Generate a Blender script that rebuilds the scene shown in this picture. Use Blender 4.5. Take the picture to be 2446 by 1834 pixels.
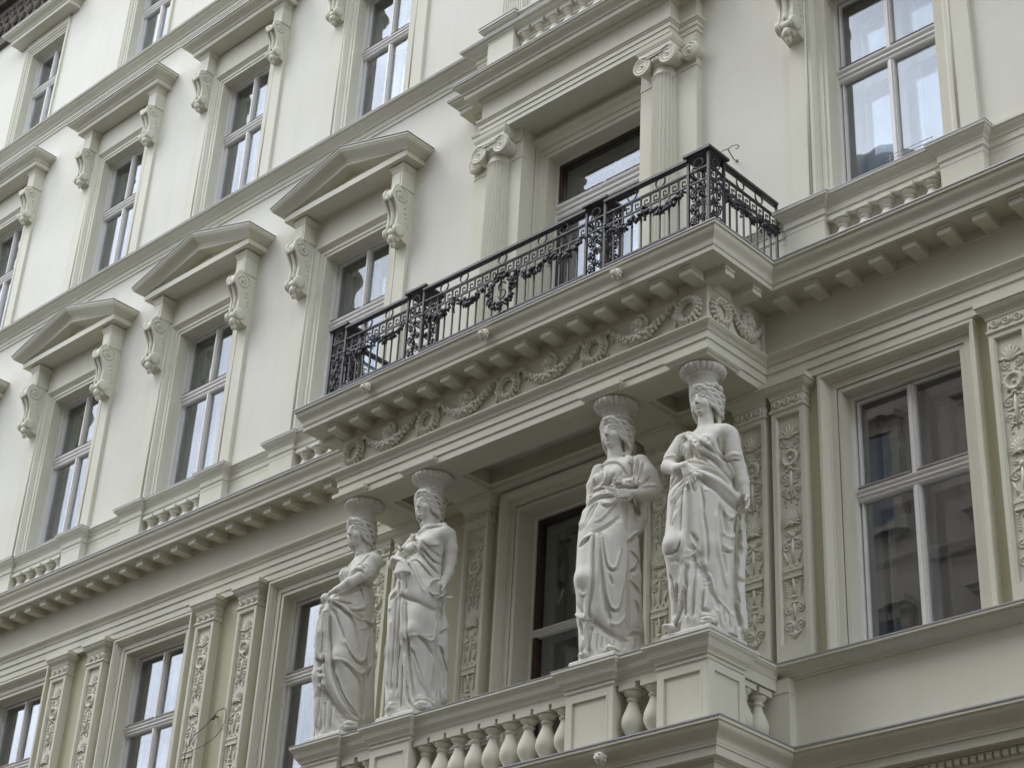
import bpy, math, random
import numpy as np
from mathutils import Vector, Matrix, Euler
random.seed(7)
rad = math.radians
scn = bpy.context.scene
for o in list(bpy.data.objects): bpy.data.objects.remove(o, do_unlink=True)
col = scn.collection

# ------------------------------------------------------------------ camera
cd = bpy.data.cameras.new('camera'); cam = bpy.data.objects.new('camera', cd); col.objects.link(cam)
CAMP = Vector((16.2093, -13.1423, -11.4211)); yaw, pitch, roll = -0.78198, 0.52107, 0.05730
fw = Vector((math.sin(yaw)*math.cos(pitch), math.cos(yaw)*math.cos(pitch), math.sin(pitch)))
rt = Vector((math.cos(yaw), -math.sin(yaw), 0)); up = rt.cross(fw)
R_ = rt*math.cos(roll) + up*math.sin(roll); U_ = -rt*math.sin(roll) + up*math.cos(roll)
m = Matrix((R_, U_, -fw)).transposed().to_4x4(); m.translation = CAMP
cam.matrix_world = m
cd.sensor_fit = 'HORIZONTAL'; cd.sensor_width = 36.0; cd.lens = 36.0*4342.4/2446.0
cd.clip_start = 0.1; cd.clip_end = 3000
scn.camera = cam

# ------------------------------------------------------------------ sky and sun
SUN_EL, SUN_AZ = rad(55), rad(232)      # azimuth: compass from +Y clockwise; the sun stands in front of the facade, to the left
wd = bpy.data.worlds.new('World'); scn.world = wd; wd.use_nodes = True
nt = wd.node_tree; nt.nodes.clear()
N = nt.nodes.new; L = nt.links.new
out = N('ShaderNodeOutputWorld'); bg = N('ShaderNodeBackground'); bg.inputs['Strength'].default_value = 0.1
sky = N('ShaderNodeTexSky'); sky.sky_type = 'NISHITA'; sky.sun_disc = False
sky.sun_elevation = SUN_EL; sky.sun_rotation = SUN_AZ; sky.air_density = 1.0; sky.dust_density = 2.0; sky.ozone_density = 1.0
tc = N('ShaderNodeTexCoord'); mp = N('ShaderNodeMapping'); mp.inputs['Scale'].default_value = (1, 1, 1.7)
nz = N('ShaderNodeTexNoise'); nz.inputs['Scale'].default_value = 2.3; nz.inputs['Detail'].default_value = 9; nz.inputs['Roughness'].default_value = 0.56; nz.inputs['Distortion'].default_value = 0.35
rp = N('ShaderNodeValToRGB'); rp.color_ramp.elements[0].position = 0.36; rp.color_ramp.elements[1].position = 0.60
rp.color_ramp.elements[0].color = (0.72, 0.72, 0.72, 1); rp.color_ramp.elements[1].color = (1, 1, 1, 1)
nz2 = N('ShaderNodeTexNoise'); nz2.inputs['Scale'].default_value = 4.5; nz2.inputs['Detail'].default_value = 7
rp2 = N('ShaderNodeValToRGB'); rp2.color_ramp.elements[0].position = 0.3; rp2.color_ramp.elements[1].position = 0.72
rp2.color_ramp.elements[0].color = (9.8, 10.6, 12.3, 1); rp2.color_ramp.elements[1].color = (22.0, 23.4, 26.0, 1)
mx = N('ShaderNodeMixRGB')
L(tc.outputs['Generated'], mp.inputs['Vector']); L(mp.outputs[0], nz.inputs['Vector']); L(mp.outputs[0], nz2.inputs['Vector'])
L(nz.outputs['Fac'], rp.inputs[0]); L(nz2.outputs['Fac'], rp2.inputs[0])
L(rp.outputs[0], mx.inputs[0]); L(sky.outputs[0], mx.inputs[1]); L(rp2.outputs[0], mx.inputs[2])
L(mx.outputs[0], bg.inputs[0]); L(bg.outputs[0], out.inputs[0])
sd = bpy.data.lights.new('sun', 'SUN'); sd.energy = 0.95; sd.angle = rad(26); sd.color = (1, 0.97, 0.92)
sun = bpy.data.objects.new('sun', sd); col.objects.link(sun)
sdir = Vector((math.sin(SUN_AZ)*math.cos(SUN_EL), math.cos(SUN_AZ)*math.cos(SUN_EL), math.sin(SUN_EL)))
sun.rotation_euler = (-sdir).to_track_quat('-Z', 'Y').to_euler(); sun.location = (-5, -20, 25)
vs = scn.view_settings
vs.view_transform = 'Standard'; vs.look = 'None'; vs.gamma = 1.0; vs.exposure = 0.62; vs.use_curve_mapping = False
scn.cycles.max_bounces = 10; scn.cycles.diffuse_bounces = 6; scn.cycles.transparent_max_bounces = 16
scn.cycles.use_denoising = True

# ------------------------------------------------------------------ materials
def new_mat(name):
    m = bpy.data.materials.new(name); m.use_nodes = True
    return m, m.node_tree, m.node_tree.nodes['Principled BSDF']
def plaster(name, c, c2=None, rough=0.75, bump=0.25, streak=0.5, scale=1.0, spec=0.3):
    """painted stucco: large soft cloudiness, rain streaks, fine grain"""
    m, t, b = new_mat(name); n, l = t.nodes.new, t.links.new
    if c2 is None: c2 = tuple(x*0.86*(1, .985, .93)[i] for i, x in enumerate(c))
    geo = n('ShaderNodeNewGeometry')
    a = n('ShaderNodeTexNoise'); a.inputs['Scale'].default_value = 0.55*scale; a.inputs['Detail'].default_value = 6; a.inputs['Roughness'].default_value = 0.6
    l(geo.outputs['Position'], a.inputs['Vector'])
    mpn = n('ShaderNodeMapping'); mpn.inputs['Scale'].default_value = (5*scale, 5*scale, 0.35*scale); l(geo.outputs['Position'], mpn.inputs[0])
    s = n('ShaderNodeTexNoise'); s.inputs['Scale'].default_value = 1.0; s.inputs['Detail'].default_value = 5; l(mpn.outputs[0], s.inputs['Vector'])
    r1 = n('ShaderNodeMapRange'); r1.inputs[1].default_value = 0.35; r1.inputs[2].default_value = 0.7; l(a.outputs['Fac'], r1.inputs[0])
    r2 = n('ShaderNodeMapRange'); r2.inputs[1].default_value = 0.5; r2.inputs[2].default_value = 0.85; r2.inputs[4].default_value = streak; l(s.outputs['Fac'], r2.inputs[0])
    add = n('ShaderNodeMath'); add.operation = 'ADD'; add.use_clamp = True
    mu = n('ShaderNodeMath'); mu.operation = 'MULTIPLY'; mu.inputs[1].default_value = 0.6; l(r1.outputs[0], mu.inputs[0])
    l(mu.outputs[0], add.inputs[0]); l(r2.outputs[0], add.inputs[1])
    mix = n('ShaderNodeMixRGB'); mix.inputs[1].default_value = (*c, 1); mix.inputs[2].default_value = (*c2, 1); l(add.outputs[0], mix.inputs[0])
    l(mix.outputs[0], b.inputs['Base Color']); b.inputs['Roughness'].default_value = rough; b.inputs['Specular IOR Level'].default_value = spec
    g = n('ShaderNodeTexNoise'); g.inputs['Scale'].default_value = 90; g.inputs['Detail'].default_value = 4; l(geo.outputs['Position'], g.inputs['Vector'])
    g2 = n('ShaderNodeTexNoise'); g2.inputs['Scale'].default_value = 5; g2.inputs['Detail'].default_value = 3; l(geo.outputs['Position'], g2.inputs['Vector'])
    ad2 = n('ShaderNodeMath'); ad2.operation = 'MULTIPLY_ADD'; ad2.inputs[1].default_value = 0.25; l(g.outputs['Fac'], ad2.inputs[0]); l(g2.outputs['Fac'], ad2.inputs[2])
    bp = n('ShaderNodeBump'); bp.inputs['Strength'].default_value = bump; bp.inputs['Distance'].default_value = 0.008; l(ad2.outputs[0], bp.inputs['Height']); l(bp.outputs[0], b.inputs['Normal'])
    return m
def flat_mat(name, c, rough=0.5, metal=0.0, var=0.12, vscale=6, bump=0.0, bscale=60, spec=0.5):
    m, t, b = new_mat(name); n, l = t.nodes.new, t.links.new
    geo = n('ShaderNodeNewGeometry'); a = n('ShaderNodeTexNoise'); a.inputs['Scale'].default_value = vscale; a.inputs['Detail'].default_value = 5
    l(geo.outputs['Position'], a.inputs['Vector'])
    mix = n('ShaderNodeMixRGB'); mix.inputs[1].default_value = (*[x*(1-var) for x in c], 1); mix.inputs[2].default_value = (*[min(1, x*(1+var)) for x in c], 1)
    l(a.outputs['Fac'], mix.inputs[0]); l(mix.outputs[0], b.inputs['Base Color'])
    b.inputs['Roughness'].default_value = rough; b.inputs['Metallic'].default_value = metal; b.inputs['Specular IOR Level'].default_value = spec
    if bump:
        g = n('ShaderNodeTexNoise'); g.inputs['Scale'].default_value = bscale; g.inputs['Detail'].default_value = 5; l(geo.outputs['Position'], g.inputs['Vector'])
        bp = n('ShaderNodeBump'); bp.inputs['Strength'].default_value = bump; bp.inputs['Distance'].default_value = 0.01; l(g.outputs['Fac'], bp.inputs['Height']); l(bp.outputs[0], b.inputs['Normal'])
    return m
M = {}
M['wall'] = plaster('wall_stucco', (0.665, 0.655, 0.575), streak=0.3)
M['trim'] = plaster('trim_stucco', (0.65, 0.64, 0.535), streak=0.4)
M['lower'] = plaster('piano_storey_stucco', (0.625, 0.612, 0.505), streak=0.4)
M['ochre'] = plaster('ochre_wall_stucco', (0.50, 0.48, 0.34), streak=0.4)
M['stone'] = plaster('statue_stone', (0.67, 0.66, 0.59), (0.50, 0.485, 0.42), streak=0.5, scale=2.2, bump=0.35)
M['white'] = flat_mat('white_paint', (0.74, 0.73, 0.70), rough=0.4, var=0.05)
M['flash'] = flat_mat('zinc_flashing', (0.33, 0.34, 0.36), rough=0.5, metal=0.3, var=0.25, vscale=3)
M['brownflash'] = flat_mat('brown_ledge', (0.20, 0.165, 0.14), rough=0.6, var=0.2)
M['iron'] = flat_mat('black_iron', (0.035, 0.032, 0.035), rough=0.45, metal=0.0, var=0.5, vscale=14, bump=0.3, bscale=120)
M['wood'] = flat_mat('brown_wood', (0.050, 0.024, 0.020), rough=0.45, var=0.2)
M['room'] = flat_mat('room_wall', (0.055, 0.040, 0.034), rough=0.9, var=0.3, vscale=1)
M['inner'] = flat_mat('inner_casement_paint', (0.30, 0.27, 0.24), rough=0.5, var=0.05)
M['curtain'] = flat_mat('white_curtain', (0.55, 0.56, 0.56), rough=0.9, var=0.1)
M['asphalt'] = flat_mat('asphalt', (0.036, 0.029, 0.021), rough=0.9, var=0.3, vscale=2, bump=0.5)
M['paving'] = flat_mat('pavement_stone', (0.10, 0.08, 0.058), rough=0.85, var=0.2, vscale=1.5, bump=0.3)
M['far'] = plaster('far_stucco', (0.23, 0.19, 0.15), streak=0.5)
M['slate'] = flat_mat('dark_roof', (0.10, 0.10, 0.105), rough=0.7, var=0.3)
M['patina'] = flat_mat('dome_roof', (0.13, 0.14, 0.15), rough=0.6, var=0.25)
M['dirty'] = plaster('weathered_frieze', (0.17, 0.145, 0.115), (0.08, 0.07, 0.06), streak=0.8, scale=5, bump=0.8)
def glass(name, r0=0.135, tint=(0.90, 0.93, 0.95)):
    m = bpy.data.materials.new(name); m.use_nodes = True; t = m.node_tree; t.nodes.clear(); n, l = t.nodes.new, t.links.new
    o = n('ShaderNodeOutputMaterial'); mixs = n('ShaderNodeMixShader'); tr = n('ShaderNodeBsdfTransparent'); tr.inputs[0].default_value = (*tint, 1)
    gl = n('ShaderNodeBsdfGlossy'); gl.inputs['Roughness'].default_value = 0.004; gl.inputs[0].default_value = (0.96, 0.98, 1, 1)
    lw = n('ShaderNodeLayerWeight'); pw = n('ShaderNodeMath'); pw.operation = 'POWER'; pw.inputs[1].default_value = 4.0; l(lw.outputs['Facing'], pw.inputs[0])
    fr = n('ShaderNodeMath'); fr.operation = 'MULTIPLY_ADD'; fr.inputs[1].default_value = 1-r0; fr.inputs[2].default_value = r0; l(pw.outputs[0], fr.inputs[0])
    geo = n('ShaderNodeNewGeometry'); nz = n('ShaderNodeTexNoise'); nz.inputs['Scale'].default_value = 1.6; nz.inputs['Detail'].default_value = 2; l(geo.outputs['Position'], nz.inputs['Vector'])
    bp = n('ShaderNodeBump'); bp.inputs['Strength'].default_value = 0.12; bp.inputs['Distance'].default_value = 0.01; l(nz.outputs['Fac'], bp.inputs['Height'])
    l(bp.outputs[0], gl.inputs['Normal'])
    l(fr.outputs[0], mixs.inputs[0]); l(tr.outputs[0], mixs.inputs[1]); l(gl.outputs[0], mixs.inputs[2]); l(mixs.outputs[0], o.inputs[0])
    return m
M['glass'] = glass('window_glass')

# ------------------------------------------------------------------ mesh helpers
class MB:
    def __init__(s): s.v = []; s.f = []; s.sm = []
    def add(s, vs, fs, smooth=False):
        o = len(s.v); s.v.extend([tuple(p) for p in vs]); s.f.extend([tuple(i+o for i in f) for f in fs]); s.sm.extend([smooth]*len(fs)); return s
    def box(s, x0, x1, y0, y1, z0, z1):
        return s.add([(x0,y0,z0),(x1,y0,z0),(x1,y1,z0),(x0,y1,z0),(x0,y0,z1),(x1,y0,z1),(x1,y1,z1),(x0,y1,z1)],
              [(0,3,2,1),(4,5,6,7),(0,1,5,4),(1,2,6,5),(2,3,7,6),(3,0,4,7)])
    def sweep(s, path, prof, plane='xy', closed=False, smooth=False):
        """prof: closed outline of (offset, height); path in plan (plane xy, height=z) or elevation (plane xz, height=y)"""
        P = [np.array(p, float) for p in path]; n = len(P); rows = []
        for i in range(n):
            ns = []
            for a, b in ((i-1, i), (i, i+1)):
                if not closed and (a < 0 or b >= n): continue
                d = P[b % n]-P[a % n]; d = d/np.linalg.norm(d); ns.append(np.array([d[1], -d[0]]))
            mm = ns[0] if len(ns) == 1 else (ns[0]+ns[1])/(1+ns[0]@ns[1])
            r = []
            for a, h in prof:
                q = P[i]+mm*a
                r.append((q[0], q[1], h) if plane == 'xy' else (q[0], h, q[1]))
            rows.append(r)
        k = len(prof); vs = [p for r in rows for p in r]; fs = []
        for i in range(n if closed else n-1):
            j = (i+1) % n
            for a in range(k):
                b = (a+1) % k; fs.append((i*k+a, j*k+a, j*k+b, i*k+b))
        if not closed: fs.append(tuple(range(k))); fs.append(tuple(reversed(range((n-1)*k, n*k))))
        return s.add(vs, fs, smooth)
    def extr(s, poly, x0, x1):            # poly of (y, z) extruded along x
        k = len(poly); vs = [(x0, y, z) for y, z in poly]+[(x1, y, z) for y, z in poly]
        fs = [(a, (a+1) % k, k+(a+1) % k, k+a) for a in range(k)]+[tuple(reversed(range(k))), tuple(range(k, 2*k))]
        return s.add(vs, fs)
    def prism(s, poly, y0, y1):           # poly of (x, z) extruded along y
        k = len(poly); vs = [(x, y0, z) for x, z in poly]+[(x, y1, z) for x, z in poly]
        fs = [(a, (a+1) % k, k+(a+1) % k, k+a) for a in range(k)]+[tuple(reversed(range(k))), tuple(range(k, 2*k))]
        return s.add(vs, fs)
    def lathe(s, prof, c=(0, 0, 0), n=16, axis='z', smooth=True, flute=0, fd=0.0):
        k = len(prof); vs = []; fs = []
        for i in range(n):
            a = 2*math.pi*i/n
            for r, h in prof:
                rr = r-(fd*r if flute and (i % 2) else 0)
                p = (rr*math.cos(a), rr*math.sin(a), h)
                if axis == 'y': p = (p[0], p[2], p[1])
                elif axis == 'x': p = (p[2], p[0], p[1])
                vs.append((p[0]+c[0], p[1]+c[1], p[2]+c[2]))
        for i in range(n):
            j = (i+1) % n
            for a in range(k-1): fs.append((i*k+a, j*k+a, j*k+a+1, i*k+a+1))
        return s.add(vs, fs, smooth)
    def tube(s, pts, r, n=6, smooth=True, cap=True):
        P = [np.array(p, float) for p in pts]; m_ = len(P); rr = r if hasattr(r, '__len__') else [r]*m_
        vs = []; fs = []; up_ = np.array([0.13, 0.21, 0.97])
        T = [P[min(i+1, m_-1)]-P[max(i-1, 0)] for i in range(m_)]
        for i in range(m_):
            t = T[i]/(np.linalg.norm(T[i])+1e-9); a = np.cross(up_, t)
            if np.linalg.norm(a) < 0.2: a = np.cross(np.array([1., 0, 0]), t)
            a /= np.linalg.norm(a); b = np.cross(t, a); 
            for q in range(n):
                w = 2*math.pi*q/n; vs.append(tuple(P[i]+rr[i]*(a*math.cos(w)+b*math.sin(w))))
        for i in range(m_-1):
            for q in range(n):
                w = (q+1) % n; fs.append((i*n+q, i*n+w, (i+1)*n+w, (i+1)*n+q))
        if cap: fs.append(tuple(reversed(range(n)))); fs.append(tuple(range((m_-1)*n, m_*n)))
        return s.add(vs, fs, smooth)
    def ell(s, c, r, n=8, k=6, rot=None):
        vs = []; fs = []
        Rm = Euler(rot).to_matrix() if rot else None
        for i in range(k+1):
            ph = math.pi*i/k
            for j in range(n):
                th = 2*math.pi*j/n; p = Vector((r[0]*math.sin(ph)*math.cos(th), r[1]*math.sin(ph)*math.sin(th), r[2]*math.cos(ph)))
                if Rm: p = Rm @ p
                vs.append((p.x+c[0], p.y+c[1], p.z+c[2]))
        for i in range(k):
            for j in range(n): fs.append((i*n+j, (i+1)*n+j, (i+1)*n+(j+1) % n, i*n+(j+1) % n))
        return s.add(vs, fs, True)
    def quad(s, a, b, c, d): return s.add([a, b, c, d], [(0, 1, 2, 3)])
    def mesh(s, name, mat):
        me = bpy.data.meshes.new(name); me.from_pydata(s.v, [], s.f); me.update()
        me.polygons.foreach_set('use_smooth', s.sm); me.materials.append(mat if not isinstance(mat, str) else M[mat])
        import bmesh
        b = bmesh.new(); b.from_mesh(me); bmesh.ops.recalc_face_normals(b, faces=b.faces); b.to_mesh(me); b.free()
        return me
    def build(s, name, mat, parent=None): return put(name, s.mesh(name, mat), parent)
def put(name, me, parent=None, loc=(0, 0, 0), rot=None, scale=None):
    o = bpy.data.objects.new(name, me); col.objects.link(o); o.location = loc
    if rot: o.rotation_euler = rot
    if scale: o.scale = scale
    if parent: o.parent = parent; o.matrix_parent_inverse = parent.matrix_basis.inverted()
    return o
def empty(name, loc, parent=None):
    return put(name, None, parent, loc)
def tag(o, label, cat, group=None):
    o['label'] = label; o['category'] = cat
    if group: o['group'] = group
    return o
def arc(c, r, a0, a1, n):
    return [(c[0]+r*math.cos(rad(a0+(a1-a0)*i/n)), c[1]+r*math.sin(rad(a0+(a1-a0)*i/n))) for i in range(n+1)]
def cyma(a, b, n=8, k=1.0):
    """S-curve between two profile points (concave at a, convex at b)"""
    r = []
    for i in range(n+1):
        t = i/n; s_ = t-k*math.sin(2*math.pi*t)/(2*math.pi)
        r.append((a[0]+(b[0]-a[0])*s_, a[1]+(b[1]-a[1])*t))
    return r
def spiral(cx, cz, r, turns=1.6, d=1, a0=90, n=22, y=0, rend=0.22):
    return [(cx+d*r*(1-(1-rend)*i/n)*math.cos(rad(a0)+2*math.pi*turns*i/n), y, cz+r*(1-(1-rend)*i/n)*math.sin(rad(a0)+2*math.pi*turns*i/n)) for i in range(n+1)]
# ================================================================== SETTING
GZ = -13.0
def structure(o): o['kind'] = 'structure'; return o
b = MB(); b.box(-900, 900, -900, 0.6, GZ-1.2, GZ); structure(b.build('ground', 'asphalt'))
b = MB(); b.box(-60, 60, -3.2, 0.7, GZ-0.3, GZ+0.13); structure(b.build('pavement', 'paving'))
b = MB(); b.box(-60, 60, -18.6, -14.6, GZ-0.3, GZ+0.13); structure(b.build('pavement', 'paving'))

# ================================================================== THE BUILDING
B = empty('apartment_building', (-1.0, 0.3, GZ))
tag(B, 'cream stucco apartment house with pedimented windows, balconies and carved pilasters', 'building')
XW = {'W0': -10.24, 'W1': -6.6, 'W2': -3.3, 'W3': 0.0, 'W5': 8.34, 'W6': 11.64}
XC = 4.17
XL, XR = -16.0, 15.0
X_LO = -13.9
def part(b_, name, mat, parent=None): return b_.build(name, mat, parent or B)

# ---- walls with their openings (front sheet; the surrounds make the reveals)
def wall(name, mat, z0, z1, holes, y=0.0, x0=XL, x1=XR):
    xs = sorted({x0, x1, *[h[0] for h in holes], *[h[1] for h in holes]}); b = MB()
    zs = sorted({z0, z1, *[h[2] for h in holes], *[h[3] for h in holes]})
    for i in range(len(xs)-1):
        run = None
        for j in range(len(zs)-1):
            cx, cz = (xs[i]+xs[i+1])/2, (zs[j]+zs[j+1])/2
            if any(h[0] < cx < h[1] and h[2] < cz < h[3] for h in holes): continue
            b.quad((xs[i], y, zs[j]), (xs[i+1], y, zs[j]), (xs[i+1], y, zs[j+1]), (xs[i], y, zs[j+1]))
    return part(b, name, mat)
H1 = [(x-0.70, x+0.70, -5.25, -2.46) for x in XW.values()]+[(XC-0.83, XC+0.83, -6.2, -2.46)]
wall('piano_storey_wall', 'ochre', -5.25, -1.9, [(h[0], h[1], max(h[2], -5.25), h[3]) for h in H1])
wall('dado_wall', 'lower', -6.3, -5.25, [(XC-0.83, XC+0.83, -6.3, -5.25)], y=-0.012)
H2 = [(x-0.86, x+0.86, -0.4, 2.86) for x in XW.values()]+[(XC-0.97, XC+0.97, -1.2, 2.95)]
wall('second_storey_wall', 'wall', -1.2, 4.3, H2)
H3 = [(x-0.80, x+0.80, 4.5, 7.66) for x in XW.values()]+[(XC-0.9, XC+0.9, 4.5, 7.66)]
wall('third_storey_wall', 'wall', 4.3, 9.0, H3)
H4 = [(x-0.74, x+0.74, 9.15, 11.92) for x in XW.values()]+[(XC-0.74, XC+0.74, 9.15, 11.92)]
wall('fourth_storey_wall', 'wall', 9.0, 12.9, H4)
b = MB(); b.box(XL, XR, -0.02, 0.35, GZ, -6.6); part(b, 'street_storey_wall', 'lower')
b = MB(); b.box(XL, XR, 0.95, 1.1, GZ, 14.5); part(b, 'core_wall', 'room')
b = MB(); b.box(XL-0.1, XL, -0.1, 6, GZ, 14.5); b.box(XR, XR+0.1, -0.1, 6, GZ, 14.5); b.box(XL, XR, 0.3, 6, 14.5, 14.7); part(b, 'end_wall', 'wall')

# ---- string courses, cornices
def course(name, mat, z, o=0.2, brk=None):
    pr = [(-0.05, z-0.27), (0.02, z-0.27), (0.02, z-0.215), (0.035, z-0.21), (0.035, z-0.13)]+cyma((0.055, z-0.13), (o-0.035, z-0.03), 7)+[(o, z-0.028), (o, z), (-0.05, z+0.012)]
    path = brk or [(XL, 0), (XR, 0)]
    b = MB(); b.sweep(path, pr); o1 = part(b, name, mat)
    b = MB(); b.sweep(path, [(o+0.006, z-0.006), (o+0.006, z+0.006), (-0.04, z+0.022), (-0.04, z+0.014), (o-0.01, z+0.002)]); b.build('flashing', 'flash', o1)
    return o1
course('string_course', 'trim', 9.245)
course('string_course', 'trim', 4.605, brk=[(XL, 0), (2.30, 0), (2.30, -0.10), (XC*2-2.30, -0.10), (XC*2-2.30, 0), (XR, 0)])

# main entablature over the caryatid storey, breaking forward round the iron balcony
BX0, BX1, BY = 1.57, 6.77, -0.97
PB = [(XL, 0), (BX0, 0), (BX0, BY), (BX1, BY), (BX1, 0), (XR, 0)]
arch_pr = [(-0.30, -2.255), (0.075, -2.255), (0.075, -2.165), (0.090, -2.165), (0.090, -2.065), (0.106, -2.065), (0.106, -1.985), (0.120, -1.98), (0.120, -1.968)]+cyma((0.125, -1.965), (0.165, -1.905), 6)+[(0.172, -1.905), (0.172, -1.885), (-0.30, -1.883)]
b = MB(); b.sweep(PB, arch_pr); part(b, 'architrave', 'lower')
b = MB(); b.sweep(PB, [(-0.28, -1.884), (0.09, -1.884), (0.09, -1.47), (0.105, -1.465), (0.105, -1.458), (0.105, -1.45), (0.105, -1.355), (-0.28, -1.355)]); frieze = part(b, 'frieze', 'lower')
b = MB()
cor = [(-0.28, -1.3555), (0.44, -1.3555), (0.44, -1.300), (0.452, -1.297), (0.452, -1.282)]+cyma((0.455, -1.280), (0.515, -1.125), 9)+[(0.535, -1.12), (0.535, -1.084), (-0.28, -1.075)]
b.sweep(PB, cor); cornice = part(b, 'cornice', 'lower')
b = MB(); b.sweep(PB, [(0.544, -1.090), (0.544, -1.076), (-0.25, -1.066), (-0.25, -1.0745), (0.50, -1.083)]); b.build('flashing', 'flash', cornice)
mod = MB(); mod.box(-0.072, 0.072, -0.368, -0.10, -1.455, -1.403); mod.box(-0.077, 0.077, -0.376, -0.10, -1.397, -1.352); mod.box(-0.068, 0.068, -0.362, -0.10, -1.404, -1.396)
mod_me = mod.mesh('modillion', 'lower')
x = -0.36
SP = 0.386
xs_l = [-0.36+SP*i for i in range(-36, 5)]
for x in xs_l:
    if x < BX0-0.16: put('modillion', mod_me, B, (x, 0, 0))
nf = 15
for i in range(nf): put('modillion', mod_me, B, (1.575+0.3735*i, BY, 0))
for i in range(18):
    x = 7.235+0.38*i
    if x < XR: put('modillion', mod_me, B, (x, 0, 0))
for sx, xx in ((1, BX1), (-1, BX0)):
    for y in (-1.05, -0.60): put('modillion', mod_me, B, (xx, y, 0), rot=(0, 0, sx*math.pi/2))

# balcony soffit with coffers
b = MB()
cof = [(2.0, 2.55), (3.10, 5.24), (5.79, 6.34)]
yb0, yb1, yb2 = BY-0.07, -0.66, -0.2
b.box(BX0-0.07, BX1+0.07, yb0, yb1, -2.253, -2.0); b.box(BX0-0.07, BX1+0.07, yb2, 0.0, -2.253, -2.0)
xe = [BX0-0.07]+[v for c in cof for v in c]+[BX1+0.07]
for i in range(0, len(xe), 2): b.box(xe[i], xe[i+1], yb1, yb2, -2.2525, -2.0)
b.box(BX0, BX1, yb0, 0, -1.999, -1.9)
for c in cof: b.sweep([(c[0], yb1), (c[0], yb2), (c[1], yb2), (c[1], yb1)], [(0, -2.21), (0.05, -2.21), (0.02, -2.13), (0, -2.13)], closed=True)
part(b, 'balcony_soffit', 'lower')

# balcony frieze reliefs: wreaths, garlands, heads (sub-parts of the frieze)
def leafring(b, n, R, r, wob=0.3):
    for k in range(n):
        a = 2*math.pi*k/n
        for q, (dr, dy) in enumerate(((-0.55, 0.2), (0.55, 0.2), (0, 0.75))):
            b.ell(((R+dr*r)*math.cos(a+q*0.1), -dy*r-0.01, (R+dr*r)*math.sin(a+q*0.1)), (r*0.75, r*0.7, r*0.5), 6, 4, (0, -a+random.uniform(-wob, wob), 0))
b = MB(); leafring(b, 18, 0.125, 0.042); wreath_me = b.mesh('wreath', 'lower')
b = MB()
for k in range(19):
    t = k/18; x = -0.40+0.80*t; z = 0.10-0.235*math.sin(math.pi*t)**0.8; r = 0.026+0.022*math.sin(math.pi*t)
    for q in range(5):
        a = q*1.256+k*0.6; b.ell((x+random.uniform(-.008, .008), -0.012-r*0.6-r*0.7*max(0, math.sin(a)), z+r*0.8*math.cos(a)), (r*0.62, r*0.62, r*0.62), 6, 4)
for sx in (-1, 1):
    b.tube([(sx*0.40, -0.015, 0.10), (sx*0.45, -0.02, 0.12), (sx*0.47, -0.02, 0.05), (sx*0.445, -0.02, -0.03), (sx*0.475, -0.015, -0.10), (sx*0.44, -0.012, -0.17)], [0.02, 0.026, 0.018, 0.022, 0.016, 0.01], 6)
    b.ell((sx*0.42, -0.02, 0.115), (0.03, 0.03, 0.03)); b.tube([(sx*0.42, -0.01, 0.10), (sx*0.36, -0.012, 0.03), (sx*0.38, -0.01, -0.05)], [0.015, 0.012, 0.006], 5)
garland_me = b.mesh('garland', 'lower')
b = MB(); b.ell((0, -0.035, 0), (0.062, 0.06, 0.082), 12, 10); b.ell((0, -0.055, -0.075), (0.04, 0.035, 0.035)); b.ell((0, -0.095, -0.005), (0.014, 0.018, 0.026))
for sx in (-1, 1):
    b.ell((sx*0.026, -0.085, 0.022), (0.013, 0.01, 0.008)); b.ell((sx*0.033, -0.075, -0.02), (0.022, 0.02, 0.022))
for k in range(15):
    a = rad(-60+300*k/14); b.ell((0.085*math.cos(a), -0.03, 0.015+0.095*math.sin(a)), (0.03, 0.034, 0.024), 6, 5, (0, -a, 0))
b.ell((0, -0.088, -0.045), (0.018, 0.012, 0.007))
head_me = b.mesh('mask', 'lower')
yf = BY-0.09
wx = [1.70, 2.935, 4.17, 5.405, 6.64]
for x in wx: put('wreath', wreath_me, frieze, (x, yf, -1.68))
for i in range(4):
    xm = (wx[i]+wx[i+1])/2; put('garland', garland_me, frieze, (xm, yf, -1.645)); put('mask', head_me, frieze, (xm, yf, -1.625))
for sx, xx in ((1, BX1+0.09), (-1, BX0-0.09)):
    r = (0, 0, sx*math.pi/2)
    put('wreath', wreath_me, frieze, (xx, -0.86, -1.68), rot=r); put('garland', garland_me, frieze, (xx, -0.45, -1.645), rot=r, scale=(0.62, 1, 1)); put('mask', head_me, frieze, (xx, -0.42, -1.625), rot=r)

# carved bosses (spouts) on the balcony cornices
b = MB(); b.ell((0, -0.02, 0), (0.05, 0.055, 0.055), 10, 8); b.ell((0, -0.075, -0.012), (0.028, 0.026, 0.024)); 
for k in range(9):
    a = 2*math.pi*k/9; b.ell((0.048*math.cos(a), -0.01, 0.048*math.sin(a)), (0.022, 0.026, 0.022), 6, 4)
b.ell((0, -0.09, -0.03), (0.013, 0.016, 0.012)); b.ell((0.02, -0.07, 0.022), (0.012, 0.012, 0.012), 6, 4); b.ell((-0.02, -0.07, 0.022), (0.012, 0.012, 0.012), 6, 4)
boss_me = b.mesh('lion_boss', 'trim')
for x in (2.30, 4.17, 6.04): put('lion_boss', boss_me, B, (x, BY-0.505, -1.21))

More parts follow.
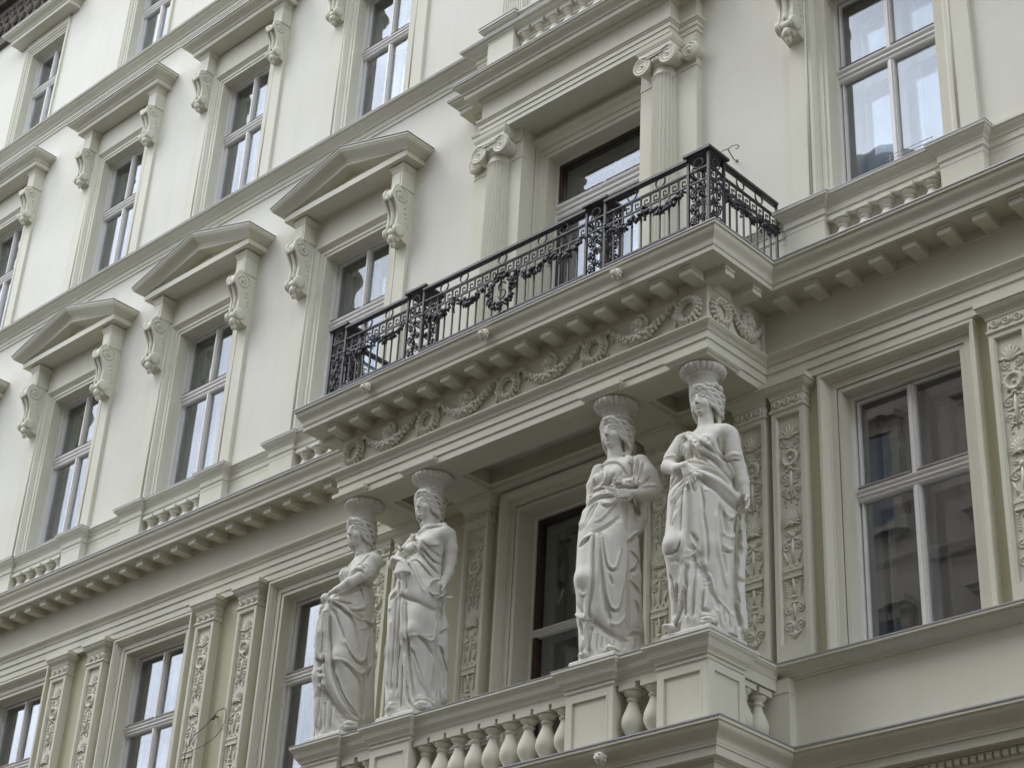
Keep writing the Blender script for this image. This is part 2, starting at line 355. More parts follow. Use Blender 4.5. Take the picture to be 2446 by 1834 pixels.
# ---- lower cornice and stone balcony
SX0, SX1, SY = 1.42, 6.92, -1.08
PS = [(XL, 0), (SX0, 0), (SX0, SY), (SX1, SY), (SX1, 0), (XR, 0)]
low = [(-0.3, -6.72), (0.02, -6.72), (0.02, -6.50), (0.05, -6.49), (0.05, -6.39), (0.075, -6.385), (0.075, -6.37), (0.15, -6.365), (0.15, -6.29), (0.165, -6.285), (0.165, -6.265)]+cyma((0.17, -6.26), (0.275, -6.125), 9)+[(0.295, -6.12), (0.295, -6.085), (-0.3, -6.075)]
b = MB(); b.sweep(PS, low); lowc = part(b, 'lower_cornice', 'lower')
b = MB(); b.sweep(PS, [(0.304, -6.09), (0.304, -6.076), (-0.25, -6.066), (-0.25, -6.0745), (0.27, -6.083)]); b.build('flashing', 'flash', lowc)
b = MB(); b.box(SX0+0.05, SX1-0.05, SY+0.05, 0, -6.45, -6.3); b.build('slab', 'lower', lowc)
b = MB(); b.extr([(-0.055, -6.47), (-0.085, -6.455), (-0.09, -6.43), (-0.075, -6.40), (-0.05, -6.40)], -0.022, 0.022); dent_me = b.mesh('dentil', 'lower')
x = SX1+0.2
while x < 10.4: put('dentil', dent_me, lowc, (x, 0, 0)); x += 0.075
put('lion_boss', boss_me, B, (5.86, SY-0.235, -6.20)); put('lion_boss', boss_me, B, (2.5, SY-0.235, -6.20))
# sill course of the piano storey
b = MB(); PSI = [(XL, 0), (XC-0.85, 0)]
silp = [(-0.1, -5.33), (0.03, -5.33), (0.03, -5.31)]+cyma((0.05, -5.305), (0.135, -5.235), 6)+[(0.165, -5.23), (0.165, -5.20), (-0.1, -5.19)]
b.sweep([(XL, 0), (XC-0.86, 0)], silp); b.sweep([(XC+0.86, 0), (XR, 0)], silp); sil = part(b, 'sill_course', 'lower')
fl = [(0.172, -5.205), (0.172, -5.193), (-0.04, -5.183), (-0.04, -5.19), (0.14, -5.1985)]
b = MB(); b.sweep([(XL, 0), (XC-0.86, 0)], fl); b.sweep([(XC+0.86, 0), (XR, 0)], fl); b.build('flashing', 'flash', sil)

# balusters
def baluster_mesh(name, h, w, mat, n=16):
    """square abacus, ring, neck, pear-shaped belly, ring, square plinth; base at z=0"""
    b = MB(); k = w/2
    p = [(0.40, 0.14), (0.62, 0.16), (0.62, 0.19), (0.48, 0.21), (0.52, 0.24), (0.78, 0.30), (0.97, 0.37), (1.0, 0.43), (0.94, 0.50), (0.76, 0.58), (0.56, 0.66), (0.45, 0.72), (0.43, 0.755), (0.56, 0.765), (0.58, 0.785), (0.46, 0.80), (0.47, 0.82), (0.72, 0.855), (0.84, 0.885), (0.80, 0.91), (0.5, 0.915)]
    b.lathe([(r*k, z*h) for r, z in p], n=n)
    b.box(-k*0.78, k*0.78, -k*0.78, k*0.78, 0, h*0.085); b.lathe([(k*0.45, h*0.085), (k*0.74, h*0.09), (k*0.78, h*0.11), (k*0.70, h*0.135), (k*0.4, h*0.145)], n=n)
    b.box(-k*0.92, k*0.92, -k*0.92, k*0.92, h*0.91, h)
    return b.mesh(name, mat)
bal_me = baluster_mesh('baluster', 0.625, 0.212, 'lower', 20)
SB = empty('stone_balustrade', (XC, SY, -6.07), B)
py0 = -1.13
ZB = -5.447                                   # underside of caps and rails
cap_pr = [(-0.1, ZB), (0.0, ZB), (0.0, ZB+0.018), (0.012, ZB+0.022), (0.012, ZB+0.038), (0.0, ZB+0.042), (0.0, ZB+0.062)]+cyma((0.020, ZB+0.066), (0.060, ZB+0.140), 7)+[(0.065, ZB+0.142), (0.065, ZB+0.158)]+cyma((0.07, ZB+0.160), (0.10, ZB+0.212), 5)+[(0.108, ZB+0.214), (0.108, -5.205), (-0.1, -5.200)]
rail_pr = [(-0.1, ZB+0.006), (-0.045, ZB+0.006), (-0.045, ZB+0.045)]+cyma((-0.03, ZB+0.066), (0.012, ZB+0.140), 7)+[(0.016, ZB+0.142), (0.016, ZB+0.158)]+cyma((0.02, ZB+0.160), (0.048, ZB+0.212), 5)+[(0.056, ZB+0.214), (0.056, -5.207), (-0.1, -5.203)]
peds = [(1.44, 2.01), (2.53, 3.11), (5.23, 5.81), (6.33, 6.90)]
for i, (a, c) in enumerate(peds):
    y0, y1 = -1.13, -0.60
    b = MB(); b.box(a+0.004, c-0.004, y0+0.016, y1-0.016, -6.08, ZB+0.01)
    fr = [(0, -5.999), (0, 0)]
    def panel_ring(b, x0, x1, z0, z1, y):      # raised border round a sunk panel on the street face
        for (u0, u1, w0, w1) in ((a, x0, -6.075, ZB+0.003), (x1, c, -6.075, ZB+0.003), (x0, x1, -6.075, z0), (x0, x1, z1, ZB+0.003)): b.box(u0, u1, y, y+0.02, w0, w1)
        b.sweep([(x0, z0), (x0, z1), (x1, z1), (x1, z0)], [(0.004, y+0.012), (0.004, y-0.003), (-0.012, y-0.004), (-0.02, y+0.006), (-0.03, y+0.0155), (-0.03, y+0.0185), (0.004, y+0.0185)], plane='xz', closed=True)
    panel_ring(b, a+0.075, c-0.075, -6.03, -5.52, y0-0.0)
    if i in (0, 3):
        xs = c if i == 3 else a
        for u0, u1, w0, w1 in ((y0+0.003, y0+0.085, -6.075, ZB+0.003), (y1-0.085, y1, -6.075, ZB+0.003), (y0+0.085, y1-0.085, -6.075, -6.03), (y0+0.085, y1-0.085, -5.52, ZB+0.003)): b.box(xs-0.01, xs+0.018, u0, u1, w0, w1)
    p = b.build('pedestal', 'lower', SB)
    b = MB(); b.sweep([(a, y0), (c, y0), (c, y1), (a, y1)], cap_pr, closed=True); b.box(a+0.02, c-0.02, y0+0.02, y1-0.02, ZB+0.05, -5.208); b.build('cap', 'lower', SB)
    b = MB(); b.box(a-0.113, c+0.113, y0-0.113, y1+0.05, -5.2045, -5.198); b.build('flashing', 'flash', SB)
for x0, x1, n in ((2.01, 2.53, 2), (3.11, 5.23, 9), (5.81, 6.33, 2)):
    b = MB(); b.sweep([(x0+0.0, y0-0.0), (x1, y0)], rail_pr); b.sweep([(x1, y0+0.27), (x0, y0+0.27)], rail_pr); b.box(x0, x1, y0+0.05, y0+0.22, ZB+0.012, -5.21); b.build('rail', 'lower', SB)
    b = MB(); b.box(x0, x1, y0-0.062, y0+0.30, -5.2035, -5.197); b.build('flashing', 'flash', SB)
    for k in range(n):
        off = 0.5 if n > 2 else 0.5
        put('baluster', bal_me, SB, (x0+(x1-x0)*(k+off)/n, y0+0.135, -6.07))
for xs, sx in ((6.90, 1), (1.44, -1)):
    pth = [(xs, -0.60), (xs, -0.10)] if sx > 0 else [(xs, -0.10), (xs, -0.60)]
    b = MB(); b.sweep(pth, rail_pr); b.box(min(xs, xs-sx*0.25), max(xs, xs-sx*0.25), -0.60, -0.1, ZB+0.012, -5.21); b.build('rail', 'lower', SB)
    b = MB(); b.box(min(xs+sx*.06, xs-sx*0.25), max(xs+sx*.06, xs-sx*0.25), -0.60, -0.1, -5.2035, -5.197); b.build('flashing', 'flash', SB)
    for y in (-0.47, -0.235): put('baluster', bal_me, SB, (xs-sx*0.12, y, -6.07))
    b = MB(); b.sweep([(xs-0.14, 0), (xs-0.14, -0.10), (xs+0.14, -0.10), (xs+0.14, 0)], [(-0.02, -6.07), (0.012, -6.07), (0.012, -5.48), (0.02, -5.47), (0.02, -5.445), (0.0, -5.435), (-0.02, -5.33)]); b.box(xs-0.14, xs+0.14, -0.105, 0, -6.07, -5.33); b.build('end_post', 'lower', SB)

# ---- pilasters of the piano storey with carved panels
def relief():
    b = MB(); S = 0.00166; top = 80
    def zz(row): return -2.66-(row-top)*S
    def T(p, r, n=5): b.tube(p, r, n)
    def scroll(row, r, dx, flip=1, tail=0.0, turns=1.7):
        for sx in (-1, 1):
            sp = spiral(sx*dx, zz(row), r, turns, -sx, 90*flip if flip > 0 else -90, 20)
            nn = len(sp); T(sp, [0.0135-0.006*i/nn for i in range(nn)]); b.ell((sx*dx, -0.006, zz(row)), (0.014, 0.014, 0.014), 6, 4)
            if tail: T([(sx*dx, -0.0, zz(row)+flip*r), (sx*(dx*0.55), -0.004, zz(row)+flip*(r*1.25)), (sx*0.012, -0.004, zz(row)+flip*(r+tail))], [0.012, 0.013, 0.009])
    def petal(cx, cz, L_, w, ang, y=-0.008):
        b.ell((cx+math.sin(ang)*L_/2, y, cz+math.cos(ang)*L_/2), (w, 0.014, L_/2), 7, 6, (0, ang, 0))
    for a in (-62, -38, -18, 0, 18, 38, 62): petal(0, zz(205), 0.165-0.0007*abs(a), 0.015, rad(a))
    for sx in (-1, 1): petal(sx*0.02, zz(190), 0.11, 0.017, rad(sx*85))
    scroll(228, 0.046, 0.064, 1, 0.0)
    for sx in (-1, 1): b.ell((sx*0.03, -0.006, zz(262)), (0.014, 0.014, 0.014), 6, 4); b.ell((sx*0.085, -0.006, zz(280)), (0.011, 0.011, 0.014), 6, 4)
    b.lathe([(0.095, 0.0), (0.092, -0.022), (0.078, -0.03), (0.064, -0.022), (0.056, -0.006), (0.02, -0.003)], (0, 0, zz(338)), 20, 'y'); b.ell((0, -0.01, zz(338)), (0.02, 0.02, 0.02))
    for sx in (-1, 1): petal(sx*0.075, zz(392), 0.06, 0.012, rad(sx*-40)); b.ell((sx*0.1, -0.004, zz(330)), (0.012, 0.01, 0.016), 6, 4)
    b.ell((0, -0.01, zz(402)), (0.03, 0.016, 0.02))
    scroll(455, 0.05, 0.066, 1, 0.03); scroll(552, 0.05, 0.072, -1, 0.03)
    T([(0, 0, zz(410)), (0, -0.006, zz(500)), (0, 0, zz(630))], [0.012, 0.018, 0.008])
    for sx in (-1, 1):
        T([(sx*0.02, 0, zz(500)), (sx*0.05, -0.004, zz(505)), (sx*0.09, 0, zz(500))], [0.008, 0.012, 0.006]); T([(sx*0.03, 0, zz(590)), (sx*0.075, -0.004, zz(612)), (sx*0.055, 0, zz(640))], [0.008, 0.012, 0.009])
        b.ell((sx*0.06, -0.004, zz(642)), (0.014, 0.012, 0.014), 6, 4)
    for a in range(-110, 111, 22): petal(0, zz(755), 0.125-0.0002*abs(a), 0.0135, rad(a), -0.014)
    b.ell((0, -0.012, zz(760)), (0.03, 0.022, 0.03)); scroll(815, 0.034, 0.055, 1, 0.0, 1.3)
    b.ell((0, -0.008, zz(835)), (0.028, 0.014, 0.03))
    scroll(898, 0.05, 0.068, 1, 0.03); T([(0, 0, zz(850)), (0, -0.006, zz(930)), (0, 0, zz(1010))], [0.012, 0.017, 0.01])
    for sx in (-1, 1):
        T([(sx*0.11, 0, zz(925)), (sx*0.085, -0.004, zz(960)), (sx*0.06, -0.004, zz(990)), (sx*0.075, 0, zz(1010))], [0.008, 0.013, 0.012, 0.008]); b.ell((sx*0.07, -0.006, zz(985)), (0.016, 0.013, 0.016), 6, 4)
        b.ell((sx*0.035, -0.006, zz(1025)), (0.014, 0.014, 0.018), 6, 4)
    b.box(-0.105, 0.105, -0.022, 0.004, zz(1058), zz(1043)); b.box(-0.095, 0.095, -0.012, 0.004, zz(1085), zz(1058)); b.box(-0.105, 0.105, -0.024, 0.004, zz(1100), zz(1085))
    for k in range(5): b.ell((-0.07+0.035*k, -0.012, zz(1071)), (0.011, 0.009, 0.009), 6, 4)
    for sx in (-1, 1):
        for k in range(6): b.ell((sx*(0.088-0.002*k), -0.006, zz(1122+17*k)), (0.017-0.0012*k, 0.013, 0.0125), 6, 4)
    T([(0, 0, zz(1100)), (0, -0.006, zz(1150)), (0, -0.004, zz(1200))], [0.02, 0.012, 0.02]); b.ell((0, -0.008, zz(1215)), (0.036, 0.015, 0.018)); b.ell((0, -0.006, zz(1250)), (0.045, 0.013, 0.011))
    for sx in (-1, 1): T([(sx*0.01, 0, zz(1110)), (sx*0.04, -0.005, zz(1125)), (sx*0.035, 0, zz(1140))], 0.008)
    scroll(1290, 0.044, 0.066, 1, 0.0, 1.4); T([(0, 0, zz(1250)), (0, -0.005, zz(1300)), (0, 0, zz(1350))], [0.014, 0.016, 0.012])
    scroll(1388, 0.058, 0.068, -1, 0.0); 
    for sx in (-1, 1): T([(sx*0.068, 0, zz(1388)-0.058), (sx*0.03, -0.005, zz(1440)), (0, -0.004, zz(1465))], [0.013, 0.013, 0.009])
    b.ell((0, -0.008, zz(1440)), (0.028, 0.014, 0.034))
    return b.mesh('relief', 'lower')
relief_me = relief()
def pilaster_mesh():
    b = MB(); hw, y = 0.19, -0.125; px, pz0, pz1 = 0.148, -5.02, -2.60
    b.box(-hw, -px, y, 0.01, -5.19, -2.55); b.box(px, hw, y, 0.01, -5.19, -2.55); b.box(-px, px, y, 0.01, -5.19, pz0); b.box(-px, px, y, 0.01, pz1, -2.55)
    b.box(-px, px, y+0.038, 0.01, pz0, pz1)
    b.sweep([(-px, pz0), (-px, pz1), (px, pz1), (px, pz0)], [(0, y+0.036), (0, y+0.003), (0.007, y+0.001), (0.018, y+0.022), (0.02, y+0.036)], plane='xz', closed=True)
    return b.mesh('pilaster', 'lower')
def capital_mesh():
    b = MB(); pts = [(-0.19, 0), (-0.19, -0.125), (0.19, -0.125), (0.19, 0)]
    b.sweep(pts, [(-0.1, -2.56), (0.0, -2.56), (0.014, -2.552), (0.018, -2.54), (0.014, -2.528), (0.002, -2.52), (0.002, -2.415), (0.012, -2.405), (0.012, -2.385)]+cyma((0.016, -2.38), (0.062, -2.315), 6)+[(0.07, -2.31), (0.07, -2.29), (0.085, -2.285), (0.085, -2.232), (-0.1, -2.228)])
    b.box(-0.188, 0.188, -0.123, 0, -2.55, -2.24)
    for x in (-0.115, 0, 0.115):
        b.lathe([(0.042, 0.0), (0.041, -0.014), (0.032, -0.02), (0.022, -0.012), (0.016, -0.006)], (x, -0.127, -2.468), 12, 'y'); b.ell((x, -0.137, -2.468), (0.013, 0.012, 0.013), 6, 4)
    for x in (-0.17, -0.058, 0.058, 0.17): b.ell((x, -0.128, -2.468), (0.012, 0.012, 0.03), 6, 4)
    for y in (-0.03, -0.09): b.ell((0.193, y, -2.468), (0.012, 0.025, 0.035), 6, 4)
    return b.mesh('capital', 'lower')
pil_me, cap_me = pilaster_mesh(), capital_mesh()
pxs = [XW[w]+s*1.215 for w in XW for s in (-1, 1)]+[1.675, 2.837, 5.503, 6.665]
for x in pxs:
    if x > 12 : continue
    p = put('pilaster', pil_me, B, (x, 0, 0)); put('capital', cap_me, p, (x, 0, -0.003 if x in (1.675, 6.665) else 0), scale=(1, 0.985, 1) if x in (1.675, 6.665) else None); put('relief', relief_me, p, (x, -0.087, 0))

# ---- windows
def window(xc, hw, zb, zt, ztr, ysash, mat='white', inner=True, curtain=None, upper_split=True, ledge=True, doors=False):
    """outer frame mesh with mullion, transom, panes, a second casement behind and a room"""
    y = ysash; fw_ = 0.062; b = MB()
    b.sweep([(xc-hw, zb), (xc-hw, zt), (xc+hw, zt), (xc+hw, zb)], [(0.02, y+0.07), (0.02, y-0.035), (-0.012, y-0.035), (-0.022, y-0.02), (-fw_, y-0.012), (-fw_, y+0.05), (-fw_-0.006, y+0.055), (-fw_-0.006, y+0.07)], plane='xz', closed=True)
    f = b.build('window', mat, B)
    b = MB(); w = 0.036
    b.box(xc-w, xc+w, y-0.012, y+0.06, zb+fw_, ztr[0])
    b.box(xc-0.016, xc+0.016, y-0.028, y, zb+fw_, ztr[0])
    if upper_split: b.box(xc-w, xc+w, y-0.012, y+0.06, ztr[1], zt-fw_); b.box(xc-0.016, xc+0.016, y-0.028, y, ztr[1], zt-fw_)
    b.build('mullion', mat, f)
    b = MB(); z0, z1 = ztr; h = z1-z0
    b.extr([(y+0.06, z0), (y-0.018, z0), (y-0.03, z0+h*.12), (y-0.022, z0+h*.22), (y-0.022, z0+h*.36), (y-0.045, z0+h*.42), (y-0.045, z0+h*.52), (y-0.03, z0+h*.56), (y-0.03, z0+h*.7), (y-0.055, z0+h*.78), (y-0.06, z0+h*.92), (y-0.05, z1), (y+0.06, z1)], xc-hw+0.02, xc+hw-0.02)
    tr = b.build('transom', mat, f)
    if ledge:
        b = MB()
        for s0, s1 in ((xc-hw+0.05, xc-w-0.004), (xc+w+0.004, xc+hw-0.05)): b.extr([(y-0.058, z1+0.001), (y-0.062, z1+0.008), (y+0.0, z1+0.062), (y+0.01, z1+0.062), (y+0.01, z1+0.001)], s0, s1)
        b.build('ledge', 'brownflash', f)
    for (a, c) in ((zb+fw_, z0), (z1, zt-fw_)):
        for x0, x1 in ((xc-hw+fw_, xc-w), (xc+w, xc+hw-fw_)) if (upper_split or a < z0) else ((xc-hw+fw_, xc+hw-fw_),):
            b = MB(); q = 0.028                       # sash stiles and rails
            b.sweep([(x0, a), (x0, c), (x1, c), (x1, a)], [(0.004, y+0.05), (0.004, y+0.006), (-q+0.01, y+0.006), (-q, y+0.018), (-q, y+0.05)], plane='xz', closed=True); b.build('sash', mat, f)
            b = MB(); b.box(x0+q*0.5, x1-q*0.5, y+0.030, y+0.036, a+q*0.5, c-q*0.5); b.build('pane', 'glass', f)
    if inner:
        yi = y+0.20; b = MB()
        b.sweep([(xc-hw, zb), (xc-hw, zt), (xc+hw, zt), (xc+hw, zb)], [(0.1, yi+0.05), (0.1, yi), (-0.085, yi), (-0.085, yi+0.05)], plane='xz', closed=True)
        b.box(xc-0.05, xc+0.05, yi, yi+0.05, zb, zt); b.box(xc-hw, xc+hw, yi-0.002, yi+0.048, z0-0.01, z1-0.01); b.build('inner_casement', 'inner', f)
        b = MB(); b.box(xc-hw, xc+hw, yi+0.02, yi+0.026, zb, zt); b.build('inner_pane', 'glass', f)
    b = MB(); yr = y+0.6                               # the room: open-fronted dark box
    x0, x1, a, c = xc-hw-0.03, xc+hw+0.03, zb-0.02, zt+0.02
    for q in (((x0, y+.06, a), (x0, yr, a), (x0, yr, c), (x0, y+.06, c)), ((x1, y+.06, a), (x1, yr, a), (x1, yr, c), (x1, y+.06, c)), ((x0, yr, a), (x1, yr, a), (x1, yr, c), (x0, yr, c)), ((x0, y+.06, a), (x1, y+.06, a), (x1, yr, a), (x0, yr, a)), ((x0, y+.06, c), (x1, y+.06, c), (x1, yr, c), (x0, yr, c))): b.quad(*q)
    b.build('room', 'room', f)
    if curtain:
        for (c0, c1, zc0, zc1) in curtain:
            n = 26; vs = []
            for i in range(n+1):
                x = xc+c0+(c1-c0)*i/n; yy = y+0.30+0.018*math.sin(i*1.9)+0.008*math.sin(i*4.7); vs += [(x, yy, zc0), (x, yy, zc1)]
            b = MB(); b.add(vs, [(2*i, 2*i+2, 2*i+3, 2*i+1) for i in range(n)], True); b.build('curtain', 'curtain', f)
    return f
def surround(f, xc, hw, zb, zt, prof, ysash, mat, name='surround'):
    """moulded architrave round the three sides and the reveal behind it; prof = [(offset outwards, y), ...] from opening outwards"""
    b = MB(); p = [(0.0, ysash+0.05)]+prof+[(prof[-1][0], 0.06), (prof[0][0]+0.03, ysash+0.05)]
    b.sweep([(xc-hw, zb), (xc-hw, zt), (xc+hw, zt), (xc+hw, zb)], [(-a, yy) for a, yy in p], plane='xz')
    return b.build(name, mat, f)
# the sweep's outward side: walking up the left jamb, over, down the right jamb, the normal (dz,-dx) points into the opening, hence -a
def arch_prof(w, yo, yi):
    return [(0, yi), (w*.25, yi), (w*.25, yi-0.012), (w*.58, yi-0.012), (w*.58, yi-0.030), (w*.66, yi-0.034), (w*.72, yo+0.03), (w*.8, yo+0.012), (w*.86, yo), (w, yo)]
for k, x in XW.items():
    cur = {'W5': None, 'W2': [(0.36, 0.62, -5.1, -2.6)], 'W3': [(0.42, 0.62, -5.1, -2.6)]}.get(k)
    f = window(x, 0.655, -5.21, -2.505, (-3.645, -3.525), 0.19, curtain=cur); surround(f, x, 0.655, -5.2, -2.505, arch_prof(0.212, -0.1, 0.0), 0.19, 'lower')
f = window(XC, 0.78, -6.05, -2.505, (-3.95, -3.88), 0.30, mat='white', ledge=False); surround(f, XC, 0.78, -6.05, -2.505, arch_prof(0.22, -0.1, 0.0), 0.30, 'lower')
b = MB(); b.sweep([(XC-0.70, -6.0), (XC-0.70, -2.59), (XC+0.70, -2.59), (XC+0.70, -6.0)], [(0.0, 0.335), (0, 0.285), (-0.05, 0.285), (-0.05, 0.335)], plane='xz', closed=True); b.build('door_stile', 'wood', f)

def console_mesh(name, H, D, W, mat):
    """S-scroll bracket: top at z=0, hangs H down, projects D; big scroll above, small one below, leaf knob at the foot"""
    b = MB(); R1, R2 = 0.165*H, 0.100*H
    c1 = (-(D-R1), -R1*1.02); c2 = (-(0.50*D), -(H*0.79))
    def outl(ins):
        o = [(0.0, 0.0), (c1[0], 0.0-ins)]
        o += [(c1[0]+(R1-ins)*math.cos(rad(a)), c1[1]+(R1-ins)*math.sin(rad(a))) for a in range(90, 226, 15)]
        p0 = o[-1]; p3 = (c2[0]-(R2-ins)*0.55, c2[1]+(R2-ins)*0.9)
        p1 = (p0[0]+0.36*D, p0[1]-0.20*H); p2 = (p3[0]+0.02*D, p3[1]+0.16*H)
        for i in range(1, 10):
            t = i/10; o.append(tuple((1-t)**3*p0[j]+3*(1-t)**2*t*p1[j]+3*(1-t)*t*t*p2[j]+t**3*p3[j] for j in (0, 1)))
        o += [(c2[0]+(R2-ins)*math.cos(rad(a)), c2[1]+(R2-ins)*math.sin(rad(a))) for a in range(120, 276, 18)]
        o += [(-0.16*D, -H*0.93), (0.0, -H*0.95)]
        return o
    ow = W/2
    b.extr(outl(0.0), -ow, -ow+W*0.16); b.extr(outl(0.0), ow-W*0.16, ow); b.extr(outl(0.022), -ow+W*0.16, ow-W*0.16)
    for sx in (-1, 1):
        for c, R in ((c1, R1), (c2, R2)):
            sp = [(sx*(ow+0.001), p[0], p[2]) for p in [(c[0]+q[0], 0, c[1]+q[2]) for q in spiral(0, 0, R*0.86, 1.7, -1, 100, 20)]]
            b.tube(sp, R*0.10, 5); b.ell((sx*ow, c[0], c[1]), (R*0.22, R*0.22, R*0.22), 6, 4)
        for t in range(5):
            b.ell((sx*ow, -D*0.30+0.018*t, -H*(0.36+0.075*t)), (0.010, 0.030-0.003*t, 0.024), 6, 4, (0.6, 0, 0))
        b.lathe([(R2*0.2, ow*sx*0.8), (R2*1.02, ow*sx*0.86), (R2*1.02, ow*sx*1.16), (R2*0.7, ow*sx*1.24), (0.001, ow*sx*1.26)], (0, c2[0], c2[1]), 14, 'x')
    # ribs on the channel
    b.tube([(0, y_-0.006, z_) for y_, z_ in outl(0.018)[8:22]], W*0.13, 6)
    for k in range(5): b.ell((0.05*W*(k-2)*2.2, c1[0]-R1*0.88, c1[1]-R1*0.45+0.004*abs(k-2)), (W*0.1, 0.02, 0.045), 6, 5)
    b.ell((0, c2[0]-0.008, c2[1]-R2*1.15), (W*0.30, R2*0.72, R2*0.8), 10, 7); b.ell((0, c2[0]+0.01, c2[1]-R2*1.9), (W*0.2, R2*0.45, R2*0.7), 8, 6)
    for sx in (-1, 1): b.ell((sx*W*0.28, c2[0]+0.015, c2[1]-R2*0.95), (W*0.2, R2*0.6, R2*0.75), 8, 6)
    return b.mesh(name, mat)
con2 = console_mesh('console', 0.90, 0.33, 0.205, 'trim'); con3 = console_mesh('console', 0.76, 0.29, 0.20, 'trim')

bal2_me = baluster_mesh('baluster', 0.54, 0.215, 'trim', 16)
HOOD = lambda d, z0, z1: [(-0.02, z0), (d*0.62, z0), (d*0.62, z0+0.085), (d*0.66, z0+0.09)]+cyma((d*0.67, z0+0.095), (d*0.95, z1-0.035), 7)+[(d, z1-0.03), (d, z1), (-0.02, z1+0.008)]
def window2(x, sill=True, ped=True):
    ys = 0.245
    cur = [(0.30, 0.60, -0.3, 1.4)] if x in (XW['W2'], XW['W1']) else ([(-0.1, 0.18, -0.3, 2.55), (0.4, 0.62, -0.3, 2.55)] if x == XW['W5'] else None)
    f = window(x, 0.663, -0.28, 2.627, (1.46, 1.625), ys, curtain=cur)
    surround(f, x, 0.663, -0.25, 2.627, [(0, 0.03), (0.05, 0.03), (0.05, 0.016), (0.115, 0.016), (0.115, 0.0), (0.13, -0.004), (0.145, -0.03), (0.16, -0.042), (0.20, -0.042)], ys, 'trim')
    b = MB()                                               # outer strips that carry the consoles
    for s in (-1, 1):
        b = MB(); b.box(x+s*1.0-0.10, x+s*1.0+0.10, -0.05, 0.01, -0.25, 2.90); b.tube([(x+s*0.882, -0.045, -0.25), (x+s*0.882, -0.045, 2.85)], 0.016, 6)
        b.build('side_strip', 'trim', f)
    b = MB(); b.box(x-0.9, x+0.9, -0.012, 0.02, 2.84, 3.40); b.build('hood_frieze', 'trim', f)
    for s in (-1, 1): 
        put('console', con2, f, (x+s*0.995, -0.045, 2.90))
        b = MB(); b.box(x+s*0.995-0.103, x+s*0.995+0.103, -0.235, 0.0, 2.90, 3.26); b.box(x+s*0.995-0.118, x+s*0.995+0.118, -0.25, 0.0, 2.885, 2.912)
        b.sweep([(x+s*.995-.103, 0), (x+s*.995-.103, -0.235), (x+s*.995+.103, -0.235), (x+s*.995+.103, 0)], [(-0.02, 3.17), (0.006, 3.17), (0.012, 3.20), (0.03, 3.235), (0.035, 3.262), (-0.02, 3.265)])
        b.box(x+s*0.995-0.07, x+s*0.995+0.07, -0.243, -0.23, 2.95, 3.14)
        b.build('console_block', 'trim', f)
    # pediment
    hwp, dp, zt, za, zc = 1.41, 0.49, 3.50, 3.92, 3.285
    b = MB(); dc = 0.335; hc = hwp-(dp-dc)
    b.box(x-hc, x+hc, -dc, 0.0, zc, zc+0.085); b.box(x-hc+0.01, x+hc-0.01, -dc+0.012, 0.0, zc+0.085, zc+0.11)
    sl = math.atan2(za-zt, hwp)
    # raking cornice: closed cyma swept from the left tip over the apex to the right tip, with returned ends
    rk = [(0.0, 0.0), (0.0, -dp), (0.03, -dp), (0.036, -dp+0.012)]+[(0.036+0.12*t, -dp+0.012+(dp-dc-0.02)*(t-0.9*math.sin(2*math.pi*t)/(2*math.pi))) for t in [i/7 for i in range(8)]]+[(0.165, -dc-0.0), (0.215, -dc+0.004), (0.215, -0.16), (0.25, -0.14), (0.25, 0.0)]
    # in elevation the outline offset runs downwards (normal of the path points down-right)
    P0, P1, P2 = (x-hwp, zt), (x, za), (x+hwp, zt)
    n = len(rk); 
    def row(px, pz, nx, nz): return [(px+nx*a, y_, pz+nz*a) for a, y_ in rk]
    cs, sn = math.cos(sl), math.sin(sl)
    def endrow(s):
        r = []
        for a, y_ in rk:                                   # the ends mitre along the returned side, kept above the bed
            zz_ = zt-a/cs*0.92; xx_ = x+s*(hwp-(dp-(-y_))*1.0) if y_ < -dc-0.001 else x+s*(hwp-(dp-dc))
            if a == 0.0 and y_ == 0.0: xx_ = x+s*hwp
            r.append((xx_, y_, max(zz_, zc+0.087)))
        return r
    rows = [endrow(-1), row(x, za, 0, -1/cs), endrow(1)]
    vs = [p for r in rows for p in r]; fs = []
    for i in range(2):
        for a in range(n-1): fs.append((i*n+a, (i+1)*n+a, (i+1)*n+a+1, i*n+a+1))
    b.add(vs, fs)
    for s in (-1, 1):                                       # side returns
        pr = [(a, y_) for a, y_ in rk if y_ <= -dc+0.001]
        v = [];
        for a, y_ in pr:
            xx_ = x+s*(hwp-(dp+y_)); zz_ = max(zt-a/cs*0.92, zc+0.087); v += [(xx_, y_, zz_), (xx_, 0.0, zz_)]
        b.add(v, [(2*i, 2*i+1, 2*i+3, 2*i+2) for i in range(len(pr)-1)])
    b.prism([(x-hc+0.05, zc+0.1), (x+hc-0.05, zc+0.1), (x, za-0.22)], -0.15, 0.0)
    pd = b.build('pediment', 'trim', f)
    b = MB(); b.prism([(x-hwp-0.012, zt+0.002), (x, za+0.004), (x+hwp+0.012, zt+0.002), (x+hwp+0.012, zt+0.010), (x, za+0.013), (x-hwp-0.012, zt+0.010)], -dp-0.012, 0.0); b.build('flashing', 'flash', f)
    # tympanum triangular moulding
    b = MB(); b.sweep([(x-0.62, zc+0.165), (x, za-0.335), (x+0.62, zc+0.165)], [(0.0, -0.15), (0.0, -0.185), (0.02, -0.195), (0.045, -0.165), (0.05, -0.15)], plane='xz', closed=True); b.build('tympanum_moulding', 'trim', f)
